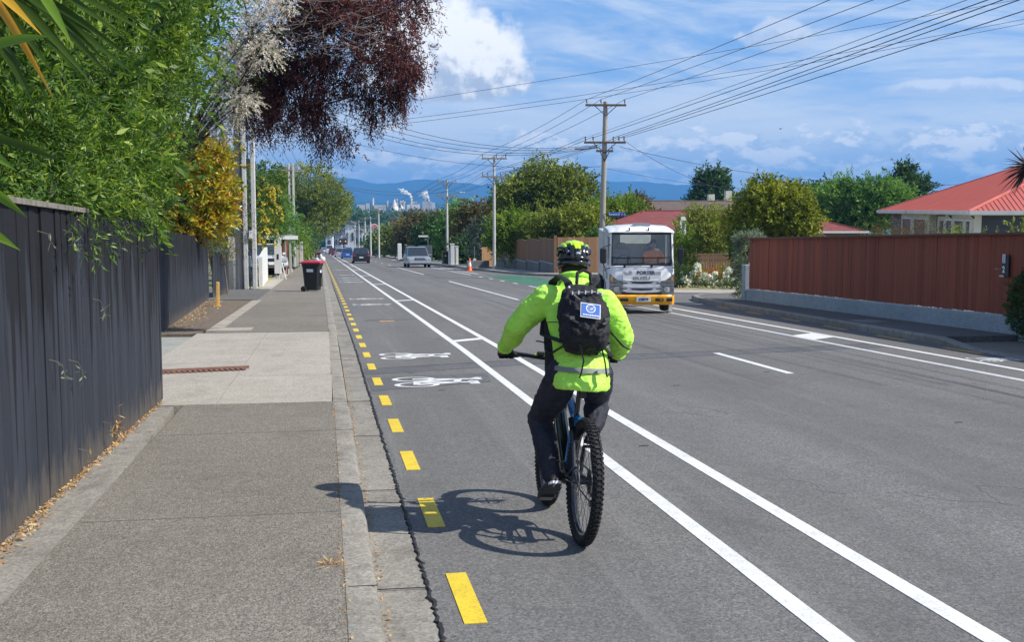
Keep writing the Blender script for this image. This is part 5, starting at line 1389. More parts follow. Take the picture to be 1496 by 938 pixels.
# white bay near the corner, door, angled bay further along (all on the face towards the road, x = 0)
def yu(u):
    """distance along the road face of the house seen at picture column u"""
    a0, a1, b0, b1 = 677 * 43., 43., 542 * 61. - 677 * 43., 18.
    f = ((u - 748) * a1 - a0) / (b0 - (u - 748) * b1); return f * Lh - .5
def hbay(u0, u1, wins, off):
    a, b = yu(u1), yu(u0); MB().box((-off / 2, (a + b) / 2, 1.45), (off, b - a, 2.86)).build('window_bay', M['cream'], HZ)
    for w0, w1 in wins: window(HZ, (-off - .02, (yu(w0) + yu(w1)) / 2, 2.12), abs(yu(w0) - yu(w1)), 1.0, 'x')
hbay(1379, 1422, ((1382, 1391), (1394, 1408), (1411, 1418)), .25)
hbay(1317, 1358, ((1320, 1333), (1337, 1354)), .30)
bs = MB()
for k in range(16): bs.box((4, -.012, .3 + k * .17), (8.4, .02, .014))
bs.build('weatherboards', M['wall_blue'], HZ)
ya, yb = yu(1375), yu(1363)
dr = MB().box((-.05, (ya + yb) / 2, 1.45), (.12, yb - ya, 2.6)).build('door', M['cream'], HZ); MB().box((-.115, (ya + yb) / 2, 1.95), (.02, (yb - ya) * .4, 1.2)).build('pane', M['glass_dark'], dr)
MB().tube([(-.35, -.2, 2.8), (-.12, -.1, 2.6), (-.06, -.06, 2.5), (-.06, -.06, .2)], .035, 6).build('downpipe', M['dark_metal'], HZ)
MB().tube([(-.35, 3.3, 2.8), (-.12, 3.3, 2.6), (-.06, 3.3, 2.4), (-.06, 3.3, .2)], .035, 6).build('downpipe', M['dark_metal'], HZ)
# smaller far roofs behind the trees
def far_house(label, u, t_, w, l, e, rise, roofm, wallm, ang=.1, z=0):
    x, y, _ = gx(u, t_)
    h = hip_house(label, (x, y), ang, l, w, e, rise, wallm, roofm, over=.5)
    h.location.z += z
    return h
h = far_house('low house with a maroon roof and white gutter behind the red fence', 1112, 66, 6.2, 6, 2.35, 1.75, M['roof_maroon'], M['cream'], .0, z=-1.25)
h = far_house('long maroon roofed house behind the truck', 870, 86, 20, 9, 2.75, 1.55, M['roof_maroon'], M['wall_brick'], -.08)
window(h, (9.0, -.05, 1.5), 1.4, 1.1, 'y'); window(h, (13.0, -.05, 1.5), 1.4, 1.1, 'y')
h = far_house('broad grey brown roofed house beyond the maroon roof', 860, 118, 24, 10, 4.4, 1.9, M['roof_brown'], M['cream'], -.05)
MB().box((9.5, 1.2, 5.05), (.8, .5, .12), Matrix.Rotation(.4, 3, 'X')).build('skylight', M['white'], h)
h = far_house('dark grey roof with two pale chimneys before the conifer', 1018, 140, 7, 7, 4.9, 2.2, M['roof_grey'], M['cream'], -.05)
for a, b, c in ((2.0, 2.0, 1.8), (4.6, 3.6, 2.9)): MB().box((a, b - 1, 6.0 + c * .4), (.75, .75, 2.2)).build('chimney', M['cream'], h)

# ------------------------------------------------------------------ corner garden: roses, ball, fence, flowers, parking sign
def rose(label, u, t_, heads, seed):
    x, y, _ = gx(u, t_); t = thing('rose_bush', label, 'rose bush', (x, y, gz(x, y)), 0, 'white roses along the corner lawn')
    g = random.Random(seed); m = MB(); fl = []
    for hx, hz in heads:
        hz *= .62; p = Vector((hx, g.uniform(-.3, .3), hz)); m.tube([(hx * .3, 0, 0), (hx * .7, 0, hz * .5), p], [.014, .01, .006], 5); fl.append((p.x, p.y, p.z, .13, .13, .12))
    m.build('stems', LEAF['mid'], t)
    me = leaf_mesh('foliage', LEAF['mid'], [(hx, 0, hz * .28, .22, .22, hz * .24) for hx, hz in heads], 90, per=8, tl=.16, ll=.07, lw=.04, seed=seed, droop=.1); inst('foliage', me, t)
    for i, f in enumerate(fl):
        if i % 2 == 0 or f[3] > .1:
            me = leaf_mesh('flower', M['petal_white'], [(f[0], f[1], f[2], .12, .12, .11)], 34, per=6, tl=.03, ll=.07, lw=.075, seed=seed + i, droop=0, shell=(.3, .9), jitter=.005); inst('flower', me, t)
    return t
rose('white rose bush left of the group beside the green ball shrub', 1016, 47, [(-.35, .45), (-.15, .75), (0, .95), (.1, 1.25), (.12, 1.45), (.3, .6), (.45, .85), (.55, .5), (-.5, .6), (.75, .3)], 1)
rose('white rose bush in the middle of the corner lawn with the largest heads', 1062, 46, [(-.5, .6), (-.35, .9), (-.1, .95), (.05, 1.2), (.1, .7), (.3, .55), (.45, .5), (.6, .6), (-.2, .4), (-.65, .75)], 2)
rose('white rose bush against the end pillar of the red fence', 1096, 45, [(-.1, 1.1), (-.15, 1.3), (0, .8), (-.2, .55), (.1, .4), (-.05, 1.5)], 3)
x, y, _ = gx(988, 47)
tree('ball_shrub', 'dark clipped ball shrub beside the truck', (x, y, gz(x, y)), [(0, 0, .52, .48, .48, .5)], LEAF['dark'], 520, None, 'shrub', .05, None, 51, 1, per=8, tl=.1, ll=.05, lw=.03, droop=0, shell=(.8, 1.02), wave=.04, jitter=.02)
x, y, _ = gx(992, 53)
tree('lime_shrub', 'bright green shrub behind the truck mirror', (x, y, gz(x, y)), [(-.1, 0, 1.4, .6, .6, .9), (.1, 0, 2.1, .45, .5, .6), (.2, 0, .9, .6, .6, .8)], LEAF['lime'], 500, None, 'shrub', .05, None, 52, 1, per=8, tl=.25, ll=.12, lw=.06, droop=0)
MB_ = MB()
(xa, ya), (xb, yb) = gp(985, 50.5), gp(1110, 47.5)
bd = MB().sheet([(xa, ya), (xb, yb), (xb + .2, yb + 1.4), (xa + .2, ya + 1.4)], .16, .2); tag(bd.build('flower_bed', M['soil']), 'raised bed behind the roses', None, None, 'structure')
(xa, ya), (xb, yb) = gp(1005, 60), gp(1083, 57.5)
board_fence('board_fence', 'warm brown board fence behind the corner garden', 'fence', (xa, ya), (xb, yb), 1.15, .16, M['fence_tan'], .1, gap=.03, seed=19)
MB().loft([[(x_, y_ - .03, gz(x_, y_) + 1.25), (x_, y_ + .12, gz(x_, y_) + 1.25), (x_, y_ + .12, gz(x_, y_) + 1.3), (x_, y_ - .03, gz(x_, y_) + 1.3)] for x_, y_ in ((xa, ya), (xb, yb))]).build('capping', M['fence_tan'], bpy.data.objects['board_fence'])
for nm, lab, u, t_, mt, hh, sd in (('flower_bush', 'orange flowered bush in front of the warm brown board fence', 1036, 56, M['petal_orange'], .42, 61), ('low_shrub', 'low yellow green shrub under the right of the brown board fence', 1066, 55.5, LEAF['yellowgreen'], .5, 62), ('low_shrub', 'low lime shrub under the left of the brown board fence', 1008, 56.5, LEAF['lime'], .6, 63)):
    x, y, _ = gx(u, t_)
    tree(nm, lab, (x, y, gz(x, y)), [(0, 0, hh * .6, .7, .4, hh * .6), (.4, 0, hh * .5, .5, .4, hh * .5)], mt, 260, None, 'shrub', .03, None, sd, 1, per=8, tl=.2, ll=.09, lw=.04, droop=0, up=.3)
x, y, _ = gx(997.5, 56)
t = thing('parking_sign', 'tall thin post with a pale upright sign seen edge on beside the truck', 'road sign', (x, y, gz(x, y)))
MB().tube([(0, 0, 0), (0, 0, 2.3)], .045, 8).build('post', M['white'], t, True)
MB().prism([(-.13, 2.25), (.13, 2.25), (.15, 2.4), (.15, 2.98), (.09, 3.12), (-.09, 3.12), (-.15, 2.98), (-.15, 2.4)], -.09, -.06, 'Y').build('face', M['ink_white'], t)
MB().prism([(-.06, 2.4), (.06, 2.4), (.06, 2.95), (-.06, 2.95)], -.094, -.088, 'Y').build('symbol', M['ink_grey'], t)

# brown stepped fence on the far corner
t = thing('brown_fence', 'dark brown stepped paling fence on a block retaining wall at the far corner', 'fence')
fa, fb = Vector((13.05, 91.)), Vector((13.35, 68.4)); n = 5
for k in range(n):
    a = fa.lerp(fb, k / n); b = fa.lerp(fb, (k + 1) / n); zt = gz(a.x, (a.y + b.y) / 2) + .1
    pn = thing('fence_panel', '', '', (0, 0, 0)); pn.parent = t
    for key in ('label', 'category'): 
        if key in pn: del pn[key]
    ms = paling_meshes(1.42, .155, M['fence_brown'], 3, .02, 70 + k, slope=0)
    nb = int((b - a).length / .155)
    for q in range(nb):
        p = a.lerp(b, (q + .5) / nb); inst('paling', ms[q % 3], pn, (p.x, p.y, zt + .62), (0, 0, .01 * (q % 3)))
    MB().box(((a.x + b.x) / 2 + .02, (a.y + b.y) / 2, zt + 2.06), (.08, (a - b).length, .05)).build('capping', M['fence_brown'], pn)
    MB().box(((a.x + b.x) / 2 + .05, (a.y + b.y) / 2, zt - .25), (.24, (a - b).length - .02, 1.72)).build('retaining_block', M['block'], t)
    MB().box(((a.x + b.x) / 2 + .02, (a.y + b.y) / 2, zt + .62), (.27, (a - b).length - .02, .07)).build('coping', M['plinth'], t)
MB().box((13.33, 68.3, gz(0, 68) + 1.2), (.16, .16, 2.3)).build('post', M['fence_brown'], t)
board_fence('corner_fence', 'brown paling fence turning the far corner behind the cyclist', 'fence', (13.45, 68.25), (17.4, 69.2), 2.2, .17, M['fence_brown'], .05, seed=23)
x, y, _ = gx(713, 92)
board_fence('timber_gate', 'small orange brown timber gate beside the concrete pole', 'gate', (x - .5, y), (x + .75, y + .1), 1.55, .16, M['fence_tan'], .1, seed=24)
for u, h, w_, lab in ((660.5, 1.9, .34, 'tallest white gate post'), (656.5, 1.35, .22, 'short white gate post left of the tallest'), (667, 1.7, .24, 'grey white gate post right of the tallest')):
    x, y, _ = gx(u, 101); tag(MB().box((0, 0, h / 2), (w_, w_, h), ch=.03).box((0, 0, h + .03), (w_ * 1.15, w_ * 1.15, .08)).build('gate_post', M['white'], loc=(x, y, gz(x, y))), lab + ' across the road', 'post', 'white gate posts')
x, y, _ = gx(693, 86)
t = thing('post_sign', 'thin pale post with small plate by the traffic cone', 'road sign', (x, y, gz(x, y)))
MB().tube([(0, 0, 0), (0, 0, 1.75)], .03, 6).build('post', M['metal'], t); MB().box((0, -.04, .75), (.22, .02, .16)).build('plate', M['ink_white'], t)
x, y, _ = gx(625, 128)
t = thing('street_sign', 'pale street name blade on a post above the silver car', 'street sign', (x, y, gz(x, y)))
MB().tube([(0, 0, 0), (0, 0, 2.9)], .04, 6).build('post', M['metal'], t); MB().box((-.5, 0, 2.85), (1.1, .04, .2)).build('blade', M['white'], t)
x, y, _ = gx(698, 88)
tag(MB().box((0, 0, .33), (1.7, .3, .62), ch=.02).build('low_wall', M['block'], loc=(x, y, gz(x, y))), 'low grey block wall behind the cone', 'wall')
x, y, _ = gx(686, 80.5)
t = thing('traffic_cone', 'orange traffic cone with a white band at the far kerb', 'cone', (x, y, gz(x, y)))
MB().box((0, 0, .02), (.46, .46, .045), ch=.01).build('base', M['orange'], t)
MB().lathe([(.17, .04), (.15, .06), (.035, .90), (.02, .92), (0, .92)], 16).build('cone', M['orange'], t, True)
MB().lathe([(.118, .36), (.118 - .0, .36), (.078, .63), (.074, .63)], 16).build('band', M['ink_white'], t, True)
board_fence('paling_fence', 'grey paling fence behind the silver car', 'fence', (10.3, 118), (10.0, 150), 1.75, .3, M['fence_grey'], .1, seed=25)
x, y, _ = gx(583, 150); tag(MB().box((0, 0, 1.05), (.5, .4, 2.1), ch=.04).build('gate_pillar', M['white'], loc=(x, y, gz(x, y))), 'white gate pillar in the grey paling fence', 'pillar')

# ------------------------------------------------------------------ trees on the right
def big(label, u, t_, spec, mat, n, seed, cat='tree', name='tree', z=0, **kw):
    """spec: lobes as picture offsets (du, height row v, ru, rv) converted to metres at this distance"""
    x, y, z0 = gx(u, t_); s = t_ / FPX; lob = []
    for (uu, vv, ru, rv) in spec:
        p = at(uu, vv, t_); lob.append((p.x - x, p.y - y + random.Random(uu).uniform(-.3, .3) * ru * s, p.z - z0, ru * s, ru * s * .9, rv * s))
    kk = dict(per=9, tl=s * 14, ll=s * 5.2, lw=s * 2.3, droop=.06, up=.2, shell=(.55, 1.04), wave=.2, jitter=s * 4); kk.update(kw)
    return tree(name, label, (x, y, z0), lob, mat, n, None, cat, max(.06, s * 5), None, seed, 1, **kk)
big('large rounded olive green tree behind the brown corner fence', 800, 96, [(800, 285, 46, 36), (770, 290, 36, 34), (840, 290, 32, 36), (795, 262, 26, 22), (835, 270, 22, 20), (745, 300, 24, 24), (815, 310, 50, 26)], LEAF['olive'], 3600, 101)
big('yellow green tree with bright flowers behind the street sign', 905, 92, [(905, 318, 30, 24), (880, 325, 26, 26), (928, 325, 20, 18)], LEAF['lime'], 1400, 102)
big('russet leaved tree beside the broad grey roof', 932, 104, [(930, 312, 18, 20), (938, 322, 14, 14)], LEAF['russet'], 600, 103)
big('dark green conifer tree on the skyline right of the mountains', 1040, 150, [(1040, 280, 20, 24), (1032, 268, 9, 12), (1050, 265, 8, 12), (1042, 298, 24, 14), (1024, 294, 12, 12)], LEAF['dark'], 1500, 104, up=.5, tl=1.0)
big('pale weeping olive tree behind the brown board fence', 1040, 64, [(1040, 340, 32, 30), (1018, 345, 20, 28), (1060, 335, 22, 30), (1030, 318, 24, 14), (1010, 322, 14, 12)], LEAF['olive'], 1500, 105, droop=.5, lw=.05, ll=.22)
big('bushy yellow green tree with dark hollows standing left of the red fence top', 1128, 52, [(1128, 305, 42, 32), (1105, 325, 34, 34), (1155, 320, 32, 30), (1115, 290, 26, 20), (1150, 295, 26, 18), (1175, 335, 14, 16), (1100, 360, 24, 24)], LEAF['yellowgreen'], 3200, 106, ll=.20, lw=.09)
big('dark shrub filling under the bushy yellow green tree', 1096, 50, [(1094, 370, 18, 30), (1108, 385, 14, 20)], LEAF['dark'], 500, 107)
for i, (u, t_, sp, lab) in enumerate(((1195, 95, [(1192, 310, 26, 30), (1205, 335, 24, 20)], 'fresh green leafy tree nearest the bushy yellow green tree'), (1240, 92, [(1240, 305, 30, 36), (1235, 282, 16, 14), (1232, 335, 30, 18)], 'tallest fresh green poplar like tree in the middle behind the maroon roof'),
        (1285, 90, [(1290, 290, 30, 26), (1280, 310, 30, 30), (1305, 300, 24, 22)], 'fresh green leafy tree just left of the red roof'))):
    big(lab, u, t_, sp, LEAF['fresh'], 1500, 110 + i, up=.6)
big('dark pine with a pointed top above the left slope of the red roof', 1325, 110, [(1325, 268, 12, 20), (1322, 255, 6, 10), (1340, 278, 14, 10), (1312, 280, 12, 14)], LEAF['dark'], 700, 115, up=.6)
big('small dark pine left of the fresh green trees', 1196, 130, [(1190, 290, 10, 12), (1204, 286, 6, 9)], LEAF['dark'], 300, 116, up=.6)
# hedge row and shrubs behind the brown fence, and on down the hill
rows = [('lime green shrub over the brown fence next to the big tree', 755, 84, [(752, 338, 26, 24), (735, 345, 18, 22)], 'lime', 900), ('golden green shrub over the brown fence below the big tree', 800, 82, [(802, 338, 28, 24), (830, 340, 22, 26)], 'olive', 1100), ('yellow green shrub rising above the far fence corner', 852, 80, [(852, 335, 24, 30), (870, 350, 20, 24)], 'yellowgreen', 900),
        ('pale grey green bush behind the concrete pole', 712, 96, [(712, 350, 20, 24), (728, 350, 16, 20)], 'grey', 800), ('brown twiggy bush left of the concrete pole', 694, 108, [(694, 330, 22, 28), (684, 350, 16, 20)], 'russet', 800), ('bright green tree behind the third pole', 672, 125, [(672, 325, 20, 24), (662, 345, 22, 22)], 'fresh', 800),
        ('dark green tree between the third pole and the gate posts', 640, 135, [(640, 345, 24, 26), (652, 355, 18, 20), (630, 352, 18, 18)], 'dark', 900), ('russet topped tree above the silver car', 612, 165, [(612, 335, 20, 18), (632, 335, 18, 16), (600, 352, 20, 14)], 'russet', 800), ('olive roadside tree left of the silver car', 588, 185, [(588, 345, 16, 14), (575, 355, 16, 10), (600, 355, 14, 10)], 'olive', 700),
        ('dark roadside hedge tree behind the slim pole', 563, 220, [(563, 352, 13, 10), (553, 358, 12, 8)], 'mid', 500), ('dark green tree filling behind the concrete pole', 745, 118, [(745, 305, 16, 24), (730, 320, 22, 22), (738, 290, 12, 14)], 'dark', 900), ('golden bush low by the truck', 886, 74, [(880, 362, 20, 22), (868, 372, 12, 16)], 'mid', 600), ('clipped green hedge right of the white gate posts', 678, 104, [(678, 372, 10, 16), (686, 368, 10, 16)], 'dark', 500)]
for i, (lab, u, t_, sp, mt, n) in enumerate(rows): big(lab, u, t_, sp, LEAF[mt], n, 130 + i, cat='tree' if 'tree' in lab else 'shrub', name='roadside_tree' if 'tree' in lab else 'roadside_shrub')

# ------------------------------------------------------------------ cars
def car(label, x, y, rot, paint, L=4.3, W=1.76, H=1.48, suv=0, front=False, cat='car', name='parked_car', group='cars on the street', z=0, lights=True):
    t = thing(name, label, cat, (x, y, gz(x, y) + z), rot, group)
    t.rotation_euler = (-math.atan(SLOPE) * math.cos(rot), 0, rot)
    hl = L / 2; g0 = .20 + .06 * suv; bh = H * (.56 if suv else .58)
    # local +y is the nose. side profile of the body from tail to nose
    prof = [(-hl, g0 + .12), (-hl - .02, .50), (-hl + .02, bh - .06), (-hl + .10, bh), (hl * .42, bh), (hl * .86, bh - .10), (hl - .03, bh - .22), (hl, .52), (hl - .02, g0 + .08), (hl * .9, g0), (-hl * .9, g0)]
    secs = []
    for f, ins_ in ((-1, .10), (-.86, .015), (-.3, 0), (.3, 0), (.86, .015), (1, .10)):
        secs.append([(f * W / 2 * (1 - .0), a * (1 - ins_ * .4), b - (ins_ * .6 if b > .5 else -ins_ * .3)) for a, b in prof])
    bo_ = MB().loft(secs).build('body', paint, t, True); bv = bo_.modifiers.new('bevel', 'BEVEL'); bv.width = .07; bv.segments = 3; bv.limit_method = 'ANGLE'
    # cabin
    tl = -hl + (.14 if (suv or H > 1.46) else .55); fr = hl * .44
    base = [(tl, bh - .02), (fr, bh - .02)]; roof = [(tl + .28, H), (fr - .78, H)]
    wb, wr = W / 2 - .06, W / 2 - .20
    m = MB(); ring = lambda yy, zz, w: None
    v = [(-wb, tl, bh - .02), (wb, tl, bh - .02), (wb, fr, bh - .02), (-wb, fr, bh - .02), (-wr, tl + .30, H - .05), (wr, tl + .30, H - .05), (wr, fr - .80, H - .05), (-wr, fr - .80, H - .05), (-wr + .08, tl + .42, H), (wr - .08, tl + .42, H), (wr - .08, fr - .95, H), (-wr + .08, fr - .95, H)]
    m.add(v, [(0, 3, 2, 1), (0, 1, 5, 4), (1, 2, 6, 5), (2, 3, 7, 6), (3, 0, 4, 7), (4, 5, 9, 8), (5, 6, 10, 9), (6, 7, 11, 10), (7, 4, 8, 11), (8, 9, 10, 11)])
    ca_ = m.build('cabin', paint, t, True); bv = ca_.modifiers.new('bevel', 'BEVEL'); bv.width = .06; bv.segments = 3; bv.limit_method = 'ANGLE'
    V = [Vector(p) for p in v]
    def pane(a, b, c, d, k=.10, nm='window'):
        cen = (V[a] + V[b] + V[c] + V[d]) / 4; n = (V[b] - V[a]).cross(V[d] - V[a]).normalized()
        if n.dot(cen - Vector((0, (tl + fr) / 2, (bh + H) / 2))) < 0: n = -n
        q = [V[i] + (cen - V[i]) * k + n * .012 for i in (a, b, c, d)]; q2 = [p - n * .03 for p in q]
        MB().add(q + q2, [(0, 1, 2, 3), (7, 6, 5, 4), (0, 4, 5, 1), (1, 5, 6, 2), (2, 6, 7, 3), (3, 7, 4, 0)]).build(nm, M['glass_car'], t)
    pane(0, 1, 5, 4, .10, 'rear_window'); pane(2, 3, 7, 6, .05, 'windscreen'); pane(1, 2, 6, 5, .14, 'side_window'); pane(3, 0, 4, 7, .14, 'side_window')
    wr_ = .33 + .03 * suv
    wm = MB().lathe([(0, -.10), (wr_ * .62, -.11), (wr_ * .9, -.10), (wr_, -.07), (wr_, .07), (wr_ * .9, .10), (wr_ * .62, .11), (0, .10)], 20, 'X').mesh('wheel', M['rubber'], True)
    rm = MB().lathe([(0, .118), (wr_ * .2, .125), (wr_ * .58, .112), (wr_ * .60, .10)], 14, 'X').mesh('rim', M['metal'], True)
    for sx in (-1, 1):
        for sy in (-.60, .60):
            w = inst('wheel', wm, t, (sx * (W / 2 - .11), sy * hl, wr_)); r_ = inst('rim', rm, w, (0, 0, 0), (0, 0, 0 if sx > 0 else PI))
    for sx in (-1, 1):
        MB().box((sx * (W / 2 + .08), fr - .35, bh + .06), (.17, .10, .13), ch=.03).build('mirror', paint, t)
        if lights:
            MB().box((sx * (W / 2 - .20), -hl - .005, bh - .15), (.18, .07, .20 + .12 * suv), ch=.02).build('tail_light', M['lamp_red'], t)
            MB().box((sx * (W / 2 - .27), hl - .02, bh - .25), (.42, .12, .22), ch=.03).build('headlight', M['lamp_clear'], t)
    MB().box((0, -hl - .03, .62), (.42, .03, .13)).build('number_plate', M['plate'], t)
    MB().box((0, hl - .005, .42), (.42, .03, .13)).build('number_plate', M['plate'], t)
    MB().box((0, -hl - .02, g0 + .16), (W * .86, .08, .2), ch=.03).build('rear_bumper', M['dark_metal'] if suv else paint, t)
    MB().box((0, hl - .02, bh - .26), (W * .42, .06, .20), ch=.02).build('grille', M['dark_metal'], t)
    MB().box((0, hl - .03, g0 + .14), (W * .7, .07, .14), ch=.02).build('lower_grille', M['black_plastic'], t)
    if suv:
        for sx in (-1, 1):
            MB().tube([(sx * (wr - .03), tl + .5, H + .03), (sx * (wr - .03), fr - 1.1, H + .03)], .022, 6).build('roof_rail', M['dark_metal'], t)
            MB().lathe([(0, .0), (.085, .0), (.09, .04), (0, .05)], 12, 'Y', (sx * (W / 2 - .30), hl - .02, g0 + .26)).build('fog_light', M['lamp_clear'], t)
        m = MB()
        for k in range(7): m.box((-.30 + k * .10, hl + .02, bh - .26), (.035, .03, .17))
        m.build('grille_bars', M['chrome'], t)
        MB().box((0, hl - .01, .42), (W * .92, .13, .17), ch=.04).build('front_bumper', paint, t)
    return t
def paint(name, c, metal=.2, rough=.3): return simple(name, c, rough, metal, .03, 2, coat=.5)
x, y, _ = gx(611, 95)
P1 = paint('silver_blue_paint', (.42, .46, .50), .5)
sv = car('silver four wheel drive coming up the hill toward the camera', x, y + 2, PI + .03, P1, 4.6, 1.92, 1.72, 1)
x, y, _ = gx(526, 122); car('black hatchback driving away down the hill', x, y, .012, paint('black_car_paint', (.016, .016, .02)), 4.1, 1.80, 1.62)
x, y, _ = gx(506.5, 163); car('bright blue small car following down the hill', x, y, .012, paint('blue_car_paint', (.015, .13, .50)), 3.9, 1.74, 1.5)
x, y, _ = gx(496, 190); car('silver hatchback ahead of the blue car', x, y, .01, paint('silver_car_paint', (.5, .5, .52), .5), 4.1, 1.75, 1.5)
x, y, _ = gx(490, 218); car('dark red car ahead of the silver hatchback', x, y, .01, paint('red_car_paint', (.20, .02, .03)), 4.2, 1.75, 1.5)
x, y, _ = gx(485, 250); car('maroon car further down the line of traffic', x, y, .01, paint('maroon_car_paint', (.13, .03, .04)), 4.2, 1.75, 1.5)
x, y, _ = gx(480.5, 280); car('white van at the head of the line of traffic', x, y, .01, paint('white_car_paint', (.7, .7, .72)), 4.8, 1.9, 2.1, cat='van', name='white_van')
x, y, _ = gx(509, 320); car('pale distant car at the bottom of the road', x, y, PI, paint('pale_car_paint', (.6, .65, .68)), 4.4, 1.8, 1.6)
x, y, _ = gx(473, 330); car('silver distant car parked beyond the domed tree', x, y, .2, paint('silver_car_paint2', (.55, .56, .58)), 4.4, 1.8, 1.5)
x, y, _ = gx(383, 62.5); car('white car parked nose out under the carport', x, y + 1.2, PI + .25, paint('white_car_paint2', (.70, .72, .75)), 4.3, 1.75, 1.5, group=None, z=.45)

M['lamp_smoked'] = simple('smoked_lamp', (.24, .26, .27), .15, .5, scale=14, var=.5)
# ------------------------------------------------------------------ the little white truck
p = gx(938.5, 29.7)
TR = thing('small_truck', 'small white flat nosed truck with a yellow bumper coming up the road', 'truck', (p[0], p[1], p[2]), (math.atan(SLOPE), 0, R(-8.5)))
w = 1.70; hw = w / 2
# cab shell: side profile (y, z) nose at y = 0, built from panels so the glass is a real opening
def tb(nm, mat, *boxes, parent=TR, ch=.0, smooth=False):
    m = MB()
    for c, d in boxes: m.box(c, d, ch=ch)
    return m.build(nm, mat, parent, smooth)
# nose panel
m = MB(); secs = []
for x_, k in ((-hw, .10), (-hw + .07, .03), (-hw + .2, .005), (0, 0), (hw - .2, .005), (hw - .07, .03), (hw, .10)):
    secs.append([(x_, .0 + k, .50), (x_, -.02 + k, .70), (x_, .0 + k, 1.02), (x_, .05 + k, 1.24), (x_, .13 + k, 1.28), (x_, .30, 1.28), (x_, .30, .50)])
m.loft(secs); m.build('nose_panel', M['truck_white'], TR, True)
m = MB(); m.box((0, -.028, 1.0), (1.0, .02, .28), ch=.006); m.build('name_panel', M['truck_white'], TR)
# roof with deflector lip
m = MB(); secs = []
for x_, k in ((-hw + .0, .08), (-hw + .08, .03), (0, -.02), (hw - .08, .03), (hw - .0, .08)):
    secs.append([(x_, .20 + k * .5, 2.09 - k * .3), (x_, .16 + k, 2.13 - k * .3), (x_, .34, 2.23 - k), (x_, .9, 2.26 - k), (x_, 1.6, 2.26 - k), (x_, 1.6, 2.06), (x_, .5, 2.06)])
m.loft(secs); m.build('roof', M['truck_white'], TR, True)
tb('roof_vent', M['metal'], ((.05, .75, 2.29), (.45, .35, .06)), ch=.01)
tb('roof_lug', M['dark_metal'], ((-.32, .20, 2.20), (.03, .05, .07)), ((.18, .20, 2.20), (.03, .05, .07)))
# pillars
for s in (-1, 1):
    MB().tube([(s * (hw - .05), .12, 1.18), (s * (hw - .07), .24, 2.06)], .045, 8).build('front_pillar', M['truck_white'], TR, True)
    tb('rear_pillar', M['truck_white'], ((s * (hw - .04), 1.42, 1.62), (.07, .36, .86)))
    d = tb('door', M['truck_white'], ((s * (hw - .03), .78, .88), (.06, 1.02, .66)), ch=.01)
    MB().box((s * (hw + .012), 1.12, 1.05), (.02, .16, .04)).build('handle', M['dark_metal'], d)
    MB().box((s * (hw + .003), .78, .94), (.004, .46, .22)).build('door_recess', M['ink_grey'], d)
    tb('window_surround', M['truck_white'], ((s * (hw - .04), 1.17, 1.62), (.05, .07, .86)), ((s * (hw - .04), .70, 2.02), (.05, 1.0, .06)))
    MB().box((s * (hw - .045), .68, 1.61), (.012, .92, .78)).build('side_window', M['screen'], TR)
    tb('step_panel', M['truck_white'], ((s * (hw - .04), 1.35, .88), (.06, .3, .66)))
    m = MB()   # wheel arch trim
    m.lathe([(.40, -.06), (.47, -.06), (.47, .04), (.40, .04)], 20, 'X', (s * (hw - .03), .68, .40)); m.build('wheel_arch', M['truck_white'], TR, True)
tb('cab_back', M['cream'], ((0, 1.62, 1.12), (w - .06, .05, 1.24)), ((-.62, 1.62, 1.88), (.4, .05, .34)), ((.62, 1.62, 1.88), (.4, .05, .34)), ((0, 1.62, 2.02), (.9, .05, .08)))
tb('rear_window', M['screen'], ((0, 1.62, 1.85), (.84, .012, .26)))
tb('cab_floor', M['dark_metal'], ((0, .85, .62), (w - .1, 1.5, .08)))
tb('dashboard', M['black_plastic'], ((0, .34, 1.12), (w - .14, .34, .22)), ch=.03)
for s in (-.42, .42): tb('seat', M['ink_grey'], ((s, 1.05, .95), (.48, .48, .16)), ((s, 1.32, 1.32), (.46, .12, .62)), ((s, 1.34, 1.70), (.26, .09, .16)), ch=.04)
MB().lathe([(.17, 0), (.19, .012), (.19, -.012), (.17, 0)], 20, 'Y', (-.42, .58, 1.32)).build('steering_wheel', M['black_plastic'], TR, True)
# windscreen, with black surround
V = [Vector(q) for q in ((-hw + .07, .10, 1.27), (hw - .07, .10, 1.27), (hw - .09, .22, 2.09), (-hw + .09, .22, 2.09))]
n_ = Vector((0, -1, .14)).normalized()
MB().add(V + [q - n_ * .012 for q in V], [(0, 1, 2, 3), (7, 6, 5, 4), (0, 4, 5, 1), (1, 5, 6, 2), (2, 6, 7, 3), (3, 7, 4, 0)]).build('windscreen', M['screen'], TR)
m = MB()
for a, b in ((0, 1), (1, 2), (2, 3), (3, 0)): m.tube([V[a] + n_ * .006, V[b] + n_ * .006], .020 if (a, b) != (2, 3) else .034, 6)
m.build('windscreen_seal', M['black_plastic'], TR, True)
m = MB()   # black guard rail in front of the lower glass
for z in (1.31, 1.48): m.tube([(-hw + .09, .06, z), (-hw + .2, .0, z - .01), (hw - .2, .0, z - .01), (hw - .09, .06, z)], .012, 6)
for x_ in (-.36, 0.04, .42): m.tube([(x_, .0, 1.30), (x_, .0, 1.49)], .010, 6)
m.tube([(-hw + .09, .06, 1.31), (-hw + .09, .06, 1.48)], .012, 6); m.tube([(hw - .09, .06, 1.31), (hw - .09, .06, 1.48)], .012, 6)
m.build('guard_rail', M['black_plastic'], TR, True)
m = MB()
for x_, dx in ((-.45, .32), (.25, .32)): m.tube([(x_, .04, 1.26), (x_ + dx, .045, 1.32)], .012, 5); m.tube([(x_ + dx - .3, .05, 1.305), (x_ + dx + .22, .05, 1.335)], .008, 5); m.box((x_, .03, 1.24), (.05, .05, .06))
m.build('wipers', M['black_plastic'], TR)
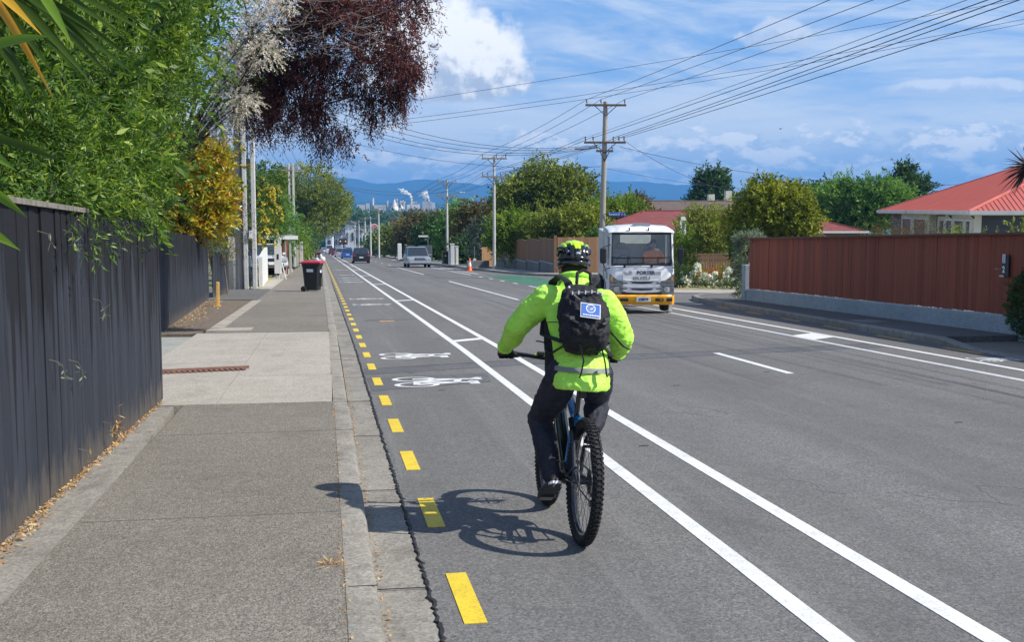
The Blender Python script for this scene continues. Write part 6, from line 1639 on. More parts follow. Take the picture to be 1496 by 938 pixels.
# grille slots, lights, bumper
for z, ww in ((.815, .60), (.64, .60)):
    m = MB(); m.prism([(-ww / 2, z + .022), (ww / 2, z + .022), (ww / 2 - .05, z - .014), (.0, z - .026), (-ww / 2 + .05, z - .014)], -.032, -.012, 'Y'); m.build('grille_slot', M['ink'], TR)
m = MB()
for z in (.90, .74, .60): m.prism([(-.47, z), (-.40, z - .03), (0, z - .045), (.40, z - .03), (.47, z), (.40, z - .015), (0, z - .02), (-.40, z - .015)], -.05, -.02, 'Y')
m.build('grille_bar', M['truck_white'], TR)
for s in (-1, 1):
    for z in (.80, .66): MB().box((s * .44, -.026, z), (.12, .02, .022)).build('grille_slot', M['ink'], TR)
tb('lower_grille', M['ink'], ((0, -.012, .535), (1.05, .05, .07)))
for s in (-1, 1):
    hl_ = MB().prism([(s * .50, .52), (s * .84, .50), (s * .845, 1.06), (s * .78, 1.00), (s * .62, .88), (s * .50, .86)], -.030, .08, 'Y').build('headlight', M['lamp_smoked'], TR)
    m = MB()
    m.lathe([(0, -.02), (.075, -.015), (.085, 0), (0, .01)], 14, 'Y', (s * .66, -.032, .64)); m.build('lens', M['chrome'], hl_, True)
    m = MB(); m.box((s * .68, -.034, .76), (.30, .01, .012)); m.box((s * .72, -.034, .85), (.22, .01, .012)); m.box((s * .60, -.034, .66), (.012, .01, .26)); m.build('trim', M['ink_grey'], hl_)
    MB().box((s * .79, -.034, .92), (.05, .012, .10)).build('indicator', M['lamp_amber'], hl_)
bmp = MB(); secs = []
for x_, k in ((-hw - .01, .12), (-hw + .06, .03), (-hw + .25, 0), (hw - .25, 0), (hw - .06, .03), (hw + .01, .12)):
    secs.append([(x_, -.06 + k, .24), (x_, -.09 + k, .30), (x_, -.09 + k, .46), (x_, -.05 + k, .505), (x_, .14, .505), (x_, .14, .24)])
bmp = bmp.loft(secs).build('bumper', M['truck_yellow'], TR, True)
for x_, w_ in ((-.46, .22), (.46, .22), (.72, .15)):
    MB().box((x_, -.088, .375), (w_, .02, .085), ch=.01).build('fog_lamp_recess', M['ink'], bmp)
MB().box((.50, -.10, .375), (.06, .01, .03)).build('fog_lamp', M['lamp_amber'], bmp)
pl = MB().box((.04, -.105, .385), (.37, .012, .135), ch=.006).build('number_plate', M['plate'], TR)
text_obj('lettering', 'JGM599', .098, M['ink'], pl, (.04, -.113, .385), (PI / 2, 0, 0), .78, bold=.002)
text_obj('lettering', 'PORTER', .135, M['ink'], TR, (.10, -.042, 1.075), (PI / 2, 0, 0), .95, bold=.004)
text_obj('lettering', 'HIRE', .105, simple('pale_grey_ink', (.5, .51, .52), .5), TR, (.425, -.042, 1.072), (PI / 2, 0, 0), .72)
text_obj('lettering', 'ISUZU', .125, M['ink_grey'], TR, (-.01, -.042, .925), (PI / 2, 0, 0), 1.3, bold=.006)
m = MB()   # swoosh emblem left of the name
def crescent(m, cx, cz, pts, w0):
    for (x0, z0), (x1, z1), wa, wb in pts:
        m.prism([(cx + x0, cz + z0 - wa), (cx + x1, cz + z1 - wb), (cx + x1, cz + z1 + wb), (cx + x0, cz + z0 + wa)], -.046, -.040, 'Y')
crescent(m, -.33, 1.08, [((-.13, .055), (-.10, .0), .004, .010), ((-.10, 0), (-.04, -.035), .010, .012), ((-.04, -.035), (.02, -.030), .012, .006), ((-.03, .0), (.01, .045), .006, .010), ((.01, .045), (.05, .03), .010, .010), ((.05, .03), (.085, -.035), .012, .006), ((.0, -.03), (.03, .01), .006, .012), ((.03, .01), (.045, -.03), .01, .006)], .01)
m.build('emblem', M['ink_grey'], TR)
# mirrors
for s in (-1, 1):
    k_ = tb('mirror', M['black_plastic'], ((s * (hw + .16), .02, 1.52), (.17, .08, .40)), ch=.035)
    MB().tube([(s * (hw - .03), .10, 1.20), (s * (hw + .10), .0, 1.17), (s * (hw + .16), .0, 1.32)], .014, 6).build('arm', M['black_plastic'], k_, True)
    MB().tube([(s * (hw - .05), .18, 1.80), (s * (hw + .16), .03, 1.74)], .012, 6).build('arm', M['black_plastic'], k_, True)
TR.scale = (.985, .955, .985)
wm = MB().lathe([(0, -.09), (.2, -.10), (.34, -.10), (.37, -.06), (.37, .06), (.34, .10), (.2, .10), (0, .09)], 24, 'X').mesh('wheel', M['rubber'], True)
for s in (-1, 1):
    for y_ in (.68, 3.9): inst('wheel', wm, TR, (s * (hw - .17), y_, .37))
tb('chassis', M['dark_metal'], ((-.35, 2.6, .55), (.1, 4.6, .18)), ((.35, 2.6, .55), (.1, 4.6, .18)), ((0, .68, .42), (1.3, .14, .14)), ((0, .25, .38), (1.2, .3, .2)))
tb('box_body', M['truck_white'], ((0, 3.05, 1.38), (w - .10, 2.5, 1.30)), ch=.02)
tb('body_front_rail', M['metal'], ((-hw - .0, 1.78, 1.5), (.03, .05, 1.5)), ((hw + .0, 1.78, 1.5), (.03, .05, 1.5)))
# ------------------------------------------------------------------ far town, mill, steam
def block(name, label, u, t_, w, d, h, mat, roof=None, rot=-.1, z=0., group=None, windows=0, cat='building', pitch=0):
    x, y, z0 = gx(u, t_)
    t = thing(name, label, cat, (x, y, z0 + z), rot, group)
    MB().box((0, 0, h / 2 - 2), (w, d, h + 4)).build('wall', mat, t)
    if pitch: MB().prism([(-w / 2 - .5, h), (w / 2 + .5, h), (0, h + pitch)], -d / 2 - .5, d / 2 + .5, 'Y').build('roof', roof or M['roof_grey'], t)
    else: MB().box((0, 0, h + .2), (w + .8, d + .8, .5)).build('roof', roof or M['roof_grey'], t)
    if windows:
        for k in range(windows):
            MB().box((-w / 2 + w * (k + .5) / windows, -d / 2 - .05, h * .55), (w / windows * .45, .2, h * .3)).build('window', M['glass_dark'], t)
    return t
def topz(v, t_, u): return at(u, v, t_).z - gx(u, t_)[2]
pm_ = simple('pale_wall', (.74, .74, .74), .7); gm_ = simple('grey_wall', (.34, .36, .40), .7); rm_ = simple('brick_red_wall', (.34, .10, .08), .7)
for (lab, u, t_, wpx, v, mat, wn, pt) in (('long white warehouse left of the round sign', 533, 390, 30, 333, pm_, 5, 0), ('tall pale block at the foot of the street', 512, 430, 14, 328, pm_, 2, 1.5), ('white gable building left of the street end', 503, 470, 10, 336, gm_, 2, 1.2), ('broad pale building behind the round sign', 552, 470, 34, 331, pm_, 5, 0),
        ('grey shed at the left of the street end', 494, 420, 10, 342, gm_, 2, 0), ('pale building just right of the round sign', 572, 420, 18, 336, pm_, 3, 0), ('brick red building above the roadside trees', 578, 640, 18, 320, rm_, 0, 1.6), ('long dark roofed shop with white front', 524, 350, 10, 338, gm_, 2, 1.0), ('small white house beneath the far green hill', 481, 520, 10, 344, pm_, 1, 1.5)):
    s = t_ / FPX
    block('town_building', lab, u, t_, wpx * s, wpx * s * 1.2, topz(v, t_, u), mat, None, -.12, windows=wn, group='town buildings at the foot of the street', pitch=pt)
x, y, _ = gx(546.5, 300); t = thing('round_sign', 'round red and white sign high on a pole above the shops', 'sign', (x, y, gz(x, y)))
hs = topz(332.5, 300, 546.5)
MB().tube([(0, 0, 0), (0, 0, hs)], .18, 8).build('post', M['pole_wood'], t)
MB().lathe([(0, -.2), (1.0, -.2), (1.0, .0), (0, 0)], 28, 'Y', (0, 0, hs)).build('disc', simple('sign_white', (.8, .78, .78), .5), t)
MB().lathe([(.55, -.26), (.80, -.26), (.80, -.2), (.55, -.2)], 28, 'Y', (0, 0, hs)).build('ring', M['red_plastic'], t)
MB().lathe([(0, -.24), (.45, -.24), (.45, -.2), (0, -.2)], 20, 'Y', (0, 0, hs)).build('centre', simple('sign_pink', (.6, .2, .25), .5), t)
# traffic signal like cluster and dark gantry at the street end
x, y, _ = gx(501, 330); t = thing('signal_gantry', 'dark signal cluster with lit lamps at the foot of the street', 'traffic signal', (x, y, gz(x, y)))
MB().tube([(0, 0, 0), (0, 0, 4)], .12, 6).build('post', M['dark_metal'], t); MB().box((0, 0, 3.2), (2.4, .4, 1.8), ch=.3).build('head', M['bark_dark'], t)
lm = bpy.data.materials.new('signal_lamp'); lm.use_nodes = True; b_ = lm.node_tree.nodes['Principled BSDF']; b_.inputs['Emission Color'].default_value = (1, .55, .25, 1); b_.inputs['Emission Strength'].default_value = .25; b_.inputs['Base Color'].default_value = (.8, .5, .3, 1)
for s in (-.9, .6): MB().ell((s, -.3, 3.2), .2, 8, 6).build('lamp', lm, t)
for i, (u, t_, sp, mt, n) in enumerate(((500, 620, [(500, 332, 22, 14), (525, 330, 22, 14), (478, 335, 20, 14)], 'dark', 900), (540, 760, [(540, 323, 26, 13), (565, 327, 20, 11), (515, 322, 18, 12)], 'mid', 900), (585, 820, [(590, 324, 22, 12), (612, 325, 20, 11)], 'dark', 800), (640, 900, [(645, 324, 22, 12), (668, 322, 22, 12)], 'dark', 800))):
    x, y, z0 = gx(u, t_); s = t_ / FPX; lob = []
    for (uu, vv, ru, rv) in sp:
        q = at(uu, vv, t_); lob.append((q.x - x, q.y - y, q.z - z0, ru * s, ru * s, rv * s)); lob.append((q.x - x, q.y - y, (q.z - z0) * .5, ru * s, ru * s, max(rv * s, (q.z - z0) * .5)))
    me = leaf_mesh('woodland', LEAF[mt], lob, n, per=8, tl=s * 9, ll=s * 4, lw=s * 2.6, seed=200 + i, droop=.0, up=.2, jitter=s * 2)
    o = inst('woodland', me, None, (x, y, z0)); tag(o, 'wooded slope above the town', None, None, 'stuff')
MT = 1250; s = MT / FPX
x, y, z0 = gx(600, MT); t = thing('mill', 'pale timber mill works with stacks steaming below the mountains', 'factory', (x, y, z0), -.1)
def mill_part(nm, u0, u1, vt, vb, mat, d=30, dy=0):
    a = (u0 - 600) * s; b = (u1 - 600) * s; zt = at(600, vt, MT).z - z0; zb = at(600, vb, MT).z - z0
    zt += 2.2; MB().box(((a + b) / 2, dy, (zt + zb) / 2), ((b - a) * 1.12, d, zt - zb)).build(nm, mat, t)
mw = simple('mill_white', (.62, .61, .60), .6); mg = simple('mill_grey', (.45, .45, .46), .6)
for nm, u0, u1, vt, vb, mat, dy in (('shed', 548, 564, 302.5, 312, mw, 0), ('shed', 573, 583, 300, 318, mg, 0), ('tower', 577, 580, 293, 318, mg, 10), ('silo', 585, 589, 296, 318, mw, 5), ('tower', 590, 592, 297, 310, mw, 0), ('main_hall', 596, 613, 302, 316, mw, 0), ('tower', 599.5, 601.5, 294, 305, mg, 5), ('boiler_house', 602, 608, 297, 304, mg, 8),
        ('hall', 618, 630, 297, 322, mg, 0), ('tower', 621, 624, 293.5, 300, mw, 5), ('tower', 631, 635, 299, 322, mw, 0), ('conveyor', 586, 618, 308, 309.5, mg, -20), ('tower', 611, 614, 300, 320, mg, 3), ('stack', 600.6, 602, 291, 300, mw, 0), ('stack', 625.5, 627, 292, 300, mw, 0), ('stack', 545, 546, 292, 312, mg, 0), ('stack', 566, 567, 296, 312, mg, 0), ('tank', 536, 541, 300, 310, mw, 0), ('shed', 524, 534, 302, 309, mw, 0)):
    mill_part(nm, u0, u1, vt, vb, mat, 18, dy)
sm = simple('chip_pile', (.66, .64, .60), .8)
MB().lathe([(5.5, 0), (.2, 13)], 14, c=((577 - 600) * s - 0, -10, at(600, 309, MT).z - z0)).build('chip_pile', sm, t, True)
MB().lathe([(4, 0), (.2, 7.5)], 14, c=((587 - 600) * s - 0, -10, at(600, 309, MT).z - z0)).build('chip_pile', sm, t, True)
steam = bpy.data.materials.new('steam'); steam.use_nodes = True; nt = steam.node_tree
b_ = nt.nodes['Principled BSDF']; b_.inputs['Base Color'].default_value = (.9, .9, .9, 1); b_.inputs['Roughness'].default_value = 1; b_.inputs['Specular IOR Level'].default_value = 0
tr_ = nt.nodes.new('ShaderNodeBsdfTranslucent'); tr_.inputs[0].default_value = (.9, .9, .9, 1); tp_ = nt.nodes.new('ShaderNodeBsdfTransparent')
m1 = nt.nodes.new('ShaderNodeMixShader'); m1.inputs[0].default_value = .5; m2 = nt.nodes.new('ShaderNodeMixShader')
lw_ = nt.nodes.new('ShaderNodeLayerWeight'); lw_.inputs[0].default_value = .35
nt.links.new(b_.outputs[0], m1.inputs[1]); nt.links.new(tr_.outputs[0], m1.inputs[2]); nt.links.new(lw_.outputs['Facing'], m2.inputs[0]); nt.links.new(m1.outputs[0], m2.inputs[1]); nt.links.new(tp_.outputs[0], m2.inputs[2]); nt.links.new(m2.outputs[0], nt.nodes['Material Output'].inputs[0])
g = random.Random(14)
for lab, path in (('long steam plume leaning left from the first mill stack', [(601, 291, 1.6), (600, 287, 2.2), (597, 284, 3.0), (593, 281, 3.4), (589, 279, 2.8), (585, 277, 1.8), (582, 276, 1.0)]), ('round steam plume over the second mill stack', [(626, 292, 2.2), (624, 288, 3.6), (620, 285, 4.2), (617, 284, 3.0), (613, 285, 1.6), (622, 281, 2.6)])):
    m = MB()
    for (u, v, r_) in path:
        for k in range(4):
            q = at(u + g.gauss(0, r_ * .4), v + g.gauss(0, r_ * .4), MT); m.ell((q.x, q.y + g.gauss(0, 2), q.z), (r_ * s * g.uniform(.5, .9),) * 3, 12, 8)
    o = m.build('steam_plume', steam, None, True); tag(o, lab, 'steam', None, None)
# ------------------------------------------------------------------ the cyclist
BX, BY = 1.448, 6.60
LEAN = R(3.4)
ROT = (-math.atan(SLOPE), LEAN, 0)
def soft(name, mb, mat, parent, voxel=.011, smooth=6, wr=None, loc=None, wr2=None):
    """one continuous skin grown over the collected shapes"""
    o = mb.build(name, mat, parent, smooth='all', loc=loc)
    r = o.modifiers.new('skin', 'REMESH'); r.mode = 'VOXEL'; r.voxel_size = voxel; r.use_smooth_shade = True
    s = o.modifiers.new('smooth', 'SMOOTH'); s.factor = .6; s.iterations = smooth
    for i, w_ in enumerate((wr, wr2)):
        if w_:
            tx = bpy.data.textures.new('folds', 'CLOUDS' if i == 0 else 'MUSGRAVE'); 
            tx.noise_scale = w_[0]
            if i == 0: tx.noise_depth = 2
            d = o.modifiers.new('folds', 'DISPLACE'); d.texture = tx; d.strength = w_[1]; d.mid_level = .5; d.texture_coords = 'LOCAL'
    return o
def freeze(o):
    """keep the grown skin as plain mesh"""
    dg = bpy.context.evaluated_depsgraph_get(); dg.update()
    me = bpy.data.meshes.new_from_object(o.evaluated_get(dg)); o.modifiers.clear(); o.data = me
    me.polygons.foreach_set('use_smooth', [True] * len(me.polygons))
    return o
def cap_chain(m, pts, n=12):
    """tapered limb through (point, radius)"""
    P = [Vector(p[:3]) for p in pts]; rr = [p[3] for p in pts]
    m.tube(P, rr, n)
    for p, r_ in zip(P, rr): m.ell(p, r_, n, 7)
def oval(c, rx, ry, tilt=0., n=20, sq=1.0):
    out = []
    for k in range(n):
        a = 2 * PI * k / n; ca, sa = math.cos(a), math.sin(a)
        x_ = rx * math.copysign(abs(ca) ** sq, ca); y_ = ry * math.copysign(abs(sa) ** sq, sa)
        out.append((c[0] + x_, c[1] + y_ * math.cos(tilt), c[2] - y_ * math.sin(tilt)))
    return out
skin = simple('skin', (.56, .30, .21), .55, scale=30, var=.08)
hair = simple('dark_grey_hair', (.035, .028, .024), .95, scale=60, var=.4, bump=.6)
def cloth(name, c0, c1, rough=.7, spec=.3, fine=260., trans=0.):
    t = NT(name); v = t.coords()
    n = t.noise(v, 9, 5, .6); f = t.noise(v, fine, 2, .5)
    t.L.new(t.ramp(n, [(.3, c0), (.7, c1)]), t.b.inputs['Base Color']); t.b.inputs['Roughness'].default_value = rough; t.b.inputs['Specular IOR Level'].default_value = spec
    wv = t.noise(t.coords((1, 1, 2.2)), 9, 4, .6, 1.4)
    t.bump(t.math('ADD', t.math('MULTIPLY', f, .05), wv), .55, .016)
    return t.m
neon = cloth('neon_green_cloth', (.42, .86, .075), (.53, .95, .14), .6)
navy = cloth('navy_trouser_cloth', (.018, .019, .030), (.034, .035, .052))
packm = cloth('black_pack_cloth', (.014, .014, .017), (.030, .030, .034), .75, .25)
blackc = cloth('black_cloth', (.010, .010, .013), (.02, .02, .024))
glovem = cloth('black_glove_cloth', (.010, .010, .012), (.022, .022, .026), .6)
reflect = simple('grey_reflective_tape', (.20, .21, .20), .6, 0, scale=40)
P = bpy.data.objects
person_loc = (BX, BY, gz(BX, BY))
# body: one continuous figure
shL, shR = Vector((-.185, .53, 1.42)), Vector((.178, .53, 1.41))
elL, elR = Vector((-.345, .62, 1.235)), Vector((.325, .58, 1.20))
wrL, wrR = Vector((-.385, .875, 1.075)), Vector((.385, .865, 1.070))
hipL, hipR = Vector((-.10, .27, .985)), Vector((.10, .27, .985))
knL, knR = Vector((-.175, .57, .66)), Vector((.205, .66, .80))
anL, anR = Vector((-.125, .37, .315)), Vector((.135, .40, .615))
hc = Vector((.008, .71, 1.630))
m = MB()
m.ell(hc + Vector((0, -.005, .035)), (.078, .096, .095), 20, 14)          # cranium
m.ell(hc + Vector((0, .035, -.035)), (.062, .070, .085), 16, 12)          # face
m.ell(hc + Vector((0, .06, -.10)), (.036, .036, .03), 12, 8)              # chin
m.prism([(hc.y + .09, hc.z + .01), (hc.y + .128, hc.z - .035), (hc.y + .09, hc.z - .045)], hc.x - .013, hc.x + .013, 'X')
for s in (-1, 1): m.ell(hc + Vector((s * .082, -.005, -.03)), (.012, .022, .034), 10, 8)
m.ell(hc + Vector((0, .098, -.068)), (.024, .010, .008), 10, 6)
cap_chain(m, [(hc.x, hc.y - .03, hc.z - .05, .056), (.004, .62, 1.53, .060), (0, .55, 1.46, .075)])
m.loft([oval((0, .24, .93), .145, .10), oval((0, .27, 1.05), .135, .095), oval((0, .38, 1.22), .150, .10), oval((0, .49, 1.38), .165, .10), oval((0, .55, 1.46), .12, .08)])
for a, b, c in ((shL, elL, wrL), (shR, elR, wrR)):
    cap_chain(m, [(*a, .055), (*b, .042), (*c, .028)])
    d = (c - b).normalized()
for a, b, c in ((hipL, knL, anL), (hipR, knR, anR)): cap_chain(m, [(*a, .082), (*b, .055), (*(b.lerp(c, .3)), .055), (*c, .036)])
for w_, s in ((wrL, -1), (wrR, 1)):
    m.ell(w_ + Vector((-s * .0, .045, -.022)), (.040, .045, .024), 12, 8)
PERSON = soft('person', m, skin, None, .010, 3); freeze(PERSON)
PERSON.location = person_loc; PERSON.rotation_euler = ROT
tag(PERSON, 'cyclist in a neon green jacket riding away down the cycle lane', 'person')
m = MB(); m.ell(hc + Vector((0, -.028, -.010)), (.079, .080, .080), 18, 12); cap_chain(m, [(hc.x, hc.y - .06, hc.z - .07, .05), (hc.x, hc.y - .055, hc.z - .10, .046)])
soft('hair', m, hair, PERSON, .009, 2, (.02, .008))
for s in (-1, 1): MB().ell(hc + Vector((s * .028, .098, -.01)), (.012, .008, .008), 10, 6).build('eye', M['ink_white'], PERSON, True)
# jacket
m = MB()
m.loft([oval((-.005, .19, .90), .172, .145), oval((-.005, .20, .94), .180, .150), oval((0, .24, 1.03), .170, .145), oval((0, .31, 1.13), .172, .14), oval((0, .40, 1.25), .190, .14), oval((0, .485, 1.36), .212, .135, .15), oval((0, .54, 1.44), .185, .12, .25), oval((.002, .585, 1.505), .115, .095, .35), oval((.004, .622, 1.566), .088, .082, .30)])
for a, b, c, s in ((shL, elL, wrL, -1), (shR, elR, wrR, 1)):
    mid = a.lerp(b, .5); f1 = b.lerp(c, .35); f2 = b.lerp(c, .75)
    cap_chain(m, [(*(a + Vector((-s * .03, 0, .0))), .098), (*a, .100), (*(mid + Vector((s * .012, 0, .008))), .089), (*(b + Vector((s * .005, -.01, 0))), .080), (*(f1 + Vector((0, 0, -.016))), .073), (*f2, .055), (*(c - (c - b).normalized() * .02), .042)], 14)
jk = soft('jacket', m, neon, PERSON, .009, 7, (.16, .014)); 
d2 = jk.modifiers.new('creases', 'DISPLACE'); tx = bpy.data.textures.new('creases', 'DISTORTED_NOISE'); tx.noise_scale = .055; tx.distortion = 1.5; d2.texture = tx; d2.strength = .006; d2.mid_level = .5; d2.texture_coords = 'LOCAL'
freeze(jk)
# rolled collar, cuffs, seams and tape
m = MB(); rr_ = [Vector(p) for p in oval((.004, .625, 1.566), .090, .086, .30, 24)]
m.tube(rr_ + [rr_[0], rr_[1]], .019, 8); m.build('collar', neon, jk, True)
for c, b in ((wrL, elL), (wrR, elR)):
    d = (c - b).normalized(); q = c - d * .018; u_ = d.orthogonal().normalized(); w_ = d.cross(u_); ring = [q + u_ * math.cos(a) * .043 + w_ * math.sin(a) * .043 for a in [k * PI / 8 for k in range(18)]]
    MB().tube(ring, .010, 6).build('cuff', neon, jk, True)
def band(z0, z1, off, nm, mat, a0=0, a1=2 * PI):
    m = MB(); n = 40; rings = []
    for z in (z0, z1):
        k = (z - .93) / .10
        rx, ry, cy = .180 + (.170 - .180) * k + off, .150 + (.145 - .150) * k + off, .20 + .04 * k
        rings.append([(rx * math.cos(a0 + (a1 - a0) * i / n), cy + ry * math.sin(a0 + (a1 - a0) * i / n), z) for i in range(n + 1)])
    v = rings[0] + rings[1] + [(x_ * .97, (y_ - .2) * .97 + .2, z) for x_, y_, z in rings[0]] + [(x_ * .97, (y_ - .24) * .97 + .24, z) for x_, y_, z in rings[1]]
    f = []; N_ = n + 1
    for i in range(n): f += [(i, i + 1, N_ + i + 1, N_ + i), (2 * N_ + i, 3 * N_ + i, 3 * N_ + i + 1, 2 * N_ + i + 1), (i, 2 * N_ + i, 2 * N_ + i + 1, i + 1), (N_ + i, N_ + i + 1, 3 * N_ + i + 1, 3 * N_ + i)]
    m.add(v, f); return m.build(nm, mat, jk, True)
band(1.008, 1.036, .0065, 'reflective_band', reflect)
MB().tube([(-.205, .385, 1.285), (-.19, .33, 1.29), (-.10, .275, 1.30), (.02, .26, 1.305)], .0032, 5).build('seam', M['ink'], jk)
MB().tube([(.205, .40, 1.285), (.19, .34, 1.29), (.10, .275, 1.30), (.02, .26, 1.305)], .0032, 5).build('seam', M['ink'], jk)
# dark vest hanging open on the left front
m = MB(); m.loft([oval((-.055, .36, .90), .135, .11), oval((-.060, .38, 1.02), .140, .12), oval((-.058, .45, 1.15), .145, .12), oval((-.04, .52, 1.28), .15, .11), oval((-.01, .56, 1.40), .15, .10)])
soft('vest', m, blackc, PERSON, .012, 5, (.09, .02))
# trousers
m = MB()
m.loft([oval((0, .25, .90), .155, .125), oval((0, .26, 1.0), .160, .13), oval((0, .28, 1.06), .14, .12)])
for a, b, c, s in ((hipL, knL, anL, -1), (hipR, knR, anR, 1)):
    k1 = b.lerp(c, .35); k2 = b.lerp(c, .75)
    cap_chain(m, [(*a, .112), (*(a.lerp(b, .5) + Vector((0, -.0, -.012))), .104), (*b, .086), (*(k1 + Vector((0, -.015, 0))), .083), (*(k2 + Vector((0, -.008, 0))), .067), (*(c + Vector((0, 0, .02))), .058)], 14)
tro = soft('trousers', m, navy, PERSON, .010, 4, (.12, .018))
d2 = tro.modifiers.new('creases', 'DISPLACE'); tx = bpy.data.textures.new('creases2', 'DISTORTED_NOISE'); tx.noise_scale = .05; tx.distortion = 1.4; d2.texture = tx; d2.strength = .006; d2.mid_level = .5; d2.texture_coords = 'LOCAL'
freeze(tro)
# shoes
def shoe(an, toe_dir, pitch, nm='shoe'):
    root = MB(); sole = MB(); col = MB()
    f = Vector(toe_dir).normalized(); f = (f + Vector((0, 0, pitch))).normalized(); sd = f.cross(Vector((0, 0, 1))).normalized(); up = sd.cross(f)
    M3 = Matrix((sd, f, up)).transposed()
    c = Vector(an) - up * .06
    L = [(-.075, .030, .040, .03), (-.04, .036, .052, .035), (.03, .038, .045, .03), (.10, .046, .032, .022), (.155, .042, .024, .016), (.185, .026, .018, .01)]
    root.loft([[c + M3 @ Vector((w_ * math.cos(a), y_, .0 + max(-.012, h * math.sin(a)) + .012)) for a in [k * PI / 8 for k in range(16)]] for y_, w_, h, _ in L])
    root.ell(c + up * .035 - f * .02, (.038, .045, .05), 12, 8)
    sole.loft([[c + M3 @ Vector((sx * (w_ + .004), y_, z_)) for sx, z_ in ((-1, -.022), (1, -.022), (1, .004), (-1, .004))] for y_, w_ in ((-.088, .020), (-.07, .034), (-.02, .036), (.04, .038), (.10, .047), (.155, .043), (.192, .024))])
    s_ = soft(nm, root, simple('black_shoe_leather', (.02, .02, .022), .6, scale=30, bump=.3), PERSON, .008, 3)
    sole.build('sole', simple('shoe_sole', (.05, .05, .052), .8), s_)
    MB().loft([[c + M3 @ Vector((sx * w_, y_, z_)) for sx, z_ in ((-1, .002), (1, .002), (1, .020), (-1, .020))] for y_, w_ in ((-.088, .022), (-.075, .036), (-.045, .038))]).build('heel_trim', M['ink_white'], s_)
    return c, M3
shoe(anL, (-.14, 1, 0), -.52)
shoe(anR, (.14, 1, 0), -.12)
# gloves: palm, four curled fingers, thumb round the grip
BARZ = 1.035; BARY = .93
def glove(s):
    g_ = MB(); wv = wrL if s < 0 else wrR; gc = Vector((s * .365, BARY, BARZ))
    palm = gc + Vector((0, -.020, .026))
    g_.ell(palm, (.046, .044, .022), 14, 8, Matrix.Rotation(-.35, 3, 'X'))
    cap_chain(g_, [(*wv, .034), (*(wv.lerp(palm, .6)), .032)], 12)
    for k, (dx, ln) in enumerate(((-.034, .9), (-.011, 1.05), (.012, 1.0), (.033, .82))):
        bx = gc.x + s * dx
        pts = [Vector((bx, BARY + .012, BARZ + .036)), Vector((bx, BARY + .036 * ln, BARZ + .026)), Vector((bx, BARY + .042 * ln, BARZ - .004)), Vector((bx, BARY + .022, BARZ - .027)), Vector((bx, BARY + .002, BARZ - .030))]
        g_.tube(pts, [.0115, .0112, .0105, .0098, .008], 8); [g_.ell(p_, .0108, 8, 6) for p_ in pts[:4]]
    th = [Vector((gc.x - s * .040, BARY - .022, BARZ + .020)), Vector((gc.x - s * .058, BARY - .008, BARZ - .004)), Vector((gc.x - s * .052, BARY + .016, BARZ - .024))]
    g_.tube(th, [.014, .012, .010], 8); [g_.ell(p_, .012, 8, 6) for p_ in th]
    return soft('glove', g_, glovem, PERSON, .006, 2)
glove(-1); glove(1)
# helmet: liner, ribs with vents between, yellow crown panels, rear cradle
HR = Matrix.Rotation(R(-10), 3, 'X'); ho = hc + Vector((.0, -.01, .050))
def hp(a, b, k=1.0, rx=.102, ry=.138, rz=.115):
    """point on the helmet: a longitude from +x, b latitude"""
    return ho + HR @ Vector((rx * k * math.cos(b) * math.cos(a), ry * k * math.cos(b) * math.sin(a), rz * k * math.sin(b)))
m = MB(); vs = []; fs = []; nu, nv = 28, 10
for kk in (1.0, .86):
    for j in range(nv + 1):
        b = -.42 + (PI / 2 + .42) * j / nv
        for i in range(nu): vs.append(hp(2 * PI * i / nu, b, kk * .93))
for s0 in (0, (nv + 1) * nu):
    for j in range(nv):
        for i in range(nu): fs.append((s0 + j * nu + i, s0 + j * nu + (i + 1) % nu, s0 + (j + 1) * nu + (i + 1) % nu, s0 + (j + 1) * nu + i))
for i in range(nu): fs.append((i, nu * (nv + 1) + i, nu * (nv + 1) + (i + 1) % nu, (i + 1) % nu))
m.add(vs, fs); HM = m.build('helmet', simple('helmet_black', (.012, .012, .014), .35, coat=.3), PERSON, True)
lime = simple('helmet_lime', (.50, .86, .02), .35, coat=.4); hb = simple('helmet_gloss_black', (.014, .014, .017), .18, coat=.6); hg = simple('helmet_silver', (.45, .47, .48), .3)
def rib(x0, b0, b1, w, mat, nm='shell_rib', k=1.06, th=.018, back=0.0):
    """front to back arch at side offset x0 (-1..1)"""
    pts = []
    for i in range(15):
        f = b0 + (b1 - b0) * i / 14            # angle over the head from front (0) to back (pi)
        sx = x0 * (1 - .25 * abs(math.cos(f)))
        yy = .134 * math.cos(f) * math.sqrt(max(0, 1 - (sx * .85) ** 2)); zz = .108 * math.sin(f) * math.sqrt(max(0, 1 - (sx * .85) ** 2))
        pts.append(ho + HR @ (Vector((sx * .100, yy, zz)) * k))
    ctr = ho
    vs = []; fs = []
    for i, p_ in enumerate(pts):
        n = (p_ - ctr).normalized(); t_ = (pts[min(14, i + 1)] - pts[max(0, i - 1)]).normalized(); s_ = t_.cross(n).normalized()
        ww = w * (.55 + .45 * math.sin(PI * i / 14))
        vs += [p_ - s_ * ww - n * .010, p_ - s_ * ww * .85 + n * th * .35, p_ + n * th * .6, p_ + s_ * ww * .85 + n * th * .35, p_ + s_ * ww - n * .010]
    for i in range(14):
        for j in range(4): fs.append((i * 5 + j, i * 5 + j + 1, i * 5 + 6 + j, i * 5 + 5 + j))
        fs.append((i * 5 + 4, i * 5, i * 5 + 5, i * 5 + 9))
    return MB().add(vs, fs).build(nm, mat, HM, True)
rib(0, .1, 2.72, .034, lime); rib(-.42, .1, 2.45, .019, lime); rib(.42, .1, 2.45, .019, lime); rib(0, 2.66, 3.35, .024, hb); rib(-.45, 2.2, 3.3, .017, hb); rib(.45, 2.2, 3.3, .017, hb)
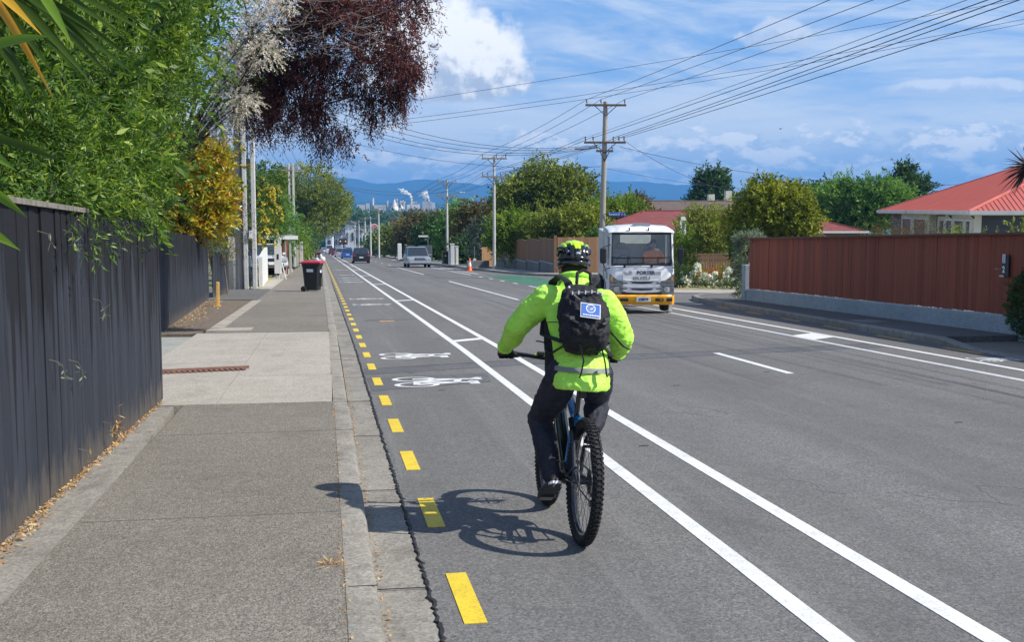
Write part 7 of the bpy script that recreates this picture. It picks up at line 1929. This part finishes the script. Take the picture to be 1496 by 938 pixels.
rib(-.80, .15, 3.0, .017, hb); rib(.80, .15, 2.5, .019, lime); rib(-.82, 1.2, 2.5, .019, lime, k=1.075); rib(.80, 2.25, 3.0, .017, hb); rib(-1.02, .4, 2.9, .014, hb); rib(1.02, .4, 2.9, .014, hb)
m = MB(); m.tube([hp(a, -.36, 1.02) for a in [PI * 2 * k / 36 for k in range(38)]], .013, 8, flat=1.2); m.build('rim', hb, HM, True)
m = MB(); m.tube([hp(a, -.08, 1.04) for a in [PI + PI * k / 18 for k in range(19)]], .010, 8); m.build('rear_bar', hg, HM, True) if False else m.build('rear_bar', hb, HM, True)
m = MB()
for a, b, r_ in ((PI * 1.5, .12, .018), (PI * 1.32, .25, .012), (PI * 1.68, .25, .012)): m.ell(hp(a, b, 1.07), (r_, .006, r_ * .6), 10, 6)
m.build('decal', hg, HM, True)
m = MB(); m.tube([hc + Vector((.07 * math.cos(a), -.03 + .085 * math.sin(a), -.045 - .012 * math.sin(a * 2))) for a in [PI + PI * k / 14 for k in range(15)]], .008, 6); m.box(hc + Vector((0, -.118, -.05)), (.05, .018, .028), ch=.004)
m.build('rear_cradle', M['black_plastic'], HM, True)
for s in (-1, 1): MB().tube([hp(0 if s > 0 else PI, -.22, 1.0), hc + Vector((s * .075, .03, -.06)), hc + Vector((s * .03, .05, -.125))], .005, 5).build('strap', M['black_plastic'], HM)
# ------------------------------------------------------------------ backpack
BP = thing('backpack', 'black backpack with a blue square badge worn by the cyclist', 'backpack', person_loc, ROT)
bc = Vector((-.020, .195, 1.345)); tl_ = math.atan2(.30, .36)
BR = Matrix.Rotation(-.60, 3, 'X')           # leans forward with the back
def bp(x_, y_, z_): return bc + BR @ Vector((x_, y_, z_))
m = MB()
secs = []
for z_, w_, d_, yo in ((-.235, .085, .05, .04), (-.215, .125, .085, .02), (-.15, .150, .105, .0), (-.05, .158, .115, -.005), (.05, .152, .108, .0), (.14, .132, .092, .012), (.20, .10, .07, .03), (.232, .06, .045, .045)):
    secs.append([bp(w_ * math.copysign(abs(math.cos(a)) ** .7, math.cos(a)), yo + d_ * math.copysign(abs(math.sin(a)) ** .75, math.sin(a)), z_) for a in [k * 2 * PI / 24 for k in range(24)]])
m.loft(secs); pk = soft('main_bag', m, packm, BP, .008, 4, (.06, .022))
d2 = pk.modifiers.new('creases', 'DISPLACE'); tx = bpy.data.textures.new('creases3', 'DISTORTED_NOISE'); tx.noise_scale = .08; tx.distortion = 1.6; d2.texture = tx; d2.strength = .010; d2.mid_level = .5; d2.texture_coords = 'LOCAL'
freeze(pk)
m = MB(); secs = []
for z_, w_, d_, yo in ((-.20, .07, .03, -.085), (-.17, .10, .05, -.085), (-.08, .11, .06, -.09), (.02, .105, .055, -.085), (.10, .095, .04, -.075), (.125, .08, .02, -.06)):
    secs.append([bp(w_ * math.cos(a), yo + d_ * math.sin(a), z_) for a in [k * 2 * PI / 20 for k in range(20)]])
m.loft(secs); pk2 = soft('front_pocket', m, packm, BP, .008, 3, (.05, .022))
d2 = pk2.modifiers.new('creases', 'DISPLACE'); d2.texture = tx; d2.strength = .014; d2.mid_level = .5; d2.texture_coords = 'LOCAL'; freeze(pk2)
def webs(nm, pts, w=.018, th=.004, mat=None, parent=BP, up=None):
    return MB().tube(pts, w, 8, flat=th / w, up=up).build(nm, mat or M['black_plastic'], parent, True)
# badge
def bpl(nm, cx, cz, w_, h_, y_, mat, th=.004, parent=BP): 
    m = MB(); m.box((0, 0, 0), (w_, th, h_)); o = m.build(nm, mat, parent); o.matrix_local = Matrix.Translation(bp(cx, y_, cz)) @ (BR @ Matrix.Rotation(-.0, 3, 'X')).to_4x4() @ Matrix.Rotation(.10, 4, 'Y'); return o
bd_ = bpl('badge', .005, -.062, .120, .100, -.160, M['ink_white'])
bl = MB().box((0, -.003, 0), (.110, .004, .088)).build('field', simple('badge_blue', (.02, .12, .45), .5, var=.03), bd_)
n = 22; ro, ri = .029, .0245; m = MB()
for k in range(n):
    a, b = 2 * PI * k / n, 2 * PI * (k + 1) / n
    m.add([(r_ * math.cos(q), y_, .012 + r_ * math.sin(q)) for y_ in (-.0062, -.0045) for r_, q in ((ro, a), (ro, b), (ri, b), (ri, a))], [(0, 1, 2, 3), (4, 7, 6, 5), (0, 4, 5, 1), (2, 6, 7, 3)])
m.tube([(-.026, -.0058, .014), (-.010, -.0058, .020), (.006, -.0058, .008), (.022, -.0058, .002)], .0022, 5); m.tube([(-.022, -.0058, .003), (-.006, -.0058, .002), (.008, -.0058, .016), (.024, -.0058, .022)], .0022, 5); m.tube([(.004, -.0058, .022), (.010, -.0058, .010), (.004, -.0058, -.002)], .0018, 5)
m.build('emblem', M['ink_white'], bl)
m = MB(); g = random.Random(3); x_ = -.046
while x_ < .05:
    w_ = g.uniform(.004, .008); m.box((x_ + w_ / 2, -.0055, -.034 + g.uniform(-.001, .001)), (w_, .002, .008)); x_ += w_ + .003
m.build('small_print', M['ink_white'], bl)
# bungee cord with pale beads, buckles, straps, loop handle
m = MB(); pts = [bp(-.085, -.115, .085), bp(-.05, -.13, .082), bp(-.01, -.135, .083), (bp(.03, -.133, .090)), bp(.07, -.12, .098), bp(.10, -.10, .10)]
m.tube(pts, .0035, 6); m.tube([bp(-.085, -.115, .085), bp(-.065, -.14, .04), bp(-.05, -.15, .02)], .0035, 6); m.build('bungee_cord', M['ink_grey'], BP, True)
for p_ in pts: MB().box(p_ + Vector((0, -.006, 0)), (.006, .008, .022)).build('bead', M['ink_white'], BP)
MB().ell(bp(-.098, -.10, .135), .008, 8, 6).build('bead', M['ink_white'], BP)
for s in (-1, 1):
    webs('side_strap', [bp(s * .125, -.10, -.06), bp(s * .11, -.135, -.11), bp(s * .07, -.145, -.14)], .013); MB().box(bp(s * .105, -.135, -.105), (.035, .018, .03), BR, .004).build('buckle', M['black_plastic'], BP)
    # shoulder straps over the top and round under the arms
    webs('shoulder_strap', [bp(s * .06, .03, .21), Vector((s * .085, .40, 1.545)), Vector((s * .115, .50, 1.572)), Vector((s * .135, .60, 1.535)), Vector((s * .145, .68, 1.44)), Vector((s * .160, .66, 1.30)), Vector((s * .195, .50, 1.20)), bp(s * .13, .03, -.17)], .030, .010, packm, BP, up=(0, .3, 1))
    webs('waist_strap', [bp(s * .11, .02, -.19), Vector((s * .19, .28, 1.10)), Vector((s * .20, .38, 1.12))], .015)
MB().tube([Vector((-.045, .315, 1.535)), Vector((-.040, .335, 1.600)), Vector((.0, .345, 1.618)), Vector((.040, .335, 1.600)), Vector((.045, .315, 1.535))], .011, 8).build('loop_handle', packm, BP, True)
webs('loose_strap', [bp(-.05, -.05, -.23), Vector((-.045, .0, 1.09)), Vector((-.05, .02, 1.02)), Vector((-.06, .02, .985))], .010)
webs('loose_strap', [bp(.08, -.05, -.22), Vector((.085, .01, 1.09)), Vector((.10, .0, 1.00)), Vector((.125, .02, 1.02)), Vector((.12, .06, 1.10))], .013)
webs('loose_strap', [Vector((-.20, .42, 1.155)), Vector((-.245, .40, 1.165)), Vector((-.262, .40, 1.165))], .012)
webs('loose_strap', [bp(.155, 0, -.10), Vector((.24, .20, 1.17)), Vector((.285, .22, 1.150))], .011)
# ------------------------------------------------------------------ mountain bike
BK = thing('mountain_bike', 'blue and black mountain bike with fat knobbly tyres', 'bicycle', person_loc, ROT)
blue = simple('blue_frame_paint', (.012, .20, .50), .28, .1, .04, 4, coat=.5)
WR = .340; WB = 1.10; HUBZ = .372
tyre = MB(); n1, n2 = 56, 12
for i in range(n1):
    a = 2 * PI * i / n1
    for j in range(n2):
        b = 2 * PI * j / n2; r_ = WR + .030 * math.cos(b); tyre.v.append((.031 * math.sin(b), r_ * math.cos(a), r_ * math.sin(a)))
for i in range(n1):
    for j in range(n2): tyre.f.append((i * n2 + j, ((i + 1) % n1) * n2 + j, ((i + 1) % n1) * n2 + (j + 1) % n2, i * n2 + (j + 1) % n2)); tyre.m.append(0)
tyre_me = tyre.mesh('tyre', M['rubber'], True)
kn = MB(); N_ = 76
for i in range(N_):
    for (b, w_, h_, l_, ofs) in ((.0, .020, .010, .016, 0), (.62, .013, .011, .016, .5), (-.62, .013, .011, .016, .5), (1.05, .011, .009, .014, 0), (-1.05, .011, .009, .014, 0)):
        if b == 0 and i % 2: w2 = .030
        else: w2 = w_
        a = 2 * PI * (i + ofs) / N_; r_ = WR + .033 * math.cos(b)
        c = Vector((.034 * math.sin(b), r_ * math.cos(a), r_ * math.sin(a)))
        rot = Matrix.Rotation(a - PI / 2, 3, 'X') @ Matrix.Rotation(b, 3, 'Y')
        kn.box(c, (w2, l_, h_), rot)
kn_me = kn.mesh('knobs', M['rubber'], False, fix=False)
rim_me = MB().lathe([(.300, -.013), (.318, -.016), (.318, .016), (.300, .013), (.292, 0), (.300, -.013)], 48, 'X').mesh('rim', M['black_gloss'], True)
sp_me = MB()
for i in range(32):
    a = 2 * PI * i / 32; s = -1 if i % 2 else 1; a2 = a + (.45 if i % 4 < 2 else -.45)
    sp_me.tube([(s * .030, .028 * math.cos(a2), .028 * math.sin(a2)), (0, .296 * math.cos(a), .296 * math.sin(a))], .0013, 4, cap=False)
sp_me = sp_me.mesh('spokes', M['dark_metal'], True, fix=False)
hub_me = MB().lathe([(.0, -.075), (.012, -.072), (.016, -.05), (.030, -.032), (.018, -.02), (.018, .02), (.030, .032), (.016, .05), (.012, .072), (0, .075)], 14, 'X').mesh('hub', M['dark_metal'], True)
rot_me = MB().lathe([(.075, -.047), (.090, -.047), (.090, -.050), (.075, -.050)], 28, 'X').box((-.0485, 0, 0), (.003, .15, .014)).box((-.0485, 0, 0), (.003, .014, .15)).mesh('disc_rotor', M['metal'], True, fix=False)
for y_ in (0, WB):
    W_ = bpy.data.objects.new('wheel', None); link(W_, BK); W_.location = (0, y_, HUBZ); W_.empty_display_size = .1
    for nm, me in (('tyre', tyre_me), ('tyre_knobs', kn_me), ('rim', rim_me), ('spokes', sp_me), ('hub', hub_me), ('disc_rotor', rot_me)): inst(nm, me, W_)
BB = Vector((0, .44, .345)); ST = Vector((0, .32, .72)); HTt = Vector((0, .865, .93)); HTb = Vector((0, .93, .78))
MB().tube([ST + Vector((0, 0, -.03)), Vector((0, .55, .80)), HTt + Vector((0, -.01, -.04))], [.026, .030, .034], 12, flat=.8).build('top_tube', blue, BK, True)
MB().tube([BB + Vector((0, .04, .02)), Vector((0, .72, .58)), HTb + Vector((0, -.01, .02))], [.045, .044, .036], 12).build('down_tube', M['black_gloss'], BK, True)
MB().tube([BB, ST], [.036, .030], 12).build('seat_tube', blue, BK, True)
MB().tube([HTb, HTt], .028, 12).build('head_tube', blue, BK, True)
MB().tube([ST - Vector((0, 0, .03)), Vector((0, .262, .90))], .0160, 12).build('seat_post', M['black_gloss'], BK, True)
MB().lathe([(0, -.065), (.06, -.06), (.075, -.03), (.075, .03), (.06, .06), (0, .065)], 18, 'X', BB).build('motor', M['black_plastic'], BK, True)
for s in (-1, 1):
    m = MB(); m.tube([(s * .060, .0, HUBZ), (s * .055, .25, .345), (s * .040, .38, .36)], [.014, .016, .020], 8); m.tube([(s * .062, .0, HUBZ), (s * .058, .12, .62), (s * .035, .30, .70)], [.012, .016, .018], 8)
    m.build('rear_stay', M['black_gloss'] if s < 0 else M['black_gloss'], BK, True)
MB().tube([(0, .16, .70), (0, .27, .71)], .022, 8).build('rocker', blue, BK, True)
MB().tube([(0, .34, .60), (0, .42, .45)], .026, 10).build('shock', M['dark_metal'], BK, True)
m = MB(); secs = []
for y_, w_, h_ in ((.13, .050, .018), (.17, .072, .026), (.22, .066, .024), (.28, .035, .020), (.36, .020, .016), (.42, .012, .010)):
    secs.append([(w_ * math.cos(a), y_, .925 + h_ * math.sin(a) * (1 if math.sin(a) > 0 else .7)) for a in [k * PI / 8 for k in range(16)]])
m.loft(secs); m.build('saddle', M['black_plastic'], BK, True)
m = MB(); [m.tube([(s * .02, .15, .905), (s * .018, .30, .890), (s * .01, .38, .912)], .004, 6) for s in (-1, 1)]; m.build('saddle_rails', M['metal'], BK)
MB().lathe([(0, 0), (.022, .0), (.024, .012), (0, .014)], 12, 'Y', (.0, .155, .868)).build('rear_light', M['black_plastic'], BK, True)
FK = Vector((0, .945, .74))
m = MB(); m.box(FK + Vector((0, .012, .0)), (.15, .06, .05), ch=.015); [m.tube([(s * .062, .955, .74), (s * .062, 1.045, .50)], .019, 10) for s in (-1, 1)]; m.build('fork_crown', M['black_gloss'], BK, True)
m = MB(); [m.tube([(s * .062, 1.02, .56), (s * .060, 1.085, .40), (s * .058, WB, HUBZ)], [.026, .024, .014], 10) for s in (-1, 1)]; m.tube([(-.062, 1.05, .60), (-.05, 1.08, .735), (.05, 1.08, .735), (.062, 1.05, .60)], .012, 8); m.build('fork_lower', M['black_gloss'], BK, True)
m = MB(); m.tube([HTt, HTt + Vector((0, -.02, .06))], .02, 10); m.tube([HTt + Vector((0, -.015, .05)), Vector((0, .905, 1.015))], .021, 10); m.build('stem', M['black_gloss'], BK, True)
MB().tube([(-.40, BARY - .005, BARZ), (-.28, BARY + .012, BARZ), (-.12, .912, 1.018), (0, .908, 1.015), (.12, .912, 1.018), (.28, BARY + .012, BARZ), (.40, BARY - .005, BARZ)], .0145, 10).build('handlebar', M['black_gloss'], BK, True)
for s in (-1, 1):
    MB().tube([(s * .29, BARY + .009, BARZ), (s * .415, BARY - .007, BARZ)], .0185, 10).build('grip', M['rubber'], BK, True)
    lv = MB().tube([(s * .255, BARY + .02, BARZ - .005), (s * .27, BARY + .055, BARZ - .02), (s * .33, BARY + .062, BARZ - .028), (s * .385, BARY + .055, BARZ - .034)], [.010, .008, .007, .006], 8).build('brake_lever', M['dark_metal'], BK, True)
    MB().box((s * .235, BARY + .016, BARZ - .006), (.045, .03, .03), ch=.006).build('shifter', M['black_plastic'], BK)
    MB().tube([(s * .22, BARY + .03, BARZ - .01), (s * .12, 1.0, 1.03), (s * .03, 1.0, .95), (s * .02, .95, .85)], .0035, 5).build('cable', M['black_plastic'], BK, True)
MB().box((-.13, .915, 1.045), (.05, .035, .028), ch=.006).build('display', M['black_plastic'], BK)
MB().ell((-.16, .918, 1.035), (.016, .012, .010), 8, 6).build('bell', simple('lime_bell', (.55, .8, .05), .4), BK, True)
# cranks, pedals, drive
for s, pz in ((-1, -.165), (1, .165)):
    MB().tube([BB + Vector((s * .075, 0, 0)), BB + Vector((s * .088, .0, pz))], [.016, .012], 8).build('crank', M['black_gloss'], BK, True)
    pd_ = BB + Vector((s * .135, .0, pz)); MB().box(pd_, (.09, .095, .016), Matrix.Rotation(-.42 if s < 0 else -.1, 3, 'X'), .004).build('pedal', M['dark_metal'], BK)
cr = MB().lathe([(.055, .048), (.080, .048), (.080, .051), (.055, .051)], 30, 'X', BB).build('chainring', M['metal'], BK)
cs = MB()
for k in range(6): cs.lathe([(.0, .030 + k * .005), (.075 - k * .008, .030 + k * .005), (.075 - k * .008, .032 + k * .005), (0, .032 + k * .005)], 24, 'X', (0, 0, HUBZ))
cs.build('cassette', M['metal'], BK)
m = MB(); m.tube([(.050, .0, HUBZ + .05), (.050, .44, .345 + .078)], .005, 5); m.tube([(.052, .03, .24), (.050, .44, .345 - .078)], .005, 5); m.build('chain', M['dark_metal'], BK)
m = MB(); m.box((.065, .005, .285), (.02, .03, .10), Matrix.Rotation(.3, 3, 'X'), .004); m.lathe([(0, -.006), (.022, -.006), (.022, .006), (0, .006)], 12, 'X', (.052, .03, .235)); m.lathe([(0, -.006), (.022, -.006), (.022, .006), (0, .006)], 12, 'X', (.052, .01, .30)); m.build('derailleur', M['dark_metal'], BK)
MB().box((-.050, .06, .435), (.03, .06, .045), Matrix.Rotation(.5, 3, 'X'), .006).build('brake_caliper', M['metal'], BK)
MB().tube([(-.055, .07, .46), (-.075, .10, .40), (-.07, .25, .37), (-.05, .40, .42)], .0035, 5).build('brake_hose', M['black_plastic'], BK, True)
# ------------------------------------------------------------------ passenger in the truck
m = MB(); o3 = Vector((.40, .84, 1.12))
m.loft([oval(o3 + Vector((0, .0, 0)), .17, .12), oval(o3 + Vector((0, .03, .2)), .17, .12), oval(o3 + Vector((0, .05, .40)), .20, .11), oval(o3 + Vector((0, .05, .48)), .10, .08)])
m.ell(o3 + Vector((-.01, 0, .66)), (.078, .09, .115), 14, 10); cap_chain(m, [(*(o3 + Vector((0, .03, .46))), .05), (*(o3 + Vector((0, .01, .58))), .05)])
m.ell(o3 + Vector((-.01, -.095, .65)), (.014, .02, .022), 8, 6)
hx = [(o3 + Vector((-.19, .03, .40)), o3 + Vector((-.26, -.12, .20)), o3 + Vector((-.12, -.34, .24))), (o3 + Vector((.19, .03, .40)), o3 + Vector((.25, -.12, .2)), o3 + Vector((.10, -.34, .20)))]
for a, b, c in hx:
    cap_chain(m, [(*a, .05), (*b, .042), (*c, .03)], 10); m.ell(c + Vector((0, -.05, 0)), (.04, .05, .022), 10, 6)
    for k in range(4): m.tube([c + Vector((-.03 + k * .02, -.08, 0)), c + Vector((-.03 + k * .02, -.115, -.008)), c + Vector((-.03 + k * .02, -.13, -.03))], [.009, .008, .007], 6)
    m.tube([c + Vector((.035, -.03, 0)), c + Vector((.055, -.06, .01))], [.011, .009], 6)
for s in (-.09, .09): cap_chain(m, [(*(o3 + Vector((s, -.02, 0))), .085), (*(o3 + Vector((s, -.42, .03))), .06), (*(o3 + Vector((s, -.46, -.25))), .05)], 10)
PS = soft('person', m, skin, None, .014, 3); freeze(PS); PS.location = TR.location; PS.rotation_euler = TR.rotation_euler; PS.scale = TR.scale
tag(PS, 'person in an orange vest sitting behind the truck windscreen', 'person')
m = MB(); m.loft([oval(o3 + Vector((0, .0, -.02)), .195, .145), oval(o3 + Vector((0, .03, .2)), .19, .14), oval(o3 + Vector((0, .05, .38)), .215, .13), oval(o3 + Vector((0, .05, .49)), .12, .095)])
for a, b, c in hx: cap_chain(m, [(*a, .072), (*b, .062), (*(b.lerp(c, .55)), .052)], 10)
soft('vest', m, simple('bright_orange_vest', (1.0, .26, .04), .8, var=.05), PS, .014, 3, (.08, .02))
m = MB(); m.ell(o3 + Vector((-.01, .012, .69)), (.088, .10, .10), 14, 10); soft('hair', m, hair, PS, .014, 2)
m = MB(); m.box(o3 + Vector((.02, -.40, .10)), (.22, .10, .16), ch=.02); ob = m.build('paper_bag', M['ink_white'], None, loc=TR.location); ob.rotation_euler = TR.rotation_euler; ob.scale = TR.scale; tag(ob, 'white bundle on the lap behind the truck windscreen', 'bundle')
# small bird in the sky
bpos = at(1140, 188, 90); m = MB(); m.ell((0, 0, 0), (.10, .22, .09), 10, 8); m.ell((0, .2, .04), (.06, .07, .06), 8, 6)
m.add([(0, .05, .03), (.34, -.02, .14), (.42, -.12, .12), (0, -.12, .02)], [(0, 1, 2, 3)]); m.add([(0, .05, .03), (-.34, -.02, .14), (-.42, -.12, .12), (0, -.12, .02)], [(3, 2, 1, 0)]); m.add([(-.05, -.18, 0), (.05, -.18, 0), (.07, -.34, .02), (-.07, -.34, .02)], [(0, 1, 2, 3)])
o = m.build('bird', M['black_plastic'], None, True, loc=bpos); o.scale = (.5, .5, .5); tag(o, 'small dark bird flying above the right hand trees', 'bird')
